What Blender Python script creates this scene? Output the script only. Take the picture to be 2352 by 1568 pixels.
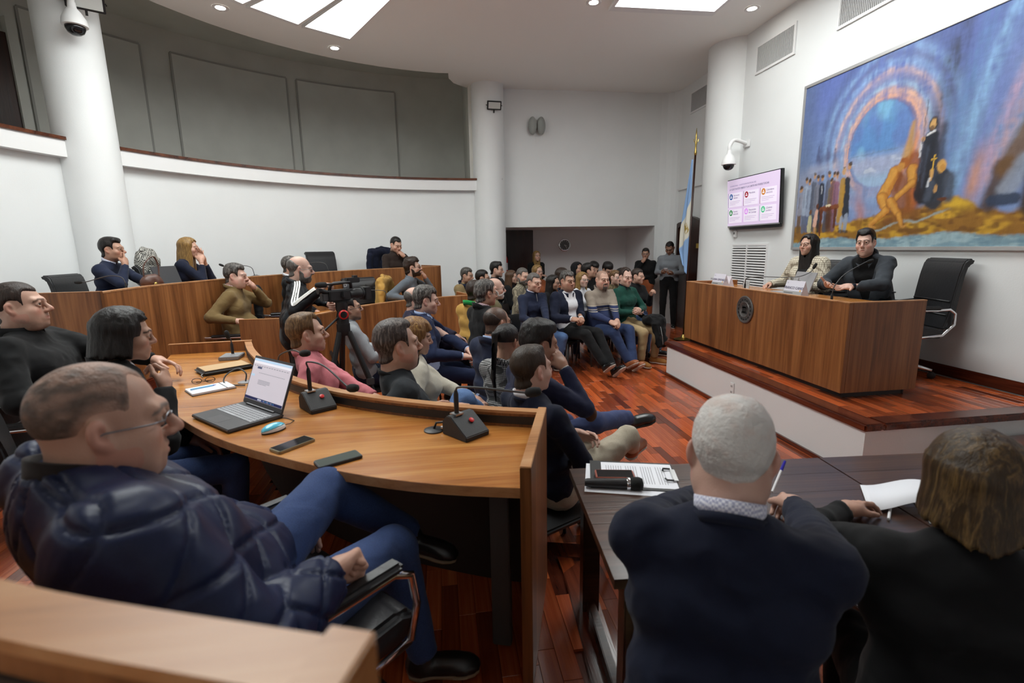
import bpy, bmesh, math, random
import numpy as np
from math import hypot
from mathutils import Vector, Matrix
for _o in list(bpy.data.objects): bpy.data.objects.remove(_o)
SC = bpy.context.scene; COL = SC.collection
random.seed(7); RNG = np.random.default_rng(7)
# ---------------------------------------------------------------- camera
_yaw, _pit, _rol = math.radians(7.9), math.radians(10.8), math.radians(1.0)
_f = Vector((math.sin(_yaw)*math.cos(_pit), math.cos(_yaw)*math.cos(_pit), -math.sin(_pit)))
_r = Vector((math.cos(_yaw), -math.sin(_yaw), 0)); _u = _r.cross(_f)
_R = math.cos(_rol)*_r - math.sin(_rol)*_u; _U = math.cos(_rol)*_u + math.sin(_rol)*_r
_cam = bpy.data.cameras.new('camera'); CAM = bpy.data.objects.new('camera', _cam); COL.objects.link(CAM)
_m = Matrix((_R, _U, -_f)).transposed().to_4x4(); _m.translation = (0, 0, 1.65); CAM.matrix_world = _m
_cam.sensor_width = 36; _cam.lens = 36*1134/2352; _cam.clip_start = 0.05
SC.camera = CAM
_cam.dof.use_dof = True; _cam.dof.focus_distance = 4.6; _cam.dof.aperture_fstop = 3.2
# ---------------------------------------------------------------- light and exposure
W = bpy.data.worlds.new('world'); SC.world = W; W.use_nodes = True
W.node_tree.nodes['Background'].inputs[0].default_value = (.9, .95, 1, 1)
W.node_tree.nodes['Background'].inputs[1].default_value = .05
PANEL_POWER = 8.8; DOWN_POWER = 45.0
SC.view_settings.view_transform = 'Standard'; SC.view_settings.look = 'None'
SC.view_settings.gamma = 1; SC.view_settings.use_curve_mapping = False
SC.view_settings.exposure = 0.0
# ---------------------------------------------------------------- materials
MATS = {}
def srgb(c):
    if isinstance(c, str): c = tuple(int(c[i:i+2], 16)/255 for i in (0, 2, 4))
    return tuple(((v/12.92) if v <= .04045 else ((v+.055)/1.055)**2.4) for v in c)
def nodes(name):
    m = bpy.data.materials.new(name); m.use_nodes = True; nt = m.node_tree
    return m, nt, nt.nodes['Principled BSDF']
def N(nt, t, **k):
    n = nt.nodes.new(t)
    for a, b in k.items():
        if a.startswith('i_'):
            n.inputs[a[2:].replace('_', ' ')].default_value = b
        else: setattr(n, a, b)
    return n
def ramp(nt, stops, interp='LINEAR'):
    n = nt.nodes.new('ShaderNodeValToRGB'); n.color_ramp.interpolation = interp
    e = n.color_ramp.elements
    while len(e) > 1: e.remove(e[-1])
    e[0].position = stops[0][0]; e[0].color = (*stops[0][1], 1)
    for p, c in stops[1:]:
        x = e.new(p); x.color = (*c, 1)
    return n
def bump(nt, src, dist, strength=1.0):
    b = nt.nodes.new('ShaderNodeBump'); b.inputs['Strength'].default_value = strength
    b.inputs['Distance'].default_value = dist; nt.links.new(src, b.inputs['Height'])
    return b.outputs[0]
def mapped(nt, scale=(1, 1, 1), kind='Object', rot=(0, 0, 0)):
    tc = nt.nodes.new('ShaderNodeTexCoord'); mp = nt.nodes.new('ShaderNodeMapping')
    mp.inputs['Scale'].default_value = scale; mp.inputs['Rotation'].default_value = rot
    nt.links.new(tc.outputs[kind], mp.inputs[0]); return mp.outputs[0]
def plain(name, c, rough=.5, metal=0, noise=0, nscale=8, bumpd=0, bscale=60, coat=0, spec=None, trans=0):
    if name in MATS: return MATS[name]
    m, nt, b = nodes(name); col = srgb(c) if isinstance(c, str) else c
    b.inputs['Base Color'].default_value = (*col, 1); b.inputs['Roughness'].default_value = rough
    b.inputs['Metallic'].default_value = metal; b.inputs['Coat Weight'].default_value = coat
    if spec is not None: b.inputs['Specular IOR Level'].default_value = spec
    if trans: b.inputs['Transmission Weight'].default_value = trans
    if noise:
        n = N(nt, 'ShaderNodeTexNoise', i_Scale=nscale, i_Detail=5.0); nt.links.new(mapped(nt), n.inputs[0])
        r = ramp(nt, [(.3, tuple(v*(1-noise) for v in col)), (.7, tuple(min(1, v*(1+noise)) for v in col))])
        nt.links.new(n.outputs[0], r.inputs[0]); nt.links.new(r.outputs[0], b.inputs['Base Color'])
    if bumpd:
        n = N(nt, 'ShaderNodeTexNoise', i_Scale=bscale, i_Detail=6.0); nt.links.new(mapped(nt), n.inputs[0])
        nt.links.new(bump(nt, n.outputs[0], bumpd), b.inputs['Normal'])
    MATS[name] = m; return m
def wood(name, dark, mid, light, axis=2, rough=.32, fine=1.0, rnd=False, coat=0.0, stretch=.06):
    if name in MATS: return MATS[name]
    m, nt, b = nodes(name); sc = [9*fine, 9*fine, 9*fine]; sc[axis] *= stretch
    v = mapped(nt, tuple(sc))
    n1 = N(nt, 'ShaderNodeTexNoise', i_Scale=1.0, i_Detail=8.0, i_Roughness=.62, i_Distortion=.7); nt.links.new(v, n1.inputs[0])
    sc2 = [70*fine]*3; sc2[axis] *= .03
    n2 = N(nt, 'ShaderNodeTexNoise', i_Scale=1.0, i_Detail=4.0); nt.links.new(mapped(nt, tuple(sc2)), n2.inputs[0])
    mx = N(nt, 'ShaderNodeMath', operation='MULTIPLY_ADD'); mx.inputs[1].default_value = .35
    nt.links.new(n2.outputs[0], mx.inputs[0]); nt.links.new(n1.outputs[0], mx.inputs[2])
    r = ramp(nt, [(.42, srgb(dark)), (.62, srgb(mid)), (.86, srgb(light))]); nt.links.new(mx.outputs[0], r.inputs[0])
    out = r.outputs[0]
    if rnd:
        oi = nt.nodes.new('ShaderNodeObjectInfo') if rnd == 'obj' else N(nt, 'ShaderNodeAttribute', attribute_name='rnd')
        val = oi.outputs['Random'] if rnd == 'obj' else oi.outputs['Fac']
        rr = ramp(nt, [(0, (.30, .26, .24)), (.12, (.62, .55, .5)), (.5, (1, 1, 1)), (.85, (1.35, 1.3, 1.25)), (1, (1.6, 1.65, 1.6))])
        nt.links.new(val, rr.inputs[0])
        mm = N(nt, 'ShaderNodeMixRGB', blend_type='MULTIPLY'); mm.inputs[0].default_value = 1
        nt.links.new(out, mm.inputs[1]); nt.links.new(rr.outputs[0], mm.inputs[2]); out = mm.outputs[0]
    nt.links.new(out, b.inputs['Base Color'])
    b.inputs['Roughness'].default_value = rough; b.inputs['Coat Weight'].default_value = coat; b.inputs['Coat Roughness'].default_value = .12
    nt.links.new(bump(nt, n2.outputs[0], .0006), b.inputs['Normal'])
    MATS[name] = m; return m
def emit(name, c, s):
    if name in MATS: return MATS[name]
    m, nt, b = nodes(name); col = srgb(c)
    b.inputs['Base Color'].default_value = (*col, 1); b.inputs['Emission Color'].default_value = (*col, 1)
    b.inputs['Emission Strength'].default_value = s; b.inputs['Roughness'].default_value = .4
    MATS[name] = m; return m
WHITE = plain('white_paint', (.78, .795, .795), .6, noise=.02, nscale=1.5, bumpd=.0006, bscale=90)
WHITE2 = plain('white_trim', (.80, .80, .80), .45)
CEIL = plain('ceiling_paint', (.90, .90, .875), .75)
GREY = plain('gallery_grey', (.60, .60, .555), .7, noise=.06, nscale=2)
GREYL = plain('gallery_groove', (.36, .355, .33), .8)
RECESS = plain('recess_grey', (.80, .81, .82), .7)
DARKWOOD = wood('dark_door_wood', '1a0d09', '2c1610', '40221a', 2, .3)
RAILWOOD = wood('rail_wood', '2a130c', '4a2414', '6a3a22', 0, .25, coat=.3)
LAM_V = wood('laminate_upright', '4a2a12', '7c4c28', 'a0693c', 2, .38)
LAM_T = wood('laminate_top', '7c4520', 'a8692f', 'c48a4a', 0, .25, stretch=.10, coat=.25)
LAM_E = wood('laminate_edge', '8a5a36', 'b07c50', 'c2946a', 0, .35)
FLOORO = wood('plank_wood', '6c2c16', '964422', 'b46236', 1, .22, rnd='obj', coat=.35)
FLOORA = wood('plank_wood_far', '6c2c16', '964422', 'b46236', 1, .22, rnd='attr', coat=.35)
NOSING = wood('nosing_wood', '2c120b', '4c2014', '6e3420', 1, .2, coat=.5)
TABLEWOOD = wood('table_dark_wood', '1a0d08', '341d14', '523426', 0, .30, coat=.18, stretch=.04)
BLACK = plain('black_plastic', (.012, .012, .013), .45)
BLACKG = plain('black_gloss', (.008, .008, .01), .12)
LEATHER = plain('black_leather', (.016, .016, .018), .38, bumpd=.0012, bscale=45)
CHROME = plain('chrome', (.75, .75, .77), .12, 1)
STEEL = plain('brushed_steel', (.5, .5, .5), .35, 1)
BRASS = plain('brass', (.55, .40, .12), .28, 1)
DGREY = plain('dark_grey_plastic', (.05, .05, .052), .5)
MGREY = plain('mid_grey_plastic', (.28, .28, .29), .5)
PAPER = plain('white_paper', (.82, .83, .88), .7)
REDP = plain('red_plastic', (.6, .02, .02), .35)
GLASS = plain('clear_glass', (.95, .97, .97), .03, trans=.95)
# ---------------------------------------------------------------- mesh helpers
class MB:
    def __init__(s): s.v = []; s.f = []; s.m = []
    def add(s, v, f, mi=0):
        o = len(s.v); s.v += [tuple(map(float, p)) for p in v]; s.f += [tuple(i+o for i in q) for q in f]; s.m += [mi]*len(f); return s
    def box(s, x0, x1, y0, y1, z0, z1, mi=0, M=None):
        v = [Vector((x, y, z)) for z in (z0, z1) for y in (y0, y1) for x in (x0, x1)]
        if M is not None: v = [M @ p for p in v]
        return s.add(v, [(0, 2, 3, 1), (4, 5, 7, 6), (0, 1, 5, 4), (2, 6, 7, 3), (0, 4, 6, 2), (1, 3, 7, 5)], mi)
    def prism(s, pts, z0, z1, mi=0, M=None):
        a = sum(pts[i][0]*pts[(i+1) % len(pts)][1]-pts[(i+1) % len(pts)][0]*pts[i][1] for i in range(len(pts)))
        if a < 0: pts = pts[::-1]
        n = len(pts); v = [Vector((p[0], p[1], z)) for z in (z0, z1) for p in pts]
        if M is not None: v = [M @ p for p in v]
        return s.add(v, [tuple(range(n))[::-1], tuple(range(n, 2*n))]+[(i, (i+1) % n, n+(i+1) % n, n+i) for i in range(n)], mi)
    def lathe(s, prof, n=20, mi=0, M=None, cap=True):
        v = []; f = []
        for r, z in prof:
            for k in range(n):
                a = 2*math.pi*k/n; v.append(Vector((r*math.cos(a), r*math.sin(a), z)))
        for j in range(len(prof)-1):
            for k in range(n):
                f.append((j*n+k, j*n+(k+1) % n, (j+1)*n+(k+1) % n, (j+1)*n+k))
        if cap: f += [tuple(range(n))[::-1], tuple(range((len(prof)-1)*n, len(prof)*n))]
        if M is not None: v = [M @ p for p in v]
        return s.add(v, f, mi)
    def tube(s, pts, r, n=8, mi=0, flat=1.0):
        pts = [Vector(p) for p in pts]; rs = r if isinstance(r, (list, tuple)) else [r]*len(pts)
        v = []; f = []; up = Vector((0, 0, 1)); t0 = (pts[1]-pts[0]).normalized()
        if abs(t0.dot(up)) > .95: up = Vector((1, 0, 0))
        a = (up-t0*up.dot(t0)).normalized()
        for i, p in enumerate(pts):
            t = ((pts[min(i+1, len(pts)-1)]-pts[max(i-1, 0)])).normalized()
            a = (a-t*a.dot(t)).normalized(); b = t.cross(a)
            for k in range(n):
                w = 2*math.pi*k/n; v.append(p+a*math.cos(w)*rs[i]*flat+b*math.sin(w)*rs[i])
        for j in range(len(pts)-1):
            for k in range(n): f.append((j*n+k, j*n+(k+1) % n, (j+1)*n+(k+1) % n, (j+1)*n+k))
        f += [tuple(range(n))[::-1], tuple(range((len(pts)-1)*n, len(pts)*n))]
        return s.add(v, f, mi)
    def band(s, inner, outer, z0, z1, mi=0):
        """wall/slab between two matching polylines"""
        n = len(inner); v = [(p[0], p[1], z) for z in (z0, z1) for q in (inner, outer) for p in q]; f = []
        for i in range(n-1):
            a, b, c, d = i, i+1, n+i, n+i+1
            f += [(a, c, d, b), (2*n+a, 2*n+b, 2*n+d, 2*n+c), (a, b, 2*n+b, 2*n+a), (d, c, 2*n+c, 2*n+d)]
        f += [(0, 2*n, 3*n, n), (n-1, 2*n-1, 4*n-1, 3*n-1)]
        return s.add(v, f, mi)
    def sphere(s, c, r, n=12, mi=0, sc=(1, 1, 1), M=None):
        pr = [(math.sin(math.pi*i/n)*r, -math.cos(math.pi*i/n)*r) for i in range(n+1)]; pr[0] = (1e-4*r, -r); pr[-1] = (1e-4*r, r)
        T = Matrix.Translation(c) @ Matrix.Diagonal((*sc, 1))
        if M is not None: T = M @ T
        return s.lathe(pr, max(8, n), mi, T)
    def build(s, name, mats, parent=None, smooth=False, bevel=0, loc=None, fix=True, seg=2):
        me = bpy.data.meshes.new(name); me.from_pydata(s.v, [], s.f)
        if not isinstance(mats, (list, tuple)): mats = [mats]
        for m in mats: me.materials.append(m)
        if len(mats) > 1: me.polygons.foreach_set('material_index', s.m)
        if fix or bevel:
            bm = bmesh.new(); bm.from_mesh(me); bmesh.ops.recalc_face_normals(bm, faces=bm.faces)
            if bevel: bmesh.ops.bevel(bm, geom=list(bm.edges), offset=bevel, segments=seg, affect='EDGES', clamp_overlap=True)
            bm.to_mesh(me); bm.free()
        if smooth == 'auto':
            me.polygons.foreach_set('use_smooth', [True]*len(me.polygons))
            try: me.set_sharp_from_angle(angle=math.radians(35))
            except Exception: pass
        elif smooth: me.polygons.foreach_set('use_smooth', [True]*len(me.polygons))
        me.update()
        return link(name, me, parent, loc)
def link(name, me, parent=None, loc=None):
    o = bpy.data.objects.new(name, me); COL.objects.link(o)
    if parent is not None: o.parent = parent
    if loc is not None: o.location = loc
    return o
def empty(name, loc=(0, 0, 0), rz=0):
    o = bpy.data.objects.new(name, None); COL.objects.link(o); o.location = loc; o.rotation_euler = (0, 0, rz)
    o.empty_display_size = .1; return o
def tag(o, label, cat, group=None):
    o['label'] = label; o['category'] = cat
    if group: o['group'] = group
    return o
def struct(o, label, cat=None):
    o['kind'] = 'structure'; o['label'] = label
    o['category'] = cat or o.name.split('_')[0].split('.')[0]; return o
def thing(name, label, cat, loc=(0, 0, 0), rz=0, group=None): return tag(empty(name, loc, rz), label, cat, group)
def copy_tree(o, parent=None):
    c = o.copy(); COL.objects.link(c); c.parent = parent
    for ch in list(o.children): copy_tree(ch, c)
    return c
def smooth_line(pts, n=8, closed=False):
    P = [np.array(p, float) for p in pts]; out = []
    for i in range(len(P)-1):
        a = P[i-1] if i else 2*P[0]-P[1]; b, c = P[i], P[i+1]; d = P[i+2] if i+2 < len(P) else 2*P[-1]-P[-2]
        for k in range(n):
            t = k/n; out.append(.5*((2*b)+(c-a)*t+(2*a-5*b+4*c-d)*t*t+(3*b-a-3*c+d)*t**3))
    out.append(P[-1]); return [tuple(p) for p in out]
def offset_line(pts, d):
    P = np.array(pts)[:, :2]; t = np.gradient(P, axis=0); t /= np.linalg.norm(t, axis=1)[:, None]
    return [tuple(p) for p in P+d*np.c_[-t[:, 1], t[:, 0]]]
def text_mesh(name, s, size, mat, parent, M, align='LEFT', ext=.0004):
    cu = bpy.data.curves.new(name, 'FONT'); cu.body = s; cu.size = size; cu.align_x = align; cu.extrude = ext; cu.resolution_u = 2
    o = bpy.data.objects.new(name, cu); COL.objects.link(o)
    me = bpy.data.meshes.new_from_object(o.evaluated_get(bpy.context.evaluated_depsgraph_get()))
    bpy.data.objects.remove(o); bpy.data.curves.remove(cu)
    me.materials.clear(); me.materials.append(mat); me.name = name
    r = link(name, me, parent); r.matrix_local = M; return r
C0 = (0.68, 4.62)
def arc(r, a0, a1, n=48, c=C0): return [(c[0]+r*math.cos(math.radians(a0+(a1-a0)*i/n)), c[1]+r*math.sin(math.radians(a0+(a1-a0)*i/n))) for i in range(n+1)]
# ---------------------------------------------------------------- room shell
XW, XB, YF, YN, ZC = 4.52, 4.78, 10.0, -1.4, 4.6
fl = struct(MB().prism([(-6, YN-.3), (5.2, YN-.3), (5.2, 12.4), (-6, 12.4)], -.08, -.012).build('floor', NOSING), 'reddish hardwood strip floor of the council chamber', 'floor')
# parquet planks: 7 cm strips running away from the camera
def plank_field(parent, x0, x1, y0, y1, z, keep, clip=None, seed=1, W=.07, t=.012):
    rg = random.Random(seed); objs = []; rest = MB(); rr = []
    protos = {}
    for i in range(int((x1-x0)/W+.01)):
        y = y0-rg.random()*.45
        while y < y1:
            L = rg.choice((.30, .38, .46, .54)); a, b = max(y, y0), min(y+L, y1); y += L
            if b-a < .03: continue
            cx, cy = x0+(i+.5)*W, (a+b)/2
            if clip and not clip(cx, cy): continue
            objs.append((cx, cy, b-a))
    objs.sort(key=lambda q: -keep(q[0], q[1]))
    for k, (cx, cy, L) in enumerate(objs):
        if keep(cx, cy) > 0 and k < 300:
            key = round(L, 2)
            if key not in protos:
                l2 = key/2-.0007; w2 = W/2-.0006; e = .0009
                mb = MB(); vs = [(-w2, -l2, -t), (w2, -l2, -t), (w2, l2, -t), (-w2, l2, -t), (-w2, -l2, -e), (w2, -l2, -e), (w2, l2, -e), (-w2, l2, -e),
                                 (-w2+e, -l2+e, 0), (w2-e, -l2+e, 0), (w2-e, l2-e, 0), (-w2+e, l2-e, 0)]
                fs = [(0, 1, 5, 4), (1, 2, 6, 5), (2, 3, 7, 6), (3, 0, 4, 7), (4, 5, 9, 8), (5, 6, 10, 9), (6, 7, 11, 10), (7, 4, 8, 11), (8, 9, 10, 11)]
                me = bpy.data.meshes.new('plank'); me.from_pydata(vs, [], fs); me.materials.append(FLOORO); protos[key] = me
            link('plank', protos[key], parent, (cx, cy, z))
        else:
            rest.box(cx-W/2+.0006, cx+W/2-.0006, cy-L/2+.0007, cy+L/2-.0007, z-t, z); rr += [rg.random()]*6
    if rest.v:
        o = rest.build('planks', FLOORA, parent, fix=False); o['kind'] = 'stuff'
        at = o.data.attributes.new('rnd', 'FLOAT', 'FACE'); at.data.foreach_set('value', rr)
def keep_main(x, y):
    if 1.0 < x < 2.85 and 2.2 < y < 7.0: return 10-abs(x-2.2)-.8*abs(y-4)
    return 0
plank_field(fl, -1.48, 4.82, .6, 11.7, 0, keep_main, clip=lambda x, y: not (x > 2.85 and 2.9 < y < 5.8) and (x > .3 or hypot(x-.68, y-4.65) < 2.75), seed=3)
# walls
def wall(name, label, mb, m=WHITE, **k): return struct(mb.build(name, m, **k), label, 'wall')
wall('wall_right', 'long white wall carrying the big mural', MB().box(XW, XW+.3, YN, 7.35, 0, ZC))
wall('wall_door', 'white side wall with the arched dark door, behind the flag', MB().box(XB, XB+.3, 7.3, YF-.25, 0, ZC))
wall('wall_near', 'white wall behind the photographer', MB().box(-5.5, XW+.3, YN-.3, YN, 0, 5.3))
mb = MB().box(1.1, 4.42, YF, YF+.25, 2.04, ZC).box(4.42, 5.1, YF, YF+.25, 0, ZC)
mb.prism([(XB, YF-.28), (XB-.02, YF-.2), (XB-.08, YF-.1), (XB-.18, YF-.03), (XB-.3, YF), (XB-.3, YF+.1), (XB+.1, YF+.1), (XB+.1, YF-.28)], 0, ZC)
wall('wall_far', 'far white wall above the recessed seating area', mb)
mb = MB().box(.85, 4.9, 11.6, 11.8, 0, 2.2)
wall('wall_recess', 'grey back wall of the recess under the far wall', mb, RECESS)
wall('wall_recess_side', 'grey end wall at the right of the recess', MB().box(4.42, 4.6, YF+.25, 11.6, 0, 2.04), RECESS)
wall('wall_recess_end', 'end wall at the left of the recess', MB().box(.85, 1.0, YF+.05, 11.8, 0, 2.2), RECESS)
struct(MB().box(.6, 4.6, YF+.25, 11.8, 2.04, 2.12).build('ceiling_recess', RECESS), 'low ceiling of the recess', 'ceiling')
d = struct(empty('door_1', (1.72, 11.6, 0)), 'tall dark wooden door in the recess, beside the fire extinguisher', 'door')
MB().box(-.42, .42, -.05, 0, 0, 2.03).build('door_leaf', DARKWOOD, d, bevel=.006)
for zz in ((.2, .9), (1.05, 1.9)): MB().box(-.3, .3, -.065, -.045, *zz).build('panel', DARKWOOD, d, bevel=.008)
d = struct(empty('door_2', (XB, 9.06, 0)), 'dark wooden door with an arched top behind the flag pole', 'door')
aw = [(-.52, 0), (-.52, 2.05), (-.46, 2.07), (-.3, 2.09), (-.15, 2.14), (0, 2.17), (.15, 2.14), (.3, 2.09), (.46, 2.07), (.52, 2.05), (.52, 0)]
Mx = Matrix(((0, 0, 1, 0), (1, 0, 0, 0), (0, 1, 0, 0), (0, 0, 0, 1)))
MB().prism([(p[0]*.9, p[1]*.965) for p in aw], -.05, -.005, M=Mx).build('door_leaf', DARKWOOD, d)
ow = aw; iw = [(p[0]*.88, p[1]*.96) for p in aw]
mb = MB()
for i in range(len(ow)-1): mb.prism([ow[i], ow[i+1], iw[i+1], iw[i]], -.08, -.002, M=Mx)
mb.build('door_frame', DARKWOOD, d)
# round columns
def column(name, x, y, r, label, z1=ZC, z0=0):
    mb = MB().lathe([(r, z0), (r, z1)], 64)
    return struct(mb.build(name, WHITE, loc=(x, y, 0), smooth='auto'), label, 'column')
column('column_far', .98, 9.85, .30, 'round white column at the left end of the far wall')
column('column_left', -4.03, 6.72, .30, 'round white column on the left carrying a dome camera', 5.4)
column('column_door', 4.66, 7.68, .44, 'half round white column between the screen and the flag')
# curved wall under the gallery, parapet, rail
ai, ao = arc(5.19, 84, 276, 90), arc(5.37, 84, 276, 90)
wall('wall_curved', 'curved white wall under the gallery', MB().band(ai, ao, 0, 2.8), smooth='auto')
pr = struct(empty('parapet_gallery'), 'curved white gallery parapet with a dark wooden rail', 'parapet')
MB().band(arc(5.08, 84, 276, 90), arc(5.42, 84, 276, 90), 2.72, 2.9).build('parapet_band', WHITE2, pr, smooth='auto')
MB().band(arc(5.06, 84, 276, 90), arc(5.36, 84, 276, 90), 2.9, 2.935).build('hand_rail', RAILWOOD, pr, smooth='auto')
struct(MB().band(arc(5.3, 84, 276, 60), arc(7.3, 84, 276, 60), 2.3, 2.4).build('floor_gallery', GREY), 'gallery floor behind the parapet', 'floor')
wall('wall_gallery', 'dark grey curved back wall of the gallery', MB().band(arc(7.2, 80, 276, 80), arc(7.4, 80, 276, 80), 2.3, 5.5), GREY, smooth='auto')
struct(MB().band(arc(4.62, 80, 276, 80), arc(7.4, 80, 276, 80), 5.3, 5.4).build('ceiling_gallery', GREY), 'dark ceiling over the gallery', 'ceiling')
wall('wall_gallery_end', 'dark grey end wall of the gallery by the far column', MB().box(.62, .75, 9.85, 12.2, 2.4, 5.4), GREY)
for a0, a1 in ((119.3, 134.5), (102.2, 117.8), (138, 149.8)):
    g = MB().band(arc(7.17, a0, a1, 20), arc(7.2, a0, a1, 20), 2.45, 4.95).build('trim_1', GREY, smooth='auto')
    struct(g, 'flat panel on the dark grey gallery wall', 'panel')
    for q in (a0, a1):
        h = MB().band(arc(7.165, q-.12, q+.12, 2), arc(7.19, q-.12, q+.12, 2), 2.45, 4.95).build('groove', GREYL, g)
    MB().band(arc(7.165, a0, a1, 20), arc(7.19, a0, a1, 20), 4.94, 4.97).build('groove', GREYL, g)
d3 = struct(MB().band(arc(7.12, 151.2, 156.5, 8), arc(7.19, 151.2, 156.5, 8), 2.41, 4.55).build('door_3', DARKWOOD, smooth='auto'), 'dark wooden door of the gallery at the left edge', 'door')
for q in (150.9, 156.8): MB().band(arc(7.08, q-.45, q+.45, 2), arc(7.19, q-.45, q+.45, 2), 2.41, 4.75).build('door_frame', GREY, d3)
# ceiling: slab with an arc edge over the hall
edge = arc(4.66, 97.5, 263, 70)
poly = [(.26, 9.24), (.27, 9.5), (.36, 9.75), (.55, 9.95), (.8, 10.1), (1.0, 10.3), (5.1, 10.3), (5.1, YN-.3), (.2, YN-.3)]+[p for p in edge[::-1]]
mb = MB().prism(poly, ZC, ZC+.7)
ce = struct(mb.build('ceiling', CEIL), 'flat white ceiling with a curved edge towards the gallery', 'ceiling')
# luminous ceiling panels and downlights
PANEL = emit('light_panel', 'fafffd', PANEL_POWER)
def light_panel(poly, label):
    t = thing('ceiling_light_panel', label, 'ceiling light', (0, 0, 0), group='bright ceiling light panels')
    c = np.mean(poly, axis=0); inner = [tuple(c+(np.array(p)-c)*.965) for p in poly]; outer = [tuple(c+(np.array(p)-c)*1.03) for p in poly]
    MB().prism(inner, ZC-.008, ZC-.002).build('diffuser', PANEL, t)
    n = len(poly); fb = MB()
    for i in range(n): fb.prism([inner[i], inner[(i+1) % n], outer[(i+1) % n], outer[i]], ZC-.035, ZC-.001)
    fb.build('frame', WHITE2, t)
def wedge(a0, a1, r0=1.7, r1=3.75): return [(C0[0]+r*math.cos(math.radians(a)), C0[1]+r*math.sin(math.radians(a))) for r, a in ((r0, a0), (r1, a0), (r1, a1), (r0, a1))]
for k, a in enumerate((119.2, 130.2, 141.2, 152.2, 163.2, 174.2, 185.2, 196.2, 207.2, 218.2, 229.2)):
    light_panel(wedge(a, a+9.8), 'radial luminous ceiling panel, nearest the curved gallery edge' if k == 0 else
                ('radial luminous ceiling panel left of the one nearest the downlight' if k == 1 else 'radial luminous ceiling panel of the fan above the hall'))
light_panel([(2.25, 6.62), (3.62, 6.62), (3.62, 2.9), (2.25, 2.9)], 'rectangular luminous ceiling panel above the dais')
DOWN = emit('downlight_glow', 'fff8ec', DOWN_POWER)
for x, y, l in ((-2.55, 7.15, 'round recessed downlight near the left ceiling edge'), (-1.43, 8.3, 'round recessed downlight below the radial light panels'),
             (2.0, 6.55, 'round recessed downlight left of the rectangular ceiling panel'), (4.08, 6.5, 'round recessed downlight right of the rectangular ceiling panel, near the mural wall')):
    t = thing('downlight', l, 'ceiling light', (x, y, ZC), group='recessed downlights')
    mb = MB(); prof = [(.055, -.004), (.085, -.012), (.095, -.004), (.095, -.001)]
    mb.lathe(prof, 28, cap=False).build('rim', WHITE2, t, smooth=True)
    MB().lathe([(.056, -.006), (.056, -.002)], 24).build('lens', DOWN, t)
# ---------------------------------------------------------------- tiers, dais
def mir(pts): return [(p[0], 9.3-p[1]) for p in pts]
FR = smooth_line([(.40, 1.98), (.14, 2.08), (-.26, 2.29), (-.60, 2.54), (-.90, 2.88), (-1.12, 3.24), (-1.33, 3.64), (-1.49, 4.02)], 6)
FI = smooth_line([(.235, 1.43), (-.05, 1.51), (-.30, 1.62), (-.54, 1.77), (-.83, 1.98), (-1.04, 2.17), (-1.27, 2.43), (-1.42, 2.66), (-1.70, 3.14), (-1.88, 3.48), (-2.05, 3.98)], 6)
T1, T2 = .16, .54
st = arc(5.19, 92, 268, 60)
tb = [(.62, 2.09), (.1, 2.25), (-.4, 2.5), (-.8, 2.9), (-1.1, 3.4), (-1.32, 4.0), (-1.36, 4.65), (-1.32, 5.3), (-1.1, 5.9), (-.8, 6.4), (-.4, 6.8), (.1, 7.05), (.62, 7.21)]
p1 = [(.60, 2.05)]+smooth_line(tb, 4)+[(.45, 8.4), (.3, 9.75)]+st[4:-4]+[(.38, -.5), (.45, 1.0)]
t1 = struct(MB().prism(p1[1:], 0, T1-.012).build('floor_tier', NOSING), 'low first tier under the front row of council desks', 'floor')
def in_poly(x, y, P):
    c = False; j = len(P)-1
    for i in range(len(P)):
        if (P[i][1] > y) != (P[j][1] > y) and x < (P[j][0]-P[i][0])*(y-P[i][1])/(P[j][1]-P[i][1])+P[i][0]: c = not c
        j = i
    return c
plank_field(t1, -4.4, .6, -.3, 9.6, T1, lambda x, y: (5 if (-.4 < x < .6 and .7 < y < 2.1) else 0),
            clip=lambda x, y: in_poly(x+.06, y, p1[1:]) and hypot(x-C0[0], y-C0[1]) < 4.0, seed=5)
ns = smooth_line(tb, 5)
struct(MB().band(offset_line(ns, .0), offset_line(ns, -.11), T1-.05, T1+.006).build('trim_2', NOSING), 'dark glossy wooden nosing along the edge of the first tier', 'step edge')
struct(MB().prism([(.63, 2.1), (.50, 2.0), (.40, .7), (.51, .7)], T1-.05, T1+.006).build('trim_3', NOSING, bevel=.004), 'dark glossy wooden nosing at the end of the first tier beside the table', 'step edge')
BK = smooth_line([(-2.66, 4.3), (-2.68, 4.9), (-2.55, 5.6), (-2.3, 6.3), (-1.9, 7.0), (-1.35, 7.6), (-.7, 8.15), (-.03, 8.6)], 6)
p2 = [(-3.2, 4.2), (-2.62, 4.2)]+offset_line(BK, -.03)+[(-.0, 9.7)]+arc(5.19, 98, 176, 30)
struct(MB().prism(p2, 0, T2).build('floor_tier_back', NOSING), 'raised back tier under the last row of council desks', 'floor')
struct(MB().prism([(-.05, .36), (-.5, .5), (-1.2, .9), (-2.0, 1.6), (-2.5, 2.4), (-2.7, 3.3), (-2.7, 3.9), (-3.3, 3.9)]+arc(5.19, 190, 262, 24)+[(.1, -.4)], 0, T2).build('floor_tier_near', NOSING), 'raised back tier on the photographer side', 'floor')
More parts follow.
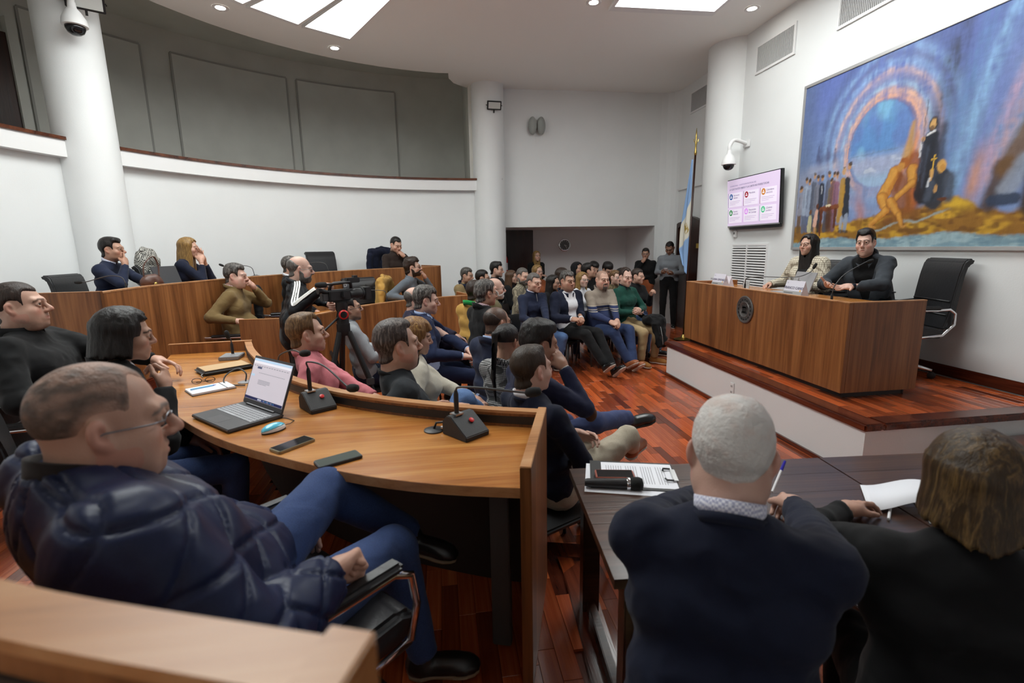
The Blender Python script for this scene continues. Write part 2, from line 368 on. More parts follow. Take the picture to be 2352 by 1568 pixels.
# dais
ZD, DX, DY0, DY1 = .43, 2.79, 2.80, 5.86
ds = struct(MB().box(DX+.03, XW, DY0+.03, DY1, 0, ZD-.04).build('floor_dais', WHITE), 'white fronted speakers dais with dark wooden nosing', 'floor')
MB().box(DX, XW, DY0, DY1+.03, ZD-.045, ZD-.012).build('deck', NOSING, ds, bevel=.006)
plank_field(ds, DX+.14, XW, DY0+.14, DY1, ZD, lambda x, y: 5-abs(y-3), seed=9)
struct(MB().box(DX-.005, DX+.14, DY0-.005, DY1+.03, ZD-.05, ZD+.004).build('trim_4', NOSING, bevel=.012), 'dark wooden nosing along the front of the dais', 'step edge')
struct(MB().box(DX+.14, XW, DY0-.005, DY0+.14, ZD-.05, ZD+.004).build('trim_5', NOSING, bevel=.012), 'dark wooden nosing along the near side of the dais', 'step edge')
struct(MB().box(DX+.012, DX+.03, DY0+.02, DY1, 0, .035).build('baseboard_dais', NOSING), 'thin dark wooden strip at the foot of the dais', 'baseboard')
struct(MB().box(XW-.018, XW, DY0, 7.3, ZD, ZD+.10).build('baseboard_right', NOSING, bevel=.004), 'dark wooden baseboard under the mural', 'baseboard')
struct(MB().box(4.42, XB, YF-.02, YF, 0, .09).build('baseboard_far', DARKWOOD), 'dark baseboard at the foot of the far wall', 'baseboard')
# lower step at the near side of the dais
sp = struct(MB().box(3.42, XW, 2.35, DY0, 0, .24).build('floor_step', WHITE), 'white side step up to the dais at the right', 'step')
MB().box(3.40, XW, 2.32, DY0, .235, .275).build('tread', NOSING, sp, bevel=.008)
# wall moulding behind the flag
struct(MB().box(XB-.04, XB, 8.0, 9.72, 2.70, 2.735).build('trim_6', WHITE2, bevel=.006), 'white horizontal moulding on the wall behind the flag', 'moulding')
# ---------------------------------------------------------------- implicit surfaces: smooth bodies and clothes
def surface_nets(V, org, h):
    S = V < 0
    c = [S[i:S.shape[0]-1+i, j:S.shape[1]-1+j, k:S.shape[2]-1+k] for i in (0, 1) for j in (0, 1) for k in (0, 1)]
    cnt = sum(x.astype(np.int8) for x in c); act = (cnt > 0) & (cnt < 8)
    idx = np.argwhere(act)
    if len(idx) == 0: return np.zeros((0, 3)), np.zeros((0, 4), int)
    ids = np.full(act.shape, -1, np.int64); ids[tuple(idx.T)] = np.arange(len(idx))
    acc = np.zeros((len(idx), 3)); n = np.zeros(len(idx))
    i0 = idx.T
    for ax in range(3):
        o1, o2 = [a for a in range(3) if a != ax]
        for da in (0, 1):
            for db in (0, 1):
                p = [i0[0].copy(), i0[1].copy(), i0[2].copy()]; p[o1] = p[o1]+da; p[o2] = p[o2]+db
                q = [x.copy() for x in p]; q[ax] = q[ax]+1
                a, b = V[tuple(p)], V[tuple(q)]; m = (a < 0) != (b < 0)
                t = np.where(m, a/np.where(m, a-b, 1), 0)
                e = np.stack(p, 1).astype(float); e[:, ax] += t
                acc += e*m[:, None]; n += m
    verts = acc/n[:, None]*h+org
    quads = []
    for ax in range(3):
        o1, o2 = (ax+1) % 3, (ax+2) % 3
        sl0 = [slice(None)]*3; sl1 = [slice(None)]*3
        sl0[ax] = slice(0, -1); sl1[ax] = slice(1, None)
        for z in (o1, o2):
            sl0[z] = slice(1, -1); sl1[z] = slice(1, -1)
        a, b = S[tuple(sl0)], S[tuple(sl1)]; e = np.argwhere(a != b)
        if len(e) == 0: continue
        fl = a[tuple(e.T)]; e = e.copy(); e[:, o1] += 1; e[:, o2] += 1
        def g(d1, d2):
            q = e.copy(); q[:, o1] -= d1; q[:, o2] -= d2; return ids[tuple(q.T)]
        Q = np.stack([g(1, 1), g(0, 1), g(0, 0), g(1, 0)], 1)
        Q[~fl] = Q[~fl][:, ::-1]; quads.append(Q)
    return verts, np.concatenate(quads)
def rc(a, b, ra, rb, k=.03, cutb=False, cuta=False): return ('rc', np.array(a, float), np.array(b, float), ra, rb, k, cutb, cuta)
def el(c, r, R=None, k=.03, sub=False): return ('el', np.array(c, float), np.array(r, float), None if R is None else np.array(R, float), k, sub)
def _bb(p):
    if p[0] == 'rc':
        r = max(p[3], p[4]); return np.minimum(p[1], p[2])-r, np.maximum(p[1], p[2])+r
    r = max(p[2]) if p[3] is not None else p[2]; return p[1]-r, p[1]+r
def _dist(p, X, Y, Z):
    if p[0] == 'rc':
        a, b, ra, rb = p[1:5]; d = b-a; L2 = max(d@d, 1e-9); L = math.sqrt(L2)
        t = ((X-a[0])*d[0]+(Y-a[1])*d[1]+(Z-a[2])*d[2])/L2; tc = np.clip(t, 0, 1)
        q = np.sqrt((X-a[0]-d[0]*tc)**2+(Y-a[1]-d[1]*tc)**2+(Z-a[2]-d[2]*tc)**2)-(ra+(rb-ra)*tc)
        if p[6]: q = np.maximum(q, (t-1)*L)
        if p[7]: q = np.maximum(q, -t*L)
        return q
    c, r, R = p[1:4]; x, y, z = X-c[0], Y-c[1], Z-c[2]
    if R is not None: x, y, z = R[0, 0]*x+R[1, 0]*y+R[2, 0]*z, R[0, 1]*x+R[1, 1]*y+R[2, 1]*z, R[0, 2]*x+R[1, 2]*y+R[2, 2]*z
    k0 = np.sqrt((x/r[0])**2+(y/r[1])**2+(z/r[2])**2); k1 = np.sqrt((x/r[0]**2)**2+(y/r[1]**2)**2+(z/r[2]**2)**2)
    return k0*(k0-1)/np.maximum(k1, 1e-6)
def smin(a, b, k):
    h = np.clip(.5+.5*(b-a)/k, 0, 1); return b+(a-b)*h-k*h*(1-h)
def field(prims, h, pad=None):
    add = [p for p in prims if not p[-1] is True or p[0] == 'rc']
    add = [p for p in prims if not (p[0] == 'el' and p[5])]
    lo = np.min([_bb(p)[0] for p in add], axis=0)-3*h-.012; hi = np.max([_bb(p)[1] for p in add], axis=0)+3*h+.012
    n = np.ceil((hi-lo)/h).astype(int)+1; V = np.full(n, .15, np.float32)
    for p in prims:
        k = p[5] if p[0] == 'rc' else p[4]; a, b = _bb(p); m = k+2*h+.02
        i0 = np.clip(((a-m-lo)/h).astype(int), 0, n-1); i1 = np.clip(((b+m-lo)/h).astype(int)+2, 1, n)
        g = [lo[q]+h*np.arange(i0[q], i1[q]) for q in range(3)]
        X, Y, Z = g[0][:, None, None], g[1][None, :, None], g[2][None, None, :]
        D = _dist(p, X, Y, Z); s = tuple(slice(i0[q], i1[q]) for q in range(3))
        if p[0] == 'el' and p[5]: V[s] = -smin(-V[s], D, k)
        else: V[s] = smin(V[s], D, k)
    return V, lo, n
def grid(lo, n, h): return (lo[0]+h*np.arange(n[0]))[:, None, None], (lo[1]+h*np.arange(n[1]))[None, :, None], (lo[2]+h*np.arange(n[2]))[None, None, :]
def mesh_sdf(prims, h, mod=None):
    V, lo, n = field(prims, h)
    if mod is not None:
        X, Y, Z = grid(lo, n, h); V = mod(V, X, Y, Z)
    return surface_nets(V, lo, h)
def vnoise(p, f, seed=0):
    """smooth value noise on points"""
    q = p*f+seed*17.13; i = np.floor(q).astype(np.int64); u = q-i; u = u*u*(3-2*u)
    def hsh(a, b, c):
        x = (a*374761393+b*668265263+c*2147483647+seed*1013904223) & 0xffffffff
        x = ((x ^ (x >> 13))*1274126177) & 0xffffffff; return ((x ^ (x >> 16)) & 0xffff)/65535.0
    r = 0
    for a in (0, 1):
        for b in (0, 1):
            for c in (0, 1):
                r = r+hsh(i[:, 0]+a, i[:, 1]+b, i[:, 2]+c)*(u[:, 0] if a else 1-u[:, 0])*(u[:, 1] if b else 1-u[:, 1])*(u[:, 2] if c else 1-u[:, 2])
    return r*2-1
def vnormals(v, q):
    a, b, c, d = v[q[:, 0]], v[q[:, 1]], v[q[:, 2]], v[q[:, 3]]
    n = np.cross(c-a, d-b); N_ = np.zeros_like(v)
    for k in range(4): np.add.at(N_, q[:, k], n)
    return N_/np.maximum(np.linalg.norm(N_, axis=1), 1e-9)[:, None]
def np_obj(name, v, q, mats, parent, mi=None, col=None, smooth=True):
    me = bpy.data.meshes.new(name); nv, nf = len(v), len(q); k = q.shape[1]
    me.vertices.add(nv); me.vertices.foreach_set('co', np.ascontiguousarray(v, np.float32).ravel())
    me.loops.add(nf*k); me.loops.foreach_set('vertex_index', np.ascontiguousarray(q, np.int32).ravel())
    me.polygons.add(nf); me.polygons.foreach_set('loop_start', np.arange(nf, dtype=np.int32)*k)
    for m in (mats if isinstance(mats, (list, tuple)) else [mats]): me.materials.append(m)
    if mi is not None: me.polygons.foreach_set('material_index', np.ascontiguousarray(mi, np.int32))
    if smooth: me.polygons.foreach_set('use_smooth', np.ones(nf, bool))
    me.update(calc_edges=True)
    if col is not None:
        at = me.color_attributes.new('col', 'FLOAT_COLOR', 'POINT')
        at.data.foreach_set('color', np.ascontiguousarray(np.c_[col, np.ones(nv)], np.float32).ravel())
    return link(name, me, parent)
def col_mat(name, rough=.5, bumpd=0, bscale=80, sss=0, spec=.5, hair=False):
    if name in MATS: return MATS[name]
    m, nt, b = nodes(name); a = N(nt, 'ShaderNodeVertexColor', layer_name='col')
    nt.links.new(a.outputs[0], b.inputs['Base Color']); b.inputs['Roughness'].default_value = rough
    b.inputs['Specular IOR Level'].default_value = spec
    if sss: b.inputs['Subsurface Weight'].default_value = sss; b.inputs['Subsurface Radius'].default_value = (.012, .005, .003); b.inputs['Subsurface Scale'].default_value = .4
    if bumpd:
        n = N(nt, 'ShaderNodeTexNoise', i_Scale=bscale, i_Detail=4.0); nt.links.new(mapped(nt), n.inputs[0])
        nt.links.new(bump(nt, n.outputs[0], bumpd), b.inputs['Normal'])
    MATS[name] = m; return m
SKIN = col_mat('skin', .48, .0004, 220, spec=.4)
# ---- head templates (origin between the ears at eye level, +Y is the face, +Z the crown)
def head_prims(kind):
    fem = kind == 'f'; hv = kind == 'h'
    jw = .050 if fem else (.066 if hv else .058); nk = .047 if fem else (.061 if hv else .055); ck = .022 if fem else .024
    P = [el((0, -.012, .036), (.075, .097, .082), k=.02), el((0, .030, -.018), (.064, .060, .083), k=.03),
         el((0, .034, -.074), (jw, .052, .042), k=.035), el((0, .076, -.104), (.023, .019, .019), k=.025)]
    for s in (-1, 1):
        P += [el((s*(jw-.006), .0, -.058), (.016, .03, .03), k=.04), el((s*.046, .060, -.030), (ck, .024, .020), k=.03)]
        if hv: P += [el((s*.045, .045, -.07), (.028, .03, .035), k=.03), el((s*.03, .03, -.112), (.035, .04, .02), k=.03)]
    br = .010 if fem else .0135
    P += [rc((-.040, .080, .021), (-.008, .092, .017), br*.9, br, .02), rc((.040, .080, .021), (.008, .092, .017), br*.9, br, .02)]
    for s in (-1, 1): P += [el((s*.031, .106, -.001), (.019, .020, .0125), k=.012, sub=True)]
    nl = .117 if fem else .124
    P += [rc((0, .091, .012), (0, nl-.006, -.026), .0075, .0115, .012), el((0, nl-.004, -.034), (.0115, .012, .010), k=.010)]
    for s in (-1, 1): P += [el((s*.0125, nl-.018, -.038), (.0085, .012, .0085), k=.009)]
    P += [el((0, .084, -.068), (.028, .013, .02), k=.02)]
    for s in (-1, 1):
        P += [rc((s*.023, .086, -.0705), (s*.004, .0965, -.0645), .0036, .005, .008), rc((s*.020, .086, -.072), (0, .0945, -.0780), .004, .0062, .008)]
    P += [el((0, .106, -.0712), (.026, .012, .0022), k=.004, sub=True)]
    for s in (-1, 1):   # lids
        P += [rc((s*.017, .0905, .002), (s*.031, .0965, .0105), .0033, .0038, .006), rc((s*.031, .0965, .0105), (s*.045, .0865, .001), .0042, .0035, .006),
              rc((s*.019, .090, -.003), (s*.032, .0925, -.0105), .0035, .004, .006), rc((s*.032, .0925, -.0105), (s*.045, .085, -.002), .004, .0035, .006)]
    for s in (-1, 1):   # ears
        Re = np.array(Matrix.Rotation(s*.58, 3, 'Z') @ Matrix.Rotation(.16, 3, 'X'))
        P += [el((s*.0795, -.009, -.004), (.0095, .020, .031), Re, .008), el((s*.073, .0, -.030), (.009, .010, .012), Re, .010),
              el((s*.0885, -.001, -.003), (.010, .0095, .017), Re, .005, True)]
    P += [rc((0, -.028, -.05), (0, -.040, -.118), nk, nk, .035)]
    return P
HEAD = {}
def head_template(kind, h):
    key = (kind, h)
    if key not in HEAD: HEAD[key] = mesh_sdf(head_prims(kind), h)
    return HEAD[key]
def eye_geo(s, n=10):
    c = np.array((s*.031, .0835, -.0002)); r = .0125; vs = []; fs = []; cs = []
    for i in range(n+1):
        th = math.pi*i/n*.62
        for k in range(14):
            a = 2*math.pi*k/14; vs.append(c+r*np.array((math.sin(th)*math.cos(a), math.cos(th), math.sin(th)*math.sin(a))))
            cs.append((.01, .008, .006) if i <= 1 else ((.06, .032, .018) if i <= 3 else (.75, .72, .69)))
    for i in range(n):
        for k in range(14): fs.append((i*14+k, i*14+(k+1) % 14, (i+1)*14+(k+1) % 14, (i+1)*14+k))
    return np.array(vs), np.array(fs), np.array(cs)
def head_colors(v, skin, brow, stubble=0, stub=(.06, .045, .04), lips=1.0, browk=1.0, buzz=None):
    c = np.tile(np.array(skin), (len(v), 1)); x, y, z = v.T; ax = np.abs(x)
    c *= (1+.10*vnoise(v, 30, 3)[:, None]*np.array((.6, 1, 1)))
    red = np.exp(-(((ax-.045)/.02)**2+((z+.035)/.022)**2))*(y > .03)+np.exp(-((ax/.014)**2+((z+.034)/.014)**2))*(y > .1)+.8*(ax > .079)*(z < .03)
    c *= 1-red[:, None]*np.array((-.05, .16, .16))
    lp = np.exp(-((ax/.021)**4+((z+.071)/.009)**4))*(y > .088)*lips
    c = c*(1-.6*lp[:, None])+lp[:, None]*.6*np.array((.42, .14, .12))*np.mean(skin)/.36
    bz = .0215+.0035*np.clip((ax-.012)/.02, 0, 1)-.009*np.clip((ax-.036)/.016, 0, 1)
    bm = np.exp(-((z-bz)/.0048)**4)*(ax > .009)*(ax < .054)*(y > .05)*browk
    c = c*(1-.85*bm[:, None])+.85*bm[:, None]*np.array(brow)
    es = np.exp(-(((ax-.031)/.02)**2+((z)/.012)**2))*(y > .07); c *= 1-.22*es[:, None]
    if stubble:
        ch = np.clip((-.030-z-.35*np.clip(ax-.03, 0, 1)+.25*np.clip(.02-y, 0, 1)*0)/.018, 0, 1)*np.clip((y+.015)/.03, 0, 1)*np.clip((.145+z)/.02, 0, 1)
        must = np.exp(-((ax/.030)**4+((z+.055)/.009)**2))*(y > .08)
        ch = np.clip(np.where((y > .075) & (z > -.060) & (ax < .030), must, ch)-lp*.9, 0, 1)
        sb = np.clip(((-.06+.5*(.03-y))-z)/.02, 0, 1)
        ch = ch*np.clip(.15+sb*1.0+must, 0, 1)*(1-.5*(np.exp(-((ax-.032)/.012)**2)*(z > -.075)*(y > .07)))
        k = np.clip(ch*(1+.35*vnoise(v, 160, 5)), 0, 1)*stubble
        c = c*(1-k[:, None])+k[:, None]*np.array(stub)
    if buzz is not None:
        col, hl, back = buzz; k = hair_mask(v, hl, 0)*back*(1+.12*vnoise(v, 220, 8)); c = c*(1-k[:, None])+k[:, None]*np.array(col)
    return np.clip(c, 0, 1)
def hair_region(X, Y, Z, style):
    """>0 inside the part of the scalp that carries hair"""
    ax = np.abs(X)
    line = {'full': .062, 'recede': .078, 'high': .085, 'fringe': .040}.get(style, .062)
    corner = {'recede': .040, 'high': .045}.get(style, .012)
    front = Z-(line+corner*np.exp(-((ax-.045)/.020)**2)*(Y > 0))        # forehead line
    side = np.minimum((.038-Y)+np.clip(.02+Z, 0, .08)*.25, 9)           # in front of the ears bare
    sideburn = np.maximum(side, np.minimum(.052-Y, Z+.012))
    top = np.where(Y > .045, front, np.maximum(front, sideburn))
    nape = Z+(.030 if style == 'short' else .062)+.25*np.clip(-.02-Y, 0, .1)
    ear = np.sqrt((Y-.002)**2+((Z+.014)*.72)**2)-.034
    r = np.minimum(top, nape); r = np.minimum(r, (-.026-Y)+np.clip((Z+.018)/.02, 0, 1)*.2); r = np.minimum(r, np.where(ax > .06, ear, 9))
    if style == 'horseshoe':
        r = np.minimum(r, .040-.42*Y-Z+.010*np.sin(Y*60)); r = np.minimum(r, .032-Y)
    return r
def hair_mask(v, style, back=0): return np.clip(hair_region(v[:, 0], v[:, 1], v[:, 2], style)/.010+.5, 0, 1)
HAIR = {}
def hair_template(kind, style, thick, extra, h, rough=0.0, seed=0):
    """cap of hair: an offset of the skull clipped to the hair region, plus extra locks"""
    key = (kind, style, thick, extra, h, rough, seed)
    if key in HAIR: return HAIR[key]
    P = [p for p in head_prims(kind)[:2]]; P = [el(P[0][1], P[0][2], k=.02), el(P[1][1], P[1][2], k=.03)]
    if style in ('horseshoe', 'buzz'): P.append(el((0, .034, -.074), (.058, .052, .042), k=.035))
    P.append(rc((0, -.030, -.06), (0, -.052, -.13), .056, .058, .03))
    V, lo, n = field([el((0, 0, 0), (.14, .15, .17))]+[], h)
    X, Y, Z = grid(lo, n, h); D = np.full(V.shape, .15)
    for p in P: D = smin(D, _dist(p, X, Y, Z), .02)
    reg = hair_region(X, Y, Z, 'full' if style == 'buzz' else style)
    tv = thick*(1+.8*np.clip((Z-.06)/.06, 0, 1)*(style not in ('horseshoe', 'buzz')))*np.clip(reg/.018+.15, .15, 1)
    if rough:
        pts = np.stack(np.broadcast_arrays(X, Y, Z), -1).reshape(-1, 3)
        nz = (vnoise(pts, 38, seed)*.6+vnoise(pts, 80, seed+1)*.4).reshape(V.shape); tv = tv+rough*nz
    S = np.maximum(D-tv, -reg); S = np.maximum(S, -(D+.012))
    for e in extra:
        p = rc(*e[:4]) if len(e[0]) == 3 else None
        d = _dist(p, X, Y, Z) if p else 0
        S = smin(S, d, .02)
    HAIR[key] = surface_nets(S, lo, h); return HAIR[key]
def long_hair(kind, h, length=.30, vol=.018, bangs=False, part=True, front=False, pony=False, bob=False, seed=0):
    key = ('long', kind, h, length, vol, bangs, front, pony, bob, seed)
    if key in HAIR: return HAIR[key]
    P = [el((0, -.012, .036), (.075, .097, .082), k=.02)]
    hs = h; lo = np.array((-.16, -.17, -.13-length)); hi = np.array((.16, .17, .17)); n = np.ceil((hi-lo)/hs).astype(int)
    X, Y, Z = grid(lo, n, hs); ax = np.abs(X)
    f = np.clip(-(Z-.02)/.10, 0, 1.8); D = np.broadcast_to(_dist(P[0], X, Y, Z), n).copy()
    sx = 1+(.10 if bob else .05)*np.clip(f, 0, 1); E = np.broadcast_to(_dist(P[0], X/sx, (Y+.010*f), np.maximum(Z, .02)), n)
    pts = np.stack(np.broadcast_arrays(X, Y, Z), -1).reshape(-1, 3); sp = pts*np.array((1, 1, .18))
    nz = (vnoise(sp, 60, seed)*.6+vnoise(sp, 130, seed+1)*.5).reshape(n)
    reg = np.where(Y > .02, np.minimum(Z-(.045 if bangs else .066)+(0 if bangs else -.02*(ax < .03)), 9), 9)
    reg = np.where((Y > .02) & (ax > .055), np.minimum(.062-Y, Z+.15), reg)
    tv = vol*np.clip(reg/.02+.25, .25, 1)
    S = np.maximum(np.maximum(D-tv-.004*nz, -reg), np.maximum(-(D+.012), -.0-Z))
    if not pony:
        zb = -length if not bob else -.125
        hull = E-vol-.0045*nz; shell = np.maximum(hull, -(E+.018))
        face = (Y-(.030 if not front else .05)+.10*np.clip(.03-Z, 0, .3)*(0 if front else .4))
        cur = np.maximum(np.maximum(shell, face), np.maximum(Z-.06, zb+.02*nz-Z+.03*np.clip(ax/.09, 0, 1)*(1 if bob else -1)))
        S = smin(S, cur, .012)
    else:
        for a, b, ra, rb in (((0, -.10, .07), (0, -.145, .055), .018, .022), ((0, -.145, .055), (.01, -.158, -.05), .022, .019), ((.01, -.158, -.05), (.0, -.15, -length*.6), .019, .016), ((.0, -.15, -length*.6), (.015, -.135, -length), .016, .005)):
            p = rc(a, b, ra, rb); S = smin(S, np.broadcast_to(_dist(p, X, Y, Z), n)-.003*nz, .012)
    HAIR[key] = surface_nets(S, lo, hs); return HAIR[key]
def beard_template(kind, thick, h, goatee=False):
    key = ('beard', kind, thick, h, goatee)
    if key in HAIR: return HAIR[key]
    V, lo, n = field(head_prims(kind), h); X, Y, Z = grid(lo, n, h); ax = np.abs(X)
    lim = -.042-.55*np.clip(ax-.02, 0, 1)*(Y > .03)+.9*np.clip(.03-Y, 0, .05)
    reg = np.minimum(np.minimum(lim-Z, Y+.012), Z+.135)
    if goatee: reg = np.minimum(reg, .036-ax)
    mouth = np.maximum(ax/.024-1, np.abs(Z+.072)/.0095-1)*.01
    mus = np.minimum(np.minimum(-.046-Z, .034-ax), Y-.08); reg = np.minimum(np.maximum(reg, mus), np.where(Y > .085, mouth, 9))
    pts = np.stack(np.broadcast_arrays(X, Y, Z), -1).reshape(-1, 3); nz = vnoise(pts, 120, 4).reshape(V.shape)
    S = np.maximum(np.maximum(V-thick*np.clip(reg/.008+.2, .2, 1)-.0015*nz, -reg), -(V+.012))
    HAIR[key] = surface_nets(S, lo, h); return HAIR[key]
# ---- hands: origin at the wrist, +Y to the finger tips, palm towards -Z, thumb on +X (left hand, palm down)
HANDS = {}
def hand_template(pose, h):
    if (pose, h) in HANDS: return HANDS[(pose, h)]
    P = [el((0, .048, 0), (.039, .050, .0145), k=.012), el((.022, .030, -.004), (.020, .034, .016), k=.015), el((-.024, .035, -.003), (.015, .034, .014), k=.015),
         rc((0, -.03, 0), (0, .02, 0), .026, .029, .02)]
    curls = {'relax': (18, 28, 20), 'curl': (48, 55, 32), 'fist': (80, 95, 60), 'flat': (4, 6, 4), 'open': (-2, 14, 10), 'point': (80, 95, 60)}[pose]
    lens = ((.042, .026, .022), (.046, .030, .023), (.043, .028, .022), (.034, .021, .020))
    xs = (.028, .0095, -.0095, -.027)
    for i in range(4):
        p = np.array((xs[i], .090-(.006 if i in (0, 3) else 0)-(.006 if i == 3 else 0), .001)); ang = 0; spread = (.16, .04, -.06, -.18)[i]*(1.9 if pose == 'open' else .45)
        cu = (4, 8, 5) if (pose == 'point' and i == 0) else curls
        r = .0092 if i != 3 else .0078
        for j in range(3):
            ang += math.radians(cu[j]*(1+.10*i)); d = np.array((math.sin(spread)*math.cos(ang), math.cos(spread)*math.cos(ang), -math.sin(ang)))
            q = p+d*lens[i][j]; P.append(rc(p, q, r, r*.92, .004 if j else .007)); p = q; r *= .92
    tb = np.array((.026, .018, -.006)); sp = {'fist': .35, 'point': .35, 'open': 1.05, 'flat': .6}.get(pose, .55); dn = {'fist': .75, 'point': .75, 'open': .25, 'flat': .1}.get(pose, .45)
    d1 = np.array((math.sin(sp), math.cos(sp), -dn)); d1 /= np.linalg.norm(d1)
    q = tb+d1*.042; P.append(rc(tb, q, .0135, .0112, .014)); b = np.array((math.sin(sp-.5 if pose != 'open' else sp-.15), math.cos(sp-.5 if pose != 'open' else sp-.15), -dn*.8)); b /= np.linalg.norm(b)
    q2 = q+b*.030; P.append(rc(q, q2, .0110, .0098, .004)); 
    if pose in ('fist', 'point'): b = np.array((-.75, .3, -.2))
    q3 = q2+b/np.linalg.norm(b)*.024; P.append(rc(q2, q3, .0098, .0082, .004))
    HANDS[(pose, h)] = mesh_sdf(P, h); return HANDS[(pose, h)]
# ---- shoe template, origin at the ankle base on the ground, +Y to the toe
SHOES = {}
def shoe_template(h=.006):
    if h in SHOES: return SHOES[h]
    up = [el((0, .075, .042), (.042, .095, .040), k=.03), el((0, .145, .034), (.042, .055, .030), k=.03), rc((0, -.005, .05), (0, -.008, .105), .042, .043, .02, True), el((0, -.02, .045), (.036, .045, .045), k=.03)]
    def cut(V, X, Y, Z): return np.maximum(V, .018-Z)
    def sole(V, X, Y, Z): return np.maximum(np.maximum(V-.006, Z-.024), -Z)
    a = mesh_sdf(up, h, cut); b = mesh_sdf(up, h, sole); SHOES[h] = (a, b); return SHOES[h]
# ---- skeleton helpers
def ik(a, t, l1, l2, pole):
    a, t = np.array(a, float), np.array(t, float); d = t-a; L = np.linalg.norm(d); L = max(L, 1e-6); M = min(L, (l1+l2)*.999); u = d/L
    t = a+u*M; x = (l1*l1-l2*l2+M*M)/(2*M); y = math.sqrt(max(l1*l1-x*x, 0)); p = np.array(pole, float); p = p-u*(p@u); p /= max(np.linalg.norm(p), 1e-6)
    return a+u*x+p*y, t
def frame(y, z):
    y = np.array(y, float); y /= np.linalg.norm(y); z = np.array(z, float); z = z-y*(z@y); z /= max(np.linalg.norm(z), 1e-6)
    return np.stack([np.cross(y, z), y, z], 1)
def rotm(yaw=0, pitch=0, roll=0):
    """yaw>0 turns to the person's left, pitch>0 looks up, roll>0 tilts to the right"""
    return np.array(Matrix.Rotation(math.radians(yaw), 3, 'Z') @ Matrix.Rotation(math.radians(pitch), 3, 'X') @ Matrix.Rotation(math.radians(roll), 3, 'Y'))
TINTS = dict(light=(.52, .31, .23), fair=(.60, .38, .30), tan=(.40, .225, .155), olive=(.44, .26, .185), brown=(.27, .145, .095), pink=(.54, .335, .265))
BROWS = dict(dark=(.02, .014, .011), brown=(.07, .04, .025), grey=(.18, .165, .155), blond=(.20, .12, .06))
def hair_mat(name, c, rough=.42, streak=.5, c2=None):
    if name in MATS: return MATS[name]
    m, nt, b = nodes(name); col = srgb(c); lo = tuple(v*(1-streak*.7) for v in col); hi = srgb(c2) if c2 else tuple(min(1, v*(1+streak)+.006) for v in col)
    n = N(nt, 'ShaderNodeTexNoise', i_Scale=1.0, i_Detail=5.0, i_Distortion=1.2); nt.links.new(mapped(nt, (70, 70, 9)), n.inputs[0])
    n2 = N(nt, 'ShaderNodeTexNoise', i_Scale=1.0, i_Detail=3.0, i_Distortion=.6); nt.links.new(mapped(nt, (330, 330, 40)), n2.inputs[0])
    mx = N(nt, 'ShaderNodeMath', operation='MULTIPLY_ADD'); mx.inputs[1].default_value = .4; nt.links.new(n2.outputs[0], mx.inputs[0]); nt.links.new(n.outputs[0], mx.inputs[2])
    r = ramp(nt, [(.45, lo), (.68, col), (.92, hi)]); nt.links.new(mx.outputs[0], r.inputs[0]); nt.links.new(r.outputs[0], b.inputs['Base Color'])
    b.inputs['Roughness'].default_value = rough; b.inputs['Specular IOR Level'].default_value = .35
    nt.links.new(bump(nt, mx.outputs[0], .0035), b.inputs['Normal']); MATS[name] = m; return m
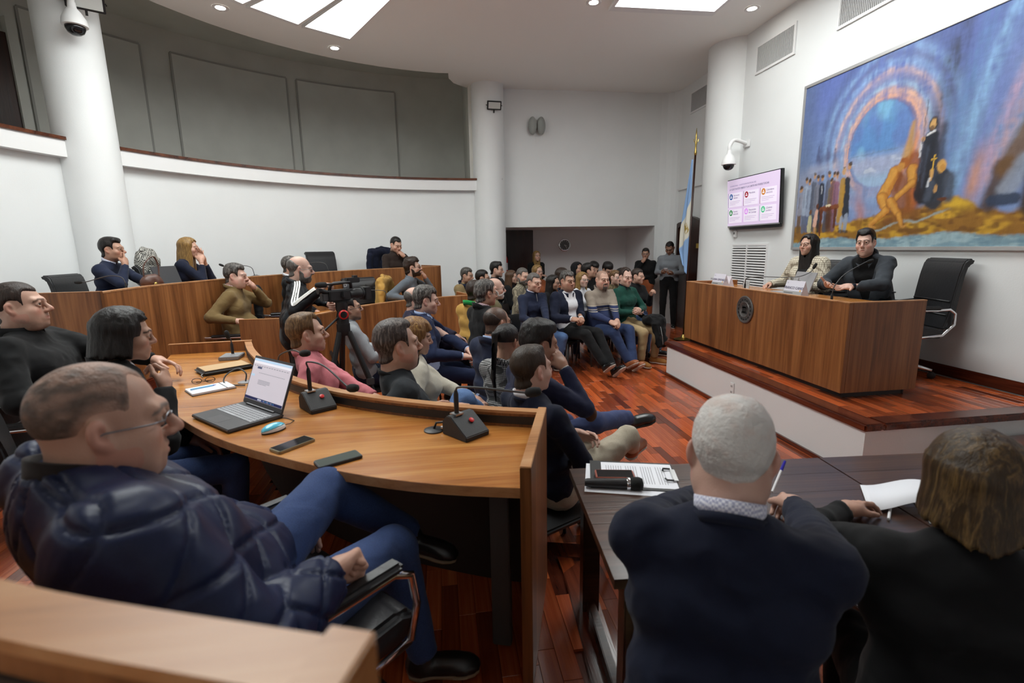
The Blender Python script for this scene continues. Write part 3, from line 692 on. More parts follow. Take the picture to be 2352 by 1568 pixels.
def cloth(name, c, rough=.85, noise=.10, weave=900, wr=.006, wscale=7, sheen=.06, plaid=None, stripes=None, check=None):
    """cloth with wrinkle relief; optional plaid / stripe / check print"""
    if name in MATS: return MATS[name]
    m, nt, b = nodes(name); col = srgb(c) if isinstance(c, str) else c
    n = N(nt, 'ShaderNodeTexNoise', i_Scale=wscale, i_Detail=2.0, i_Distortion=.5); nt.links.new(mapped(nt, (1, 1, 1.3)), n.inputs[0])
    f = N(nt, 'ShaderNodeTexNoise', i_Scale=weave*.35, i_Detail=1.0); nt.links.new(mapped(nt), f.inputs[0])
    r = ramp(nt, [(.3, tuple(v*(1-noise) for v in col)), (.7, tuple(v*(1+noise) for v in col))]); nt.links.new(f.outputs[0], r.inputs[0]); out = r.outputs[0]
    def mixc(fac, c2, src):
        mm = N(nt, 'ShaderNodeMixRGB', blend_type='MIX'); nt.links.new(fac, mm.inputs[0]); nt.links.new(src, mm.inputs[1]); mm.inputs[2].default_value = (*srgb(c2), 1); return mm.outputs[0]
    if stripes:      # list of (z0,z1,colour) bands in the local height, or ('u',pitch,width,colour)
        tc = nt.nodes.new('ShaderNodeTexCoord'); sp = nt.nodes.new('ShaderNodeSeparateXYZ'); nt.links.new(tc.outputs['Object'], sp.inputs[0])
        for z0, z1, c2 in stripes:
            a = N(nt, 'ShaderNodeMath', operation='GREATER_THAN'); nt.links.new(sp.outputs[2], a.inputs[0]); a.inputs[1].default_value = z0
            d = N(nt, 'ShaderNodeMath', operation='LESS_THAN'); nt.links.new(sp.outputs[2], d.inputs[0]); d.inputs[1].default_value = z1
            e = N(nt, 'ShaderNodeMath', operation='MULTIPLY'); nt.links.new(a.outputs[0], e.inputs[0]); nt.links.new(d.outputs[0], e.inputs[1]); out = mixc(e.outputs[0], c2, out)
    if plaid:        # (pitch, line colour, weight)
        for ax, ph in (('X', 0), ('Z', 0), ('Y', 0)):
            w = N(nt, 'ShaderNodeTexWave', wave_type='BANDS', bands_direction=ax, i_Scale=plaid[0], i_Distortion=0.0); nt.links.new(mapped(nt), w.inputs[0])
            rr = ramp(nt, [(plaid[2], (0, 0, 0)), (plaid[2]+.12, (.75, .75, .75))]); nt.links.new(w.outputs[0], rr.inputs[0]); out = mixc(rr.outputs[0], plaid[1], out)
    if check:
        ck = N(nt, 'ShaderNodeTexChecker', i_Scale=check[0]); nt.links.new(mapped(nt), ck.inputs[0]); out = mixc(ck.outputs['Fac'], check[1], out)
    nt.links.new(out, b.inputs['Base Color']); b.inputs['Roughness'].default_value = rough; b.inputs['Specular IOR Level'].default_value = .25
    b.inputs['Sheen Weight'].default_value = sheen; b.inputs['Sheen Roughness'].default_value = .5
    nt.links.new(bump(nt, n.outputs[0], wr*4.5, .4), b.inputs['Normal']); MATS[name] = m; return m
def ring_collar(R, c, rx, ry, hgt, t, lean=.35, gap=0, n=40, flare=.0):
    """band around the neck, higher at the back; gap opens it at the throat"""
    vs = []; fs = []
    for i in range(n+1):
        a = gap/2+(2*math.pi-gap)*i/n-math.pi/2+math.pi   # starts at the throat
        a = math.pi/2+gap/2+(2*math.pi-gap)*i/n
        dx, dy = math.cos(a), math.sin(a); drop = lean*.5*(1+dy)*.11
        for rr, zz in ((1, 0), (1+flare, hgt), (1+flare+t/rx, hgt), (1+t/rx, 0)):
            p = np.array((dx*rx*rr, dy*ry*rr, zz-drop)); vs.append(R@p+c)
    for i in range(n):
        for k in range(4): fs.append((i*4+k, i*4+(k+1) % 4, i*4+4+(k+1) % 4, i*4+4+k))
    fs += [(0, 1, 2, 3), (n*4+3, n*4+2, n*4+1, n*4)]
    return vs, fs
def transform(v, R, t, s=(1, 1, 1)): return (v*np.array(s))@R.T+t
SHIRTW = None
def person(label, loc, face, floor=0, seat=.46, s=1.0, kind='m', build=1.0, res=.012, lean=4, side=0, twist=0, head=(0, 0, 0), hs=(1, 1, 1), hfwd=0,
           skin='light', brow='dark', hair=None, haircol=None, stubble=0, stubc=(.06, .045, .04), beard=None, glasses=None, buzz=None,
           top=None, topname='sweater', jacket=None, jname='jacket', vee=None, shirt=None, collar=None, pants=None, belly=0, legs=None, stand=False, lh=None, rh=None, lhp='relax', rhp='relax', lhn=None, rhn=None,
           lpole=None, rpole=None, sleeve=0.0, shoes=None, sole=None, wr=.006, quilt=0, extras=None, socks=None, skirt=None, sh_w=1.0, feet=True, hood=False, lips=1.0, browk=1.0, cuff=None, at=None, rhw=None, lhw=None, feetd=0, knd=0, rhh=None, lhh=None, jthick=.012, hdrop=.008, folded=False):
    """local frame: +Y forward, +X the person's right; returns the Empty and a dict of joints (local)"""
    l, sd = math.radians(lean), math.radians(side); fr = math.radians(face-90)
    if at is not None:       # solve seat height (or stature) and place so that the crown lands on `at`
        tt = np.array((math.sin(sd), math.sin(l), math.cos(l)*math.cos(sd))); tt /= np.linalg.norm(tt)
        up = tt*(.52+.066)+np.array((0, .034+hfwd, .080-hdrop))+rotm(*head)@np.array((0, -.01, .117*hs[2]))
        if stand: s = (at[2]-floor)/(.93+up[2])
        off = up*s; seat = at[2]-floor-off[2]-.10
        loc = (at[0]-(math.cos(fr)*off[0]-math.sin(fr)*off[1]), at[1]-(math.sin(fr)*off[0]+math.cos(fr)*off[1]))
    def w2l(p):
        dx, dy = p[0]-loc[0], p[1]-loc[1]; return (math.cos(fr)*dx+math.sin(fr)*dy, -math.sin(fr)*dx+math.cos(fr)*dy, p[2]-floor)
    if legs and legs.get('w'): legs = {q: (w2l(legs[q][0]), w2l(legs[q][1]))+tuple(legs[q][2:]) for q in (1, -1) if q in legs}
    if rhw is not None: rh = w2l(rhw)
    if lhw is not None: lh = w2l(lhw)
    root = tag(empty('person', (loc[0], loc[1], floor), fr), label, 'person')
    J = dict(loc=loc, seat=seat, face=face, floor=floor)
    zp = (seat+.10) if not stand else .93*s
    t = np.array((math.sin(sd), math.sin(l), math.cos(l)*math.cos(sd))); t /= np.linalg.norm(t)
    Rt = frame(np.array((0, 1, 0))-t*t[1], t)@rotm(twist)
    fw = Rt[:, 1]; rt = Rt[:, 0]
    P0 = np.array((0, 0, zp)); L = lambda a, b, c: P0+(rt*a+fw*b+t*c)*s
    waist, chest, nb = L(0, .005, .17), L(0, .01, .34), L(0, -.015, .52)
    sw = .172*sh_w*(.90 if kind == 'f' else 1)*(.5+.5*build); sh = {1: L(sw, -.01, .455), -1: L(-sw, -.01, .455)}
    Rh = (Rt*.0+rotm())@rotm(*head)
    hc = nb+s*(t*.066+np.array((0, .034+hfwd, .080-hdrop)))
    hsz = np.array(hs)*s*(.95 if kind == 'f' else 1.0)
    J.update(head=hc, Rh=Rh, neck=nb, chest=chest, waist=waist, pelvis=P0, sh=sh, t=t, fw=fw, rt=rt, Rt=Rt, s=s)
    if rhh is not None: rh = tuple(hc+Rh@(np.array(rhh)*hsz))
    if lhh is not None: lh = tuple(hc+Rh@(np.array(lhh)*hsz))
    if folded: rh, lh, rpole, lpole, rhp, lhp, rhn, lhn = (-.05, .185*s, zp+.19*s), (.02, .235*s, zp+.22*s), (1, -.1, -.6), (-1, -.1, -.6), 'relax', 'relax', (0, -1, -.3), (0, -1, -.3)
    # arms
    arm = {}
    for q, tgt, pole in ((1, rh, rpole), (-1, lh, lpole)):
        if tgt is None: tgt = (q*.10, .36, zp+.02) if not stand else (q*.24, .06, zp-.10)
        if pole is None: pole = (q*.6, -.5, -.8)
        e, w = ik(sh[q], tgt, .285*s, .255*s, pole); g = np.array(tgt, float)
        for _ in range(3):      # the target is the middle of the palm
            e, w = ik(sh[q], g-(w-e)/np.linalg.norm(w-e)*.075*s, .285*s, .255*s, pole)
        arm[q] = (sh[q], e, w)
    J['arm'] = arm
    # legs
    leg = {}; hipx = .088*s
    for q in (1, -1):
        hp = P0+np.array((q*hipx, .02, -.01))
        if legs and q in legs: kn, an = np.array(legs[q][0], float), np.array(legs[q][1], float)
        elif stand: kn, an = np.array((q*.10, .03, .50*s)), np.array((q*.11, -.02, .085*s))
        else: kn, an = np.array((q*(.15+knd), .43*s, max(seat+.06, .42*s))), np.array((q*(.14+knd*.6), (.40+feetd)*s, .09))
        if not (legs and q in legs):
            pass
        leg[q] = (hp, kn, an)
    J['leg'] = leg
    near = res < .0095
    lv = 0 if near else (1 if res < .0115 else (2 if res < .0135 else 3)); hh = (.0042, .0053, .0066, .0095)[lv]; cres = res*(1.22 if near else 1.4)*(.85 if quilt else 1)
    na = nb-t*.06; nx = hc+Rh@np.array((0, -.036, -.085))*s-na; nx /= np.linalg.norm(nx); Rc = frame(fw-nx*(fw@nx), nx)
    nk_ = (.047 if kind == 'f' else (.061 if kind == 'h' else .055))*s*.985*hs[0]
    # ---- body: one skin mesh from head to ankles
    bp = [rc(nb-t*.06, hc+Rh@np.array((0, -.036, -.085))*s, nk_, nk_, .03), rc(chest-rt*.05, chest+rt*.05, .055*s, .055*s, .03), rc(waist, chest, .06*s, .06*s, .03), rc(P0, waist, .06*s, .06*s, .03)]
    for q in (1, -1):
        a, e, w = arm[q]; bp += [rc(chest, a, .04*s, .035*s, .02), rc(a, e, .036*s, .034*s, .012), rc(e, w, .034*s, .027*s, .012)]
        h_, k_, n_ = leg[q]; bp += [rc(P0, h_, .05*s, .05*s, .02), rc(h_, k_, .05*s, .042*s, .02), rc(k_, n_, .042*s, .03*s, .012)]
    sc = TINTS[skin] if isinstance(skin, str) else skin
    bv, bq = mesh_sdf(bp, .026); V = [bv]; Q = [bq]; Cc = [np.tile(np.array(sc), (len(bv), 1))]; o = len(bv)
    hv, hq = head_template(kind, hh)
    buzzm = None if buzz is None else (srgb(buzz[0]), buzz[1], buzz[2] if len(buzz) > 2 else .85)
    hcol = head_colors(hv, sc, BROWS[brow] if isinstance(brow, str) else brow, stubble, stubc, lips, browk, buzzm)
    V.append(transform(hv, Rh, hc, hsz)); Q.append(hq+o); Cc.append(hcol); o += len(hv)
    for q in (-1, 1):
        ev, ef, ec = eye_geo(q); V.append(transform(ev, Rh, hc, hsz)); Q.append(ef+o); Cc.append(ec); o += len(ev)
    hres = (.0045, .0058, .0074, .011)[lv]
    for q, pose, nrm in ((1, rhp, rhn), (-1, lhp, lhn)):
        if pose is None: continue
        a, e, w = arm[q]; d = (w-e)/np.linalg.norm(w-e); nrm = np.array(nrm if nrm is not None else (-q*.5, 0, -1), float)   # palm normal
        F = frame(d, -nrm); hv2, hq2 = hand_template(pose, hres); m = hv2*s
        if q == 1: m = m*np.array((-1, 1, 1)); hq2 = hq2[:, ::-1]
        V.append(m@F.T+w+d*.012*s); Q.append(hq2+o); Cc.append(np.tile(np.array(sc)*(1, .95, .93), (len(m), 1))*(1+.06*vnoise(m, 60, 2)[:, None])); o += len(m)
        J['hand%d' % q] = (w, F)
    body = np_obj('body', np.concatenate(V), np.concatenate(Q), SKIN, root, col=np.concatenate(Cc))
    # ---- clothes
    def torso(r, hem=.0, arms=True, sl=0.0, k=.05, thick=0.0):
        g = build*s; P = [rc(chest-rt*.092*g-t*.01, chest+rt*.092*g-t*.01, (.099+thick)*s*(.55+.45*build), (.099+thick)*s*(.55+.45*build), k),
            rc(L(-.078*build, 0, .17), L(.078*build, 0, .17), (.098+thick+belly*.4)*s*(.4+.6*build), (.098+thick+belly*.4)*s*(.4+.6*build), k),
            rc(L(-.082*build, 0, .045-hem), L(.082*build, 0, .045-hem), (.106+thick)*s*(.4+.6*build), (.106+thick)*s*(.4+.6*build), k),
            rc(nb-t*.055*s-rt*.03, nb-t*.055*s+rt*.03, (.066+thick*.6)*s, (.066+thick*.6)*s, .07), rc(na-nx*.03*s, na+nx*.072*s, nk_+.020+thick*.5, nk_+.007+thick*.4, .04, True)]
        if belly: P.append(el(L(0, .07+belly*.5, .12), np.array((.13, .09+belly, .13))*s, Rt, .06))
        if kind == 'f':
            for q in (1, -1): P.append(el(L(q*.065, .085, .31), np.array((.062, .055, .062))*s, Rt, .05))
        for q in (1, -1):
            a, e, w = arm[q]; P.append(rc(L(q*.05, -.01, .47), a-t*.012, (.058+thick)*s, (.062+thick)*s, .05))
            if arms:
                d = (w-e)/np.linalg.norm(w-e); ws = w-d*(sl if sl > 0 else 0)*s+d*(-sl if sl < 0 else 0)
                P += [rc(a, e, (.060+thick)*s*(.5+.5*build), (.049+thick)*s*(.5+.5*build), .022), rc(e, ws, (.050+thick)*s*(.5+.5*build), (.036+thick*.6)*s, .012, True)]
        return P
    def wrinkle(v, q, amp, f=9, seed=1):
        n = vnormals(v, q); p = v.copy(); w = vnoise(p*np.array((1, 1, 1.6)), f, seed)*.6+vnoise(p*np.array((1.3, 1.3, 1)), f*2.2, seed+1)*.4
        w = .5-np.abs(w)*1.9; w = np.clip(w, -.5, .45)
        return v+n*(amp*1.9*w)[:, None]
    sd_ = abs(hash(label)) % 97 if False else (len(label)*7+int(abs(loc[0])*100)+int(abs(loc[1])*10)) % 97
    def vcut(depth, width, z0, power=1.0):
        """opening of a jacket: front wedge down from the neck"""
        def mod(Vv, X, Y, Z):
            lx = (X-nb[0])*rt[0]+(Y-nb[1])*rt[1]+(Z-nb[2])*rt[2]; ly = (X-chest[0])*fw[0]+(Y-chest[1])*fw[1]+(Z-chest[2])*fw[2]; lz = (X-nb[0])*t[0]+(Y-nb[1])*t[1]+(Z-nb[2])*t[2]
            wd = width*np.clip((lz+depth)/depth, 0, 1)**power+z0
            W_ = np.minimum(np.minimum(wd-np.abs(lx), ly-.01), lz+depth)
            return np.maximum(Vv, W_)
        return mod
    inner = top
    if top is not None:
        tv, tq = mesh_sdf(torso(0, arms=jacket is None, sl=sleeve), cres); tv = wrinkle(tv, tq, wr*.55, 9, sd_)
        if quilt and jacket is None: tv = quilted(tv, tq, J, quilt)
        to = np_obj(topname, tv, tq, top, root)
    if jacket is not None:
        mod = None if vee is None else vcut(*vee)
        tv, tq = mesh_sdf(torso(0, hem=.05, sl=sleeve, thick=jthick), cres, mod); tv = wrinkle(tv, tq, wr*.7, 8, sd_+1)
        if quilt: tv = quilted(tv, tq, J, quilt)
        jo = np_obj(jname, tv, tq, jacket, root)
        if cuff is not None:
            for q in (1, -1):
                a, e, w = arm[q]; d = (w-e)/np.linalg.norm(w-e); mb = MB().tube([w-d*.03, w+d*.012], .034*s, 14); mb.build('shirt_cuff', cuff, jo, smooth='auto')
    if collar:
        for c in collar:
            ckind, cm = c[0], c[1]; par = root
            base = na+nx*.070*s; rr_ = nk_+.008; th = (.008 if jacket is not None else 0)
            if ckind == 'round': vs, fs = ring_collar(Rc, base, rr_+th, rr_+th+.004, .022*s, .010, .55)
            elif ckind == 'high': vs, fs = ring_collar(Rc, base+t*.0, rr_+th, rr_+th+.002, .055*s, .008, .35, flare=-.03)
            elif ckind == 'zip': vs, fs = ring_collar(Rc, base+t*.0, rr_+.004+th, rr_+.008+th, .05*s, .009, .5, gap=.7, flare=.10)
            elif ckind == 'shirt': vs, fs = ring_collar(Rc, base+t*.012, rr_-.003, rr_+.002, .036*s, .006, .35, gap=.55, flare=.02)
            elif ckind == 'fold': vs, fs = ring_collar(Rc, base-t*.004, rr_+.008+th, rr_+.014+th, .05*s, .014, .9, gap=.9, flare=.12)
            elif ckind == 'stand': vs, fs = ring_collar(Rc, base-nx*.022, rr_+.006, rr_+.008, .070*s, .013, .25, gap=.7, flare=-.04)
            elif ckind == 'hoodie': vs, fs = ring_collar(Rc, base, rr_+.012+th, rr_+.018+th, .05*s, .022, .6, gap=.5, flare=.10)
            MB().add(vs, fs).build('collar', cm, par, smooth=True)
            if ckind == 'shirt' and len(c) > 2:   # two flaps folded over the sweater
                for q in (1, -1):
                    a = base+t*.035*s; A = lambda x, y, z: a+(rt*x*q+fw*y+t*z)*s
                    MB().add([A(.012, .068, -.028), A(.066, .01, .008), A(.078, .03, -.034), A(.042, .092, -.085)], [(0, 1, 2, 3), (3, 2, 1, 0)]).build('collar_flap', cm, par)
    # trousers
    if pants is not None:
        P = [rc(P0-rt*.06*s, P0+rt*.06*s, .112*s*(.4+.6*build), .112*s*(.4+.6*build), .05), rc(P0+t*.07*s-rt*.05, P0+t*.07*s+rt*.05, .105*s*(.4+.6*build), .105*s*(.4+.6*build), .05)]
        for q in (1, -1):
            h_, k_, n_ = leg[q]; P += [rc(h_, k_, .088*s*(.5+.5*build), .066*s*(.5+.5*build), .035), rc(k_, n_, .066*s*(.5+.5*build), .050*s, .018, True)]
        pv, pq = mesh_sdf(P, cres*1.5); pv = wrinkle(pv, pq, wr*.6, 8, sd_+5); np_obj('trousers', pv, pq, pants, root)
    if shoes is not None and feet:
        (uv, uq), (sv, sq) = shoe_template(.0085 if lv == 1 else .014)
        for q in (1, -1):
            h_, k_, n_ = leg[q]; dirn = None
            if legs and q in legs and len(legs[q]) > 2: F = frame(legs[q][2], legs[q][3] if len(legs[q]) > 3 else (0, 0, 1))
            else: F = frame((q*.25, 1, 0), (0, 0, 1))
            base = n_-F[:, 2]*.085*s
            so = np_obj('shoe', transform(uv, F, base, (s,)*3), uq, shoes, root); np_obj('sole', transform(sv, F, base, (s,)*3), sq, sole or plain('sole_pale', (.55, .5, .44), .6), so)
    # ---- hair, beard, glasses
    def put(name, tpl, m):
        v, q = tpl
        if isinstance(m, tuple):       # thinning hair: scalp shows towards the crown
            k = np.clip(m[2]-(v[:, 2]-.02)/.10*m[3]+.35*vnoise(v*np.array((1, .5, 1)), 90, 3), .04, .95)[:, None]; rg_ = hair_region(v[:, 0], v[:, 1], v[:, 2], hair[0]); k = k*np.clip(rg_/.022+.05, 0, 1)[:, None]; cc = np.array(srgb(m[0]))*k+np.array(sc)*(1-k)
            return np_obj(name, transform(v, Rh, hc, hsz), q, col_mat('hair_thin', .6, .004, 110), root, col=cc)
        return np_obj(name, transform(v, Rh, hc, hsz), q, m, root)
    if hair is not None:
        hk = (.0064, .0074, .0090, .0115)[lv]
        if hair[0] == 'long': put('hair', long_hair(kind, hk, **hair[1]), haircol)
        else: put('hair', hair_template(kind, hair[0], hair[1], tuple(hair[2]) if len(hair) > 2 else (), hk, hair[3] if len(hair) > 3 else .002, sd_ % 5), haircol)
    if beard is not None: put('beard', beard_template(kind, beard[0], (.0045, .0055, .0062, .0075)[lv], beard[2] if len(beard) > 2 else False), beard[1])
    if glasses is not None:
        gm = plain('lens_glass', (.9, .92, .93), .05, trans=.9); rim = glasses if not isinstance(glasses, tuple) else glasses[0]; rimless = isinstance(glasses, tuple)
        go = MB(); T = lambda p: tuple(Rh@(np.array(p)*hsz)+hc)
        rr = .0014 if rimless else .0018
        for q in (-1, 1):
            pts = [(q*.033+.023*math.cos(a)*(1 if abs(math.cos(a)) < .8 else .98), .107-.012*abs(math.cos(a))*(1 if math.cos(a)*q > 0 else .1), -.006+.0165*math.sin(a)) for a in np.linspace(0, 2*math.pi, 21)]
            if rimless: pts = pts[:11]
            go.tube([T(p) for p in pts], rr*s, 6)
            go.tube([T(p) for p in ((q*.055, .096, -.001), (q*.0755, .07, .0), (q*.080, .0, -.001), (q*.078, -.02, -.012))], rr*1.2*s, 6)
        go.tube([T(p) for p in ((-.011, .110, -.002), (0, .113, .002), (.011, .110, -.002))], rr*s, 6)
        g_ = go.build('glasses', rim, root, smooth=True)
    return root, J
def quilted(v, q, J, amp):
    """puffed diamond quilting following torso and arms"""
    n = vnormals(v, q); s = J['s']; rel = v-J['pelvis']; t, rt, fw = J['t'], J['rt'], J['fw']
    lx, ly, lz = rel@rt, rel@fw, rel@t; ang = np.arctan2(lx, ly+.02)*.15; U, Vv = ang, lz.copy()
    best = np.full(len(v), 9.)
    for k in (1, -1):
        a, e, w = J['arm'][k]; off = 0
        for A, B in ((a, e), (e, w)):
            d = B-A; L = np.linalg.norm(d); d = d/L; r = v-A; tt = r@d; rad = np.linalg.norm(r-tt[:, None]*d, axis=1)
            m = (tt > -.02) & (tt < L+.03) & (rad < .085) & (rad < best); x = np.cross(d, (0, 0, 1.0)); x /= np.linalg.norm(x); y = np.cross(d, x); rr = r-tt[:, None]*d
            an = np.arctan2(rr@x, rr@y)*.07; U = np.where(m, an, U); Vv = np.where(m, off+tt, Vv); best = np.where(m, rad, best); off += L
    P = .135; a_, b_ = (U*1.15+Vv)/P, (U*1.15-Vv)/P
    la = np.abs(a_-np.round(a_)); lb = np.abs(b_-np.round(b_)); g = np.minimum(la, lb)
    puff = np.clip(g/.11, 0, 1)**.5
    return v+n*((puff-.55)*amp)[:, None]
# ---------------------------------------------------------------- desks
def resample(P, n):
    P = np.array(P); L = np.r_[0, np.cumsum(np.linalg.norm(np.diff(P, axis=0), axis=1))]; t = np.linspace(0, L[-1], n)
    return [(float(np.interp(a, L, P[:, 0])), float(np.interp(a, L, P[:, 1]))) for a in t]
def council_desk(label, outer, inner, zf, zt, zr, flip=False, ends=(1, 1), zp=None):
    n = 40; O, I = resample(outer, n), resample(inner, n)
    if flip: O, I = mir(O), mir(I)
    sg = -1 if flip else 1
    t = thing('council_desk', label, 'desk', (0, 0, 0)); zp = zf if zp is None else zp
    o2 = offset_line(O, .042*sg)
    MB().band(O, o2, zp, zr-.012).build('front_panel', LAM_V, t, smooth='auto')
    MB().band(offset_line(O, -.002*sg), offset_line(O, .045*sg), zr-.012, zr).build('rail', LAM_E, t, smooth='auto')
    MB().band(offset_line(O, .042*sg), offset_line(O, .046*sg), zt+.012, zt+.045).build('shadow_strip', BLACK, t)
    MB().band(o2, I, zt-.035, zt).build('worktop', LAM_T, t, smooth='auto')
    MB().band(offset_line(O, .0425*sg), offset_line(O, .047*sg), zp+.002, zt-.036).build('inner_lining', plain('desk_shade', (.018, .012, .009), .6), t)  # added near-black band, its colour stands in for the shade under the worktop
    MB().band(offset_line(I, -.0005*sg), offset_line(I, .0015*sg), zt-.035, zt-.001).build('edge_band', LAM_E, t, smooth='auto')
    for k, on in ((0, ends[0]), (-1, ends[1])):
        if not on: continue
        a, b = np.array(O[k]), np.array(I[k]); d = (b-a)/np.linalg.norm(b-a); nn = np.array((-d[1], d[0]))*.018
        e = MB().prism([tuple(a-d*.006-nn), tuple(b+d*.01-nn), tuple(b+d*.01+nn), tuple(a-d*.006+nn)], zf+.004, zr+.001).build('end_panel', LAM_V, t, bevel=.002)
        MB().prism([tuple(a-d*.006-nn), tuple(b+d*.01-nn), tuple(b+d*.01+nn), tuple(a-d*.006+nn)], zr+.001, zr+.007).build('cap', LAM_E, e, bevel=.002)
    return t
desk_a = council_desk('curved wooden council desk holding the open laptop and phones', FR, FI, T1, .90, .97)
# metal cable channel under the near end of that desk
ch = MB().box(-.035, .035, -.02, .02, T1+.02, .86).build('cable_channel', plain('channel_grey', (.05, .048, .045), .5), desk_a, bevel=.004, loc=(.17, 1.62, 0)); ch.rotation_euler = (0, 0, -.3)
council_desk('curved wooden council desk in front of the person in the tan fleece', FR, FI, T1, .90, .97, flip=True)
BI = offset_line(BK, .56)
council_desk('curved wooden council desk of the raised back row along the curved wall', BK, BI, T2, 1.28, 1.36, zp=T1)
NRo = smooth_line([(-.075, .315), (-.38, .43), (-.75, .62), (-1.15, .95), (-1.45, 1.3)], 6)
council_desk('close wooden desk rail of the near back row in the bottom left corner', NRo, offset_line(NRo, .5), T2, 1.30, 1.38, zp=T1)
# podium desk
t = thing('podium_desk', 'large wooden speakers desk on the dais with a round metal crest', 'desk', (3.05, 4.605, ZD))
MB().box(0, .035, -1.275, 1.275, .05, .755).build('front_panel', LAM_V, t, bevel=.002)
MB().box(-.002, .037, -1.277, 1.277, .755, .765).build('front_rail', LAM_E, t, bevel=.002)
for y in (-1.275, 1.24):
    o = MB().box(.035, .67, y, y+.035, .05, .755).build('side_panel', LAM_V, t, bevel=.002); MB().box(.037, .672, y-.001, y+.036, .755, .765).build('side_rail', LAM_E, o, bevel=.002)
MB().box(.035, .68, -1.24, 1.24, .67, .705).build('worktop', LAM_T, t, bevel=.002)
MB().box(.06, .60, -1.22, 1.22, 0, .05).build('plinth', BLACK, t)
for y in (-1.2, 1.2): MB().lathe([(.018, 0), (.018, .05)], 12).build('foot', BLACK, t, loc=(.62, y, 0))
cr = plain('crest_metal', (.16, .155, .15), .4, .7, noise=.15, nscale=30)
Mc = Matrix.Translation((-.004, .02, .555)) @ Matrix.Rotation(-math.pi/2, 4, 'Y')
cre = MB().lathe([(.002, -.004), (.135, -.004), (.140, 0), (.140, .006), (.130, .010), (.122, .007), (.08, .007), (.076, .011), (.070, .007), (.002, .007)], 56, M=Mc, cap=False).build('crest', cr, t, smooth='auto')
for k in range(16):
    a = 2*math.pi*k/16; r = .101
    MB().box(-.007, .007, -.011, .011, .006, .0105, M=Mc @ Matrix.Rotation(a, 4, 'Z') @ Matrix.Translation((r, 0, 0))).build('emblem_leaf', plain('crest_dark', (.05, .05, .05), .5, .6), cre)
sv = MB()
for dx, dy, w, h in ((0, 0, .02, .03), (0, .028, .034, .012), (0, -.03, .04, .010), (-.024, 0, .008, .026), (.024, 0, .008, .026)): sv.box(-h+dy, h+dy, -w+dx, w+dx, .006, .011, M=Mc)
sv.build('emblem_shield', MATS['crest_dark'], cre)
# dark tables in the foreground
def dark_table(label, x, y, w, dp, rz):
    t = thing('wooden_table', label, 'table', (x, y, 0), rz)
    nb = 5
    for i in range(nb): MB().box(-w/2, w/2, -dp/2+dp*i/nb+.0002, -dp/2+dp*(i+1)/nb-.0002, .725, .755).build('board', TABLEWOOD, t, bevel=.0006)
    for s in (-1, 1):
        MB().box(-w/2+.04, w/2-.04, s*(dp/2-.05)-.014, s*(dp/2-.05)+.014, .63, .725).build('apron', TABLEWOOD, t, bevel=.002)
        MB().box(s*(w/2-.06)-.014, s*(w/2-.06)+.014, -dp/2+.06, dp/2-.06, .63, .725).build('apron', TABLEWOOD, t, bevel=.002)
        MB().box(s*(w/2-.075)-.016, s*(w/2-.075)+.016, -dp/2+.09, dp/2-.09, .16, .215).build('stretcher', TABLEWOOD, t, bevel=.003)
        for q in (-1, 1):
            xx, yy = s*(w/2-.075), q*(dp/2-.065); MB().box(xx-.034, xx+.034, yy-.034, yy+.034, 0, .725).build('leg', TABLEWOOD, t, bevel=.004)
    return t
TR = math.radians(-4.4)
dark_table('dark polished wooden table under the clipboard and the handheld microphone', .985, 1.455, 1.06, .69, TR)
dark_table('dark polished wooden table at the right with the open notebook', .985+1.066*math.cos(TR), 1.455+1.066*math.sin(TR), 1.06, .69, TR)
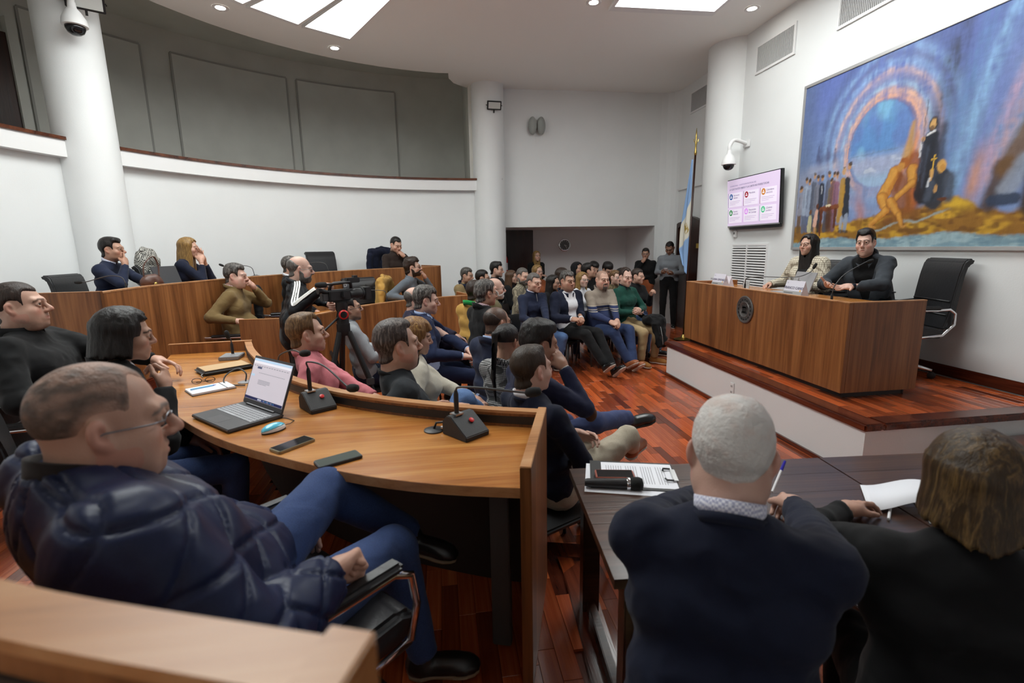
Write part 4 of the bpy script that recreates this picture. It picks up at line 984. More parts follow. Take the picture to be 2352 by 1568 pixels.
# ---------------------------------------------------------------- chairs
def exec_chair_proto():
    t = empty('executive_chair')
    Mp = Matrix(((0, 0, 1, 0), (1, 0, 0, 0), (0, 1, 0, 0), (0, 0, 0, 1)))   # (y,z,x)
    back = [(-.20, .47), (-.235, .62), (-.255, .80), (-.275, .95), (-.30, 1.06), (-.335, 1.095), (-.375, 1.09), (-.39, 1.06), (-.37, 1.045), (-.345, 1.03), (-.325, .94), (-.31, .80), (-.295, .62), (-.27, .47)]
    b = MB().prism(back, -.255, .255, M=Mp).build('backrest', LEATHER, t, smooth='auto', bevel=.016, seg=3)
    for z, y in ((.72, -.2455), (.60, -.2305)): MB().tube([(-.235, y+.004, z), (0, y+.002, z), (.235, y+.004, z)], .006, 8).build('seam_roll', LEATHER, b, smooth=True)
    MB().prism([(.25, .40), (.275, .43), (.265, .475), (.22, .495), (-.20, .475), (-.24, .45), (-.22, .39), (.18, .385)], -.26, .26, M=Mp).build('seat', LEATHER, t, smooth='auto', bevel=.02, seg=3)
    for s in (-1, 1):
        x = s*.285
        a = MB().tube([(x, .22, .42), (x, .25, .52), (x, .235, .615), (x, .18, .645), (x, -.12, .645), (x, -.22, .655), (x, -.265, .62), (x, -.27, .52), (x*.93, -.20, .42), (x, 0, .40), (x, .22, .42)], .013, 8, flat=.7).build('arm_frame', CHROME, t, smooth=True)
        MB().box(x-.026, x+.026, -.15, .20, .652, .684).build('arm_pad', LEATHER, a, bevel=.012, seg=3, smooth='auto')
    MB().lathe([(.028, .12), (.028, .30), (.04, .31), (.04, .39)], 16).build('column', CHROME, t, smooth='auto')
    st = MB()
    for k in range(5):
        a = 2*math.pi*k/5+.3; c, s_ = math.cos(a), math.sin(a); st.tube([(0, 0, .125), (.15*c, .15*s_, .105), (.28*c, .28*s_, .075)], [.026, .021, .016], 8)
    sb = st.build('star_base', CHROME, t, smooth=True)
    for k in range(5):
        a = 2*math.pi*k/5+.3; c, s_ = math.cos(a), math.sin(a)
        MB().lathe([(.02, -.022), (.032, -.018), (.032, .018), (.02, .022)], 14, M=Matrix.Translation((.28*c, .28*s_, .032)) @ Matrix.Rotation(a, 4, 'Z') @ Matrix.Rotation(math.pi/2, 4, 'X')).build('caster', BLACK, sb, smooth='auto')
    return t
_ex = exec_chair_proto(); _exused = [0]
def exec_chair(x, y, z, face, label, sc=1.0):
    o = _ex if not _exused[0] else copy_tree(_ex); _exused[0] = 1
    o.location = (x, y, z); o.rotation_euler = (0, 0, math.radians(face-90)); o.scale = (sc, sc, sc); return tag(o, label, 'chair', 'black executive chairs')
def visitor_proto():
    t = empty('visitor_chair'); Mp = Matrix(((0, 0, 1, 0), (1, 0, 0, 0), (0, 1, 0, 0), (0, 0, 0, 1)))
    MB().prism([(.21, .415), (.225, .43), (.20, .455), (-.20, .445), (-.21, .425), (-.19, .41)], -.215, .215, M=Mp).build('seat', BLACK, t, smooth='auto', bevel=.012)
    MB().prism([(-.215, .56), (-.24, .66), (-.27, .80), (-.285, .825), (-.30, .80), (-.265, .66), (-.24, .56)], -.20, .20, M=Mp).build('backrest', BLACK, t, smooth='auto', bevel=.010)
    for s in (-1, 1):
        MB().tube([(s*.20, .20, .43), (s*.215, .225, .20), (s*.22, .235, 0)], .011, 8).build('leg', DGREY, t, smooth=True)
        MB().tube([(s*.20, -.255, .68), (s*.205, -.215, .50), (s*.205, -.19, .42), (s*.215, -.23, .20), (s*.22, -.25, 0)], .011, 8).build('leg', DGREY, t, smooth=True)
    return t
_vc = visitor_proto(); _vcused = [0]
def visitor_chair(x, y, face, label, z=0):
    o = _vc if not _vcused[0] else copy_tree(_vc); _vcused[0] = 1
    o.location = (x, y, z); o.rotation_euler = (0, 0, math.radians(face-90)); return tag(o, label, 'chair', 'black visitor chairs')
# ---------------------------------------------------------------- microphones
FOAM = plain('mic_foam', (.012, .012, .012), .95, bumpd=.002, bscale=300)
def goose_mic(label, base, path, head, kind='wedge', rz=0, rf=.019):
    """base on the desk at `base`; path: stem points relative to it; head: tip direction"""
    t = thing('gooseneck_microphone', label, 'microphone', base, 0, 'gooseneck desk microphones')
    p0 = Vector(path[0])
    if kind == 'wedge':
        Mr = Matrix.Rotation(rz, 4, 'Z'); Mp = Mr @ Matrix(((0, 0, 1, 0), (1, 0, 0, 0), (0, 1, 0, 0), (0, 0, 0, 1)))
        b = MB().prism([(-.075, 0), (.075, 0), (.075, .055), (.045, .085), (.02, .085), (-.075, .02)], -.062, .062, M=Mp).build('base', plain('mic_base_black', (.02, .02, .021), .55, bumpd=.0008, bscale=250), t, bevel=.003)
        MB().lathe([(.011, 0), (.011, .004), (.006, .006)], 18, M=Mr @ Matrix.Translation((.015, -.02, .061)) @ Matrix.Rotation(.6, 4, 'X')).build('talk_button', REDP, b, smooth='auto')
        MB().box(-.02, .02, -.02, .02, 0, .006, M=Mr @ Matrix.Translation((-.02, .03, .084))).build('stem_plate', STEEL, b)
    elif kind == 'flat':
        Mr = Matrix.Rotation(rz, 4, 'Z')
        b = MB().box(-.065, .065, -.08, .08, 0, .026, M=Mr).build('base', plain('mic_base_speckle', (.22, .22, .23), .6, noise=.5, nscale=400), t, bevel=.004)
        MB().box(-.010, .010, -.010, .010, .026, .03, M=Mr @ Matrix.Translation((0, .02, 0))).build('switch', PAPER, b)
    else:
        MB().lathe([(.016, 0), (.016, .004), (.010, .012)], 14).build('base', BLACK, t, smooth='auto')
    pts = [Vector(p) for p in path]; q = pts[0]
    MB().tube([q, q+Vector((0, 0, .03)), q+(pts[1]-q)*.85, pts[1]], [.010, .010, .010, .006], 10).build('stem_grip', BLACK, t, smooth='auto')
    sp = smooth_line([tuple(p) for p in pts[1:]], 6); g = MB().tube(sp, .0042, 8).build('gooseneck', DGREY, t, smooth=True)
    e = pts[-1]; h = Vector(head).normalized(); M_ = Matrix.Translation(e) @ h.to_track_quat('Z', 'Y').to_matrix().to_4x4()
    MB().lathe([(.004, -.012), (rf*.75, -.006), (rf, .008), (rf, .03), (rf*.8, .046), (rf*.35, .052)], 16, M=M_).build('foam_head', FOAM, t, smooth=True)
    return t
goose_mic('gooseneck microphone with black wedge base right of the open laptop', (-.62, 2.40, .90), [(-.033, .013, .085), (-.033, .013, .20), (-.03, .0, .232), (.06, -.07, .225), (.17, -.17, .155), (.19, -.19, .145)], (.8, -.6, .12), 'wedge', math.radians(35))
goose_mic('gooseneck microphone with black wedge base near the end of the council desk', (.07, 1.93, .90), [(-.034, .011, .085), (-.034, .011, .185), (-.02, -.05, .215), (.07, -.10, .22), (.22, -.14, .205), (.235, -.145, .205)], (1, -.15, .12), 'wedge', math.radians(38))
goose_mic('gooseneck microphone on a flat speckled square base behind the zipped folder', (-1.52, 3.72, .90), [(0, .02, .026), (.0, .02, .11), (0, .015, .135), (-.005, .0, .15), (-.005, -.01, .155)], (-.1, -.2, 1), 'flat', math.radians(5), .016)
goose_mic('gooseneck microphone hidden behind the laptop with its foam head showing', (-.95, 2.92, .90), [(0, 0, .0), (0, 0, .10), (.02, -.03, .17), (.12, -.12, .215), (.19, -.20, .21)], (.85, -.4, .12), 'none')
for lab, bs, pa, hd in (
    ('gooseneck microphone on the back row desk just right of the tan fleece', (-2.42, 6.90, 1.28), [(0, 0, 0), (0, 0, .08), (-.03, 0, .17), (-.15, -.02, .20), (-.34, -.02, .19), (-.36, -.02, .20)], (-1, 0, .45)),
    ('gooseneck microphone in front of the empty chair in the back row', (-1.68, 7.78, 1.28), [(0, 0, 0), (0, 0, .08), (-.03, 0, .17), (-.12, 0, .20), (-.30, .02, .19), (-.33, .02, .205)], (-.9, 0, .5)),
    ('gooseneck microphone in front of the person with a finger on the lips', (-2.90, 5.05, 1.28), [(0, 0, 0), (0, .0, .10), (-.03, 0, .16), (-.13, -.01, .175), (-.3, -.02, .13), (-.36, -.02, .125)], (-1, 0, .0)),
    ('gooseneck microphone between the empty chair and the yellow jacket', (-.78, 7.12, .90), [(0, 0, 0), (0, 0, .09), (-.02, 0, .17), (-.09, 0, .19), (-.22, .0, .20), (-.25, 0, .235)], (-.6, 0, .8)),
    ('gooseneck microphone in front of the person in the grey sweatshirt', (-.10, 7.60, .90), [(0, 0, 0), (0, 0, .09), (-.02, 0, .15), (-.1, 0, .17), (-.23, 0, .20), (-.25, 0, .235)], (-.5, 0, .85)),
    ('gooseneck microphone between the two speakers on the podium desk', (3.30, 3.80, ZD+.705), [(0, 0, 0), (.0, -.0, .08), (.02, .0, .15), (.12, .02, .24), (.32, .05, .33), (.36, .05, .34)], (1, .1, .25)),
    ('gooseneck microphone bent over the podium desk towards the checked blazer', (3.22, 4.92, ZD+.705), [(0, 0, 0), (0, 0, .09), (.01, -.02, .15), (.12, -.12, .165), (.34, -.30, .165), (.44, -.38, .21), (.47, -.40, .26)], (.35, -.2, .9))):
    goose_mic(lab, bs, pa, hd, 'none', 0, .015)
# ---------------------------------------------------------------- people
NAVY = cloth('cloth_navy', '1b2238'); NAVY2 = cloth('cloth_navy_dark', '10162a'); NAVYS = cloth('cloth_suit_navy', '18223f', wr=.004); BLK = cloth('cloth_black', '0c0c0e'); CHAR = cloth('cloth_charcoal', '2b2f33')
GRYS = cloth('cloth_grey', '80848a'); LGRY = cloth('cloth_light_grey', '9da0a4'); MGRY = cloth('cloth_mid_grey', '5c636b'); TAN = cloth('cloth_tan_fleece', '6e5a38', wr=.009); JEAN = cloth('cloth_jeans', '33456e', noise=.2); JEANL = cloth('cloth_jeans_light', '56719c', noise=.2); JEAND = cloth('cloth_jeans_dark', '232c44', noise=.2)
PINK = cloth('cloth_pink', 'c4747c', wr=.008); BEIGE = cloth('cloth_beige', 'b5a891'); CREAM = cloth('cloth_cream', 'c3bdae'); OLIVE = cloth('cloth_olive', '5d553c'); KHAKI = cloth('cloth_khaki', '8a7552'); TANP = cloth('cloth_tan_trousers', 'a08a66'); GREEN = cloth('cloth_green', '16453a'); YEL = cloth('cloth_mustard', 'b28a46'); BRWN = cloth('cloth_dark_brown', '2a201c'); WHT = cloth('cloth_white', 'd6d6da'); LILAC = cloth('cloth_blue_white_check', 'a9abc6', check=(160, 'e6e6f0')); STRC = cloth('cloth_striped_collar', 'd9d9de', stripes=[(.845, .851, '1b2238'), (.86, .866, '1b2238')])
BLUSH = cloth('cloth_pale_blue', '9fb0d2'); PLAIDW = cloth('cloth_cream_plaid', 'd3cbb8', plaid=(14, '6f6250', .86)); PLAIDG = cloth('cloth_glen_plaid', 'b5b5b4', plaid=(26, '1d1d1f', .62)); PLAIDB = cloth('cloth_plaid_brown', '3a3630', plaid=(16, 'b0a68e', .8)); RUST = cloth('cloth_rust', '8a4a2a'); REDC = cloth('cloth_red_check', 'a0707a', check=(120, 'd8c8cc')); FLEECEB = cloth('cloth_brown_fleece', '241e1d')
PUFF = cloth('cloth_navy_puffer', '1a2340', rough=.42, sheen=0, wr=.004)
STRIPED = cloth('cloth_beige_navy_stripes', '2a3354', stripes=[(.855, 1.4, '8a7f73'), (.845, .855, 'b5a893'), (.80, .808, 'b5a893'), (.775, .783, 'b5a893')])
TRACK = cloth('cloth_track_black', '14171b', rough=.5, sheen=0)
hD = hair_mat('hair_black', '15100e'); hB = hair_mat('hair_dark_brown', '2a1d16'); hBr = hair_mat('hair_brown', '4a3423'); hG = hair_mat('hair_grey', '55504c', streak=.7); hGd = hair_mat('hair_dark_grey', '37322f', streak=.8, c2='8a8580'); hW = hair_mat('hair_white', 'b5b1ad', rough=.6, streak=.2); hBl = hair_mat('hair_blonde', '7d5f36', c2='a8854e'); hAu = hair_mat('hair_auburn', '7a5430', c2='b08a4c'); hLB = hair_mat('hair_light_brown', '5a4026', c2='8a6a44')
SHB = plain('shoe_black', (.012, .012, .012), .3); SHBR = cloth('shoe_tan_suede', '8a5a2a', rough=.8); SHC = plain('shoe_cognac', (.30, .10, .04), .35); SOLEB = plain('sole_dark', (.03, .028, .025), .6)
def seated(label, at, face, chair='seated', **k):
    r, J = person(label, None, face, at=at, **k)
    if chair:
        c = visitor_chair(J['loc'][0], J['loc'][1], face, 'black visitor chair under the '+chair); c.scale = (1, 1, max(.6, J['seat']/.455))
    return r, J
FAR = .016; MID = .0125; NEAR = .009
# --- foreground, left tier
r, J_bald = person('person in a navy quilted jacket and glasses, reclining in a chair at the lower left', None, 44, at=(-.665, 1.03, 1.45), floor=T1, s=1.0, kind='h', res=.0075, lean=-24, head=(-11, -2, 0), hs=(.98, 1.0, 1.0), skin='light', brow='grey',
    hair=('recede', .0022, (), .0006), hfwd=.065, haircol=('4e433c', '', .98, .42), stubble=.25, hdrop=.03, glasses=(plain('steel_rim', (.25, .25, .27), .3, .8),), jacket=PUFF, jname='quilted_jacket', top=None, quilt=.012, jthick=.030, sh_w=1.08, sleeve=.01, build=1.35, belly=.05,
    collar=[('stand', FLEECEB)], pants=JEAN, rhw=(-.262, 1.15, .895), rhp='fist', rhn=(.6, .2, -.7), rpole=(.7, -.6, -.6), lhw=(-.50, 1.48, .80), lhp='relax', legs={'w': 1, 1: ((-.20, 1.54, .66), (-.12, 1.52, .26), (.75, .65, 0)), -1: ((-.43, 1.67, .83), (-.16, 1.80, .56), (.8, .5, -.2))}, shoes=SHB, sole=plain('sole_gum', (.25, .17, .10), .6), cuff=GRYS, wr=.003)
r, J_bob = person('person in a black coat, hand at the collar, at the desk with the folder', None, 38, at=(-1.34, 2.30, 1.42), floor=T1, s=.95, kind='f', res=NEAR, lean=8, head=(-6, -6, 0), skin='olive', hair=('long', dict(length=.2, bob=True, vol=.022)), haircol=hD, jacket=BLK, jname='coat', vee=(.30, .05, .01), top=WHT, topname='blouse',
    collar=[('fold', BLK)], pants=JEAN, rhh=(.03, .15, -.20), rhp='curl', rhn=(-.6, -.8, 0), rpole=(.7, -.3, -.9), shoes=SHB)
r, J_left = person('person in a black fleece leaning back at the left edge', None, 12, at=(-2.24, 2.96, 1.51), floor=T1, s=1.04, kind='h', res=NEAR, lean=-16, head=(2, 6, 0), skin='light', brow='brown', hair=('full', .006, (), .002), haircol=hB, stubble=.55, stubc=(.16, .12, .10), top=BLK, topname='fleece',
    collar=[('zip', BLK)], build=1.3, belly=.05, pants=BLK, rhw=(-1.75, 2.75, .98), lhw=(-1.62, 3.15, 1.0), shoes=SHB)
# --- raised back row
r, J_bkn = person('person in a navy sweater and checked collar, finger on the lips, back row', None, 2, at=(-3.45, 5.87, 1.81), floor=T2, s=1.0, res=MID, lean=10, head=(0, 2, 0), skin='tan', hair=('full', .013, (((-.03, .06, .10), (.04, .05, .10), .02, .022),), .003), haircol=hD, top=NAVY, collar=[('shirt', LILAC)], pants=JEAN, rhh=(.035, .125, -.115), rhp='point', rhn=(-.3, -1, .1), rpole=(.8, .2, -.9), lhw=(-3.0, 5.75, 1.31), shoes=SHB)
r, J_bkw = person('person in a dark navy blouse, both hands to the mouth, back row', None, 8, at=(-2.94, 6.42, 1.82), floor=T2, s=.98, kind='f', res=MID, lean=12, head=(0, -2, 0), skin='light', brow='brown', hair=('long', dict(length=.30, front=True, vol=.02)), haircol=hBl, top=NAVY2, topname='blouse', collar=[('fold', NAVY2)], pants=JEAN, rhh=(.022, .130, -.10), rhp='flat', rhn=(-1, -.3, .0), lhh=(-.022, .130, -.10), lhp='flat', lhn=(1, -.3, 0), rpole=(.5, .2, -1), lpole=(-.5, .2, -1), sleeve=.05, shoes=SHB)
r, J_bkb = person('person in a dark brown sweater looking down, hand at the mouth, back row', None, -52, at=(-.72, 8.67, 1.84), floor=T2, s=1.04, res=MID, lean=8, head=(0, -18, 0), skin='light', hair=('full', .009, (), .002), haircol=hD, stubble=.5, top=BRWN, collar=[('high', BRWN)], pants=JEAND, lhh=(-.03, .125, -.10), lhp='curl', lhn=(.5, -.8, .2), lpole=(-.7, .2, -.8), rhw=(-.62, 8.35, 1.31), shoes=SHB)
# --- far side front row
r, J_fl = person('person in a tan fleece with a fist at the nose', None, 5, at=(-2.27, 5.94, 1.51), floor=T1, s=1.05, kind='h', res=MID, lean=2, head=(-5, -3, 0), skin='pink', brow='grey', hair=('full', .014, (((-.05, -.06, .02), (.05, -.06, .02), .03, .03), ((-.03, .05, .10), (.04, .05, .095), .02, .02)), .003), haircol=hGd, top=TAN, topname='fleece', collar=[('zip', TAN), ('shirt', REDC)], build=1.2, belly=.04, pants=JEAN, lhh=(-.025, .135, -.075), lhp='fist', lhn=(.3, -1, .1), lpole=(-.7, .3, -.8), rhw=(-2.1, 5.55, .92), shoes=SHB)
r, J_bs = person('person in a black sweater and white collar, half hidden behind the camera operator', None, 8, at=(-1.90, 6.72, 1.58), floor=T1, s=1.02, res=FAR, skin='light', hair=('full', .008), haircol=hGd, top=BLK, pants=JEAND, collar=[('shirt', WHT)], shoes=SHB)
r, J_gg = person('person in a grey sweatshirt and glasses, chin on hand, behind a desk', None, -18, at=(-.43, 7.53, 1.50), floor=T1, s=1.06, res=MID, lean=8, head=(12, 6, 0), skin='light', hair=('full', .022, (((-.05, -.08, .03), (.05, -.08, .03), .035, .035), ((-.03, .06, .115), (.03, .05, .125), .02, .025), ((0, -.09, -.03), (0, -.095, -.10), .03, .02)), .006), haircol=hB, beard=(.004, hB), glasses=BLACK, top=MGRY, topname='sweatshirt', collar=[('round', MGRY)], pants=JEAND, lhh=(-.05, .12, -.105), lhp='curl', lhn=(.5, -.8, .2), lpole=(-.7, .2, -.9), rhw=(-.42, 7.22, .935), shoes=SHB)
# --- cameraman
r, J_cm = person('camera operator standing in a black track jacket with white sleeve stripes', None, 22, at=(-1.24, 4.68, 1.60), floor=0, stand=True, kind='h', res=.010, lean=8, head=(-4, -4, 0), skin='pink', brow='grey', hair=('horseshoe', .010, (), .003), haircol=hG, beard=(.004, hG), glasses=(plain('steel_rim', (0, 0, 0)),), top=TRACK, topname='track_jacket', collar=[('zip', TRACK)], build=1.25, belly=.05, pants=BLK, rhw=(-.97, 4.30, 1.36), rhp='curl', rhn=(-.2, .3, -1), rpole=(1, -.2, -.5), lhw=(-.90, 4.42, 1.16), lhp='curl', lhn=(.3, -.8, .0), shoes=SHB, wr=.011)
WS = plain('white_stripe', (.75, .75, .72), .6)
for k in (-1, 0, 1):     # three white stripes down the sleeve
    a, e, w = J_cm['arm'][1]; nb = J_cm['neck']; up = np.array((.35, -.2, .9)); up /= np.linalg.norm(up); u1 = e-a; u2 = w-e; perp = np.cross(u1/np.linalg.norm(u1), up); p2 = np.cross(u2/np.linalg.norm(u2), up)
    o1 = up*.066; q = k*.019
    pts = [nb+(a-nb)*.38+np.array((0, 0, .050))+perp*q, a+o1*1.06+perp*q, a+u1*.45+up*.060+perp*q, a+u1*.85+up*.058+perp*q, e+up*.058+p2*q, e+u2*.4+up*.053+p2*q, e+u2*.93+up*.043+p2*q]
    MB().tube(smooth_line(pts, 5), .0075, 6, flat=.6).build('sleeve_stripe', WS, r, smooth=True)
# --- audience inside the horseshoe
r, J = seated('person in a pink shirt leaning back in front of the curved desk', (-.84, 3.13, 1.27), 14, chair='person in the pink shirt', s=.98, res=NEAR, lean=-16, head=(4, 4, 0), skin='light', brow='brown', hair=('recede', .012, (((-.03, .05, .105), (.04, .03, .11), .016, .02),), .003), haircol=hLB, stubble=.45, stubc=(.12, .08, .06), top=PINK, topname='shirt', collar=[('shirt', PINK, 1)], pants=JEAND, rhw=(-.52, 2.80, .80), rhp='relax', lhw=(-.38, 3.0, .72), wr=.010, shoes=SHB)
wa, F = J['hand1']; MB().lathe([(.031, -.008), (.034, -.006), (.034, .006), (.031, .008)], 18, M=Matrix.Translation(wa) @ Matrix(np.c_[F[:, 0], F[:, 2], F[:, 1]].tolist()).to_4x4()).build('wrist_watch', BLACK, r, smooth='auto')
r, J = seated('person in a light grey sweater and glasses, arms folded, behind the tripod', (-.86, 4.61, 1.245), 18, chair='person in the light grey sweater', s=.98, res=MID, lean=-14, head=(2, 8, 0), skin='tan', hair=('full', .008, (), .002), haircol=hD, stubble=.75, glasses=BLACK, top=LGRY, collar=[('high', GRYS)], pants=JEAND, folded=True, shoes=SHB)
r, J = seated('person in a charcoal sweater seen in profile just beyond the desk rail', (-.25, 2.58, 1.28), 14, chair='person in the charcoal sweater', s=1.02, kind='h', res=.0085, lean=-10, head=(4, 5, 0), skin='light', brow='brown', hair=('recede', .014, (((-.03, .04, .11), (.035, .045, .105), .02, .022),), .003), haircol=hair_mat('hair_salt_brown', '3d3330', streak=.6, c2='7a706a'), beard=(.0025, hB, True), stubble=.3, top=CHAR, collar=[('round', BLK)], build=1.15, pants=JEANL, rhw=(-.08, 2.27, .90), rhp='relax', lhw=(.05, 2.62, .80), legs={'w': 1, 1: ((.09, 2.74, .78), (.30, 2.95, .52), (.7, .7, -.2)), -1: ((.22, 2.84, .50), (.28, 2.88, .09), (.8, .5, 0))}, wr=.009, shoes=SHB)
r, J = seated('person in a cream knit cardigan behind the charcoal sweater', (-.16, 3.12, 1.22), 10, chair='person in the cream knit', s=.95, kind='f', res=NEAR, lean=-6, head=(0, -8, 0), skin='light', hair=('long', dict(length=.16, bangs=True, vol=.028)), haircol=hAu, top=CREAM, topname='cardigan', collar=[('fold', CREAM)], pants=JEANL, rhw=(.12, 2.80, .72), lhw=(.22, 2.95, .70), rhp='curl', lhp='curl', shoes=SHB)
r, J = seated('person in a navy suit and pale blue shirt with clasped hands', (-.14, 4.62, 1.30), 2, chair='person in the navy suit', s=1.02, res=NEAR, lean=-2, head=(0, -4, 0), skin='pink', brow='dark', hair=('full', .017, (((-.04, .045, .10), (.045, .045, .10), .018, .02),), .004), haircol=hGd, stubble=.35, stubc=(.10, .08, .07), jacket=NAVYS, jname='suit_jacket', vee=(.42, .085, .0), top=BLUSH, topname='shirt', collar=[('shirt', BLUSH, 1), ('fold', NAVYS)], pants=NAVYS, rhw=(.22, 4.30, .70), lhw=(.26, 4.42, .70), rhp='curl', lhp='relax', rhn=(0, 1, -.5), lhn=(0, -1, -.5), cuff=BLUSH, shoes=SHB)
r, J = seated('person in a dark plum coat behind the navy suit', (-.27, 5.07, 1.27), 12, chair='person in the plum coat', s=.99, res=MID, skin='pink', hair=('horseshoe', .007, (), .002), haircol=hG, jacket=cloth('cloth_plum', '231f33'), jname='coat', vee=(.3, .05, .0), top=cloth('cloth_wine', '4a1f2c'), pants=JEAND, rhw=(.15, 4.75, .72), lhw=(.18, 5.0, .74), rhp='relax', lhp='relax', shoes=SHB)
r, J = seated('person in a navy blazer and glasses, back turned, left of the checked blazer', (.40, 3.64, 1.215), 33, chair='person in the navy blazer', s=1.0, kind='h', res=NEAR, lean=0, head=(-4, -2, 0), skin='tan', hair=('horseshoe', .004, (), .001), haircol=hB, buzz=('3a2a22', 'recede'), glasses=BLACK, jacket=NAVY, jname='blazer', vee=(.35, .06, .0), top=BLUSH, topname='shirt', collar=[('shirt', BLUSH), ('fold', NAVY)], build=1.15, pants=JEAND, shoes=SHB)
r, J = seated('person in a black and white checked blazer, back turned', (.41, 3.14, 1.165), 46, chair='person in the checked blazer', s=.95, kind='f', res=NEAR, lean=-2, head=(0, -4, 0), skin='tan', hair=('long', dict(length=.42, pony=True, vol=.010)), haircol=hD, top=PLAIDG, topname='blazer', collar=[('fold', PLAIDG)], pants=BLK, shoes=SHB)
r, J = seated('person in a navy sweater with elbow patches, cheek resting on one hand', (.56, 2.76, 1.215), 16, chair='person with elbow patches', s=1.02, res=.008, lean=16, head=(-2, -6, 6), skin='tan', hair=('full', .018, (((-.05, -.07, .03), (.05, -.07, .03), .03, .03), ((-.035, .05, .11), (.035, .05, .11), .022, .022)), .007), haircol=hD, stubble=.3, top=cloth('cloth_navy_plum', '1c1f38'), collar=[('shirt', LILAC)], pants=cloth('cloth_blue_chino', '39446b'), rhh=(.075, .095, -.06), rhp='relax', rhn=(-1, -.3, .1), rpole=(.6, .5, -1), lhw=(.78, 2.92, .70), legs={1: ((.16, .46, .62), (.02, .82, .55), (.1, 1, .15), (0, -.15, 1)), -1: ((-.14, .44, .52), (-.15, .46, .09), (0, 1, 0))}, shoes=SHB, sole=SOLEB)
for q in (1, -1):
    a, e, w = J['arm'][q]; m = (e-a)/np.linalg.norm(e-a); out = m-(w-e)/np.linalg.norm(w-e); out /= np.linalg.norm(out)
    MB().sphere(tuple(e+out*.036), .036, 12, sc=(1, 1, 1.25)).build('elbow_patch', cloth('cloth_patch_brown', '4a2a1c'), r, smooth=True)
a, e, w = J['arm'][1]; d = (w-e)/np.linalg.norm(w-e)
for k, c in ((-.012, (.7, .05, .3)), (-.026, (.8, .75, .7)), (.004, (.5, .5, .5))): MB().lathe([(.028, -.004), (.032, 0), (.028, .004)], 18, M=Matrix.Translation(w+d*k) @ Vector(d).to_track_quat('Z', 'Y').to_matrix().to_4x4(), cap=False).build('bracelet', plain('bracelet%d' % int(k*1000), c, .4), r, smooth=True)
r, J_bz = seated('person in a navy sweater and pale trousers, arms folded, beside the desk end', (.405, 2.28, 1.185), 26, chair='person in pale trousers beside the desk end', s=.97, res=.0075, lean=-12, head=(2, 4, 0), skin='fair', brow='brown', hair=('full', .007, (((-.03, .045, .10), (.03, .04, .105), .014, .016),), .0015), haircol=hair_mat('hair_cropped_brown', '33271d', streak=.35), top=NAVY2, collar=[('shirt', STRC), ('round', NAVY2)], pants=cloth('cloth_pale_beige', 'b5ab98', wr=.01), folded=True, legs={1: ((.10, .47, .62), (-.16, .80, .40), (-.3, .9, .1), (0, 0, 1)), -1: ((-.16, .43, .48), (-.15, .40, .09))}, shoes=SHC, sleeve=.02, wr=.009)
wa, F = J_bz['hand1']; MB().lathe([(.030, -.014), (.034, -.010), (.034, .010), (.030, .014)], 18, M=Matrix.Translation(wa) @ Matrix(np.c_[F[:, 0], F[:, 2], F[:, 1]].tolist()).to_4x4()).build('smart_watch', BLACKG, r, smooth='auto')
r, J = seated('person in a black coat, checked shirt and glasses, profile, before the mustard jacket', (.43, 4.91, 1.32), 24, chair='person in the black coat and checked shirt', s=1.02, res=MID, head=(-2, 0, 0), skin='tan', brow='grey', hair=('full', .016, (((-.045, -.08, .0), (.045, -.08, .0), .03, .03), ((0, -.07, -.06), (.02, -.085, -.07), .025, .02)), .005), haircol=hGd, glasses=BLACK, stubble=.3, jacket=BLK, jname='coat', top=REDC, topname='shirt', vee=(.25, .05, 0), collar=[('fold', BLK), ('shirt', REDC)], pants=JEAND, shoes=SHB)
r, J = seated('person in a mustard jacket over a green top, back turned', (.36, 5.40, 1.29), 40, chair='person in the mustard jacket', s=1.0, res=MID, skin='tan', hair=('full', .012, (), .004), haircol=hB, jacket=YEL, top=cloth('cloth_bright_green', '1f8a44'), topname='shirt', collar=[('hoodie', MATS['cloth_bright_green'])], pants=JEAND, shoes=SHB)
r, J = seated('person in an olive jacket, khaki shirt and glasses', (.61, 5.72, 1.30), 4, chair='person in the olive jacket', s=1.0, res=MID, skin='pink', brow='grey', hair=('horseshoe', .004, (), .001), haircol=hW, beard=(.006, hW), glasses=BLACK, jacket=OLIVE, vee=(.42, .09, .0), top=KHAKI, topname='shirt', collar=[('fold', OLIVE)], build=1.15, pants=TANP, lhw=(.75, 5.95, .62), rhw=(.88, 5.5, .60), cuff=WHT, shoes=SHB)
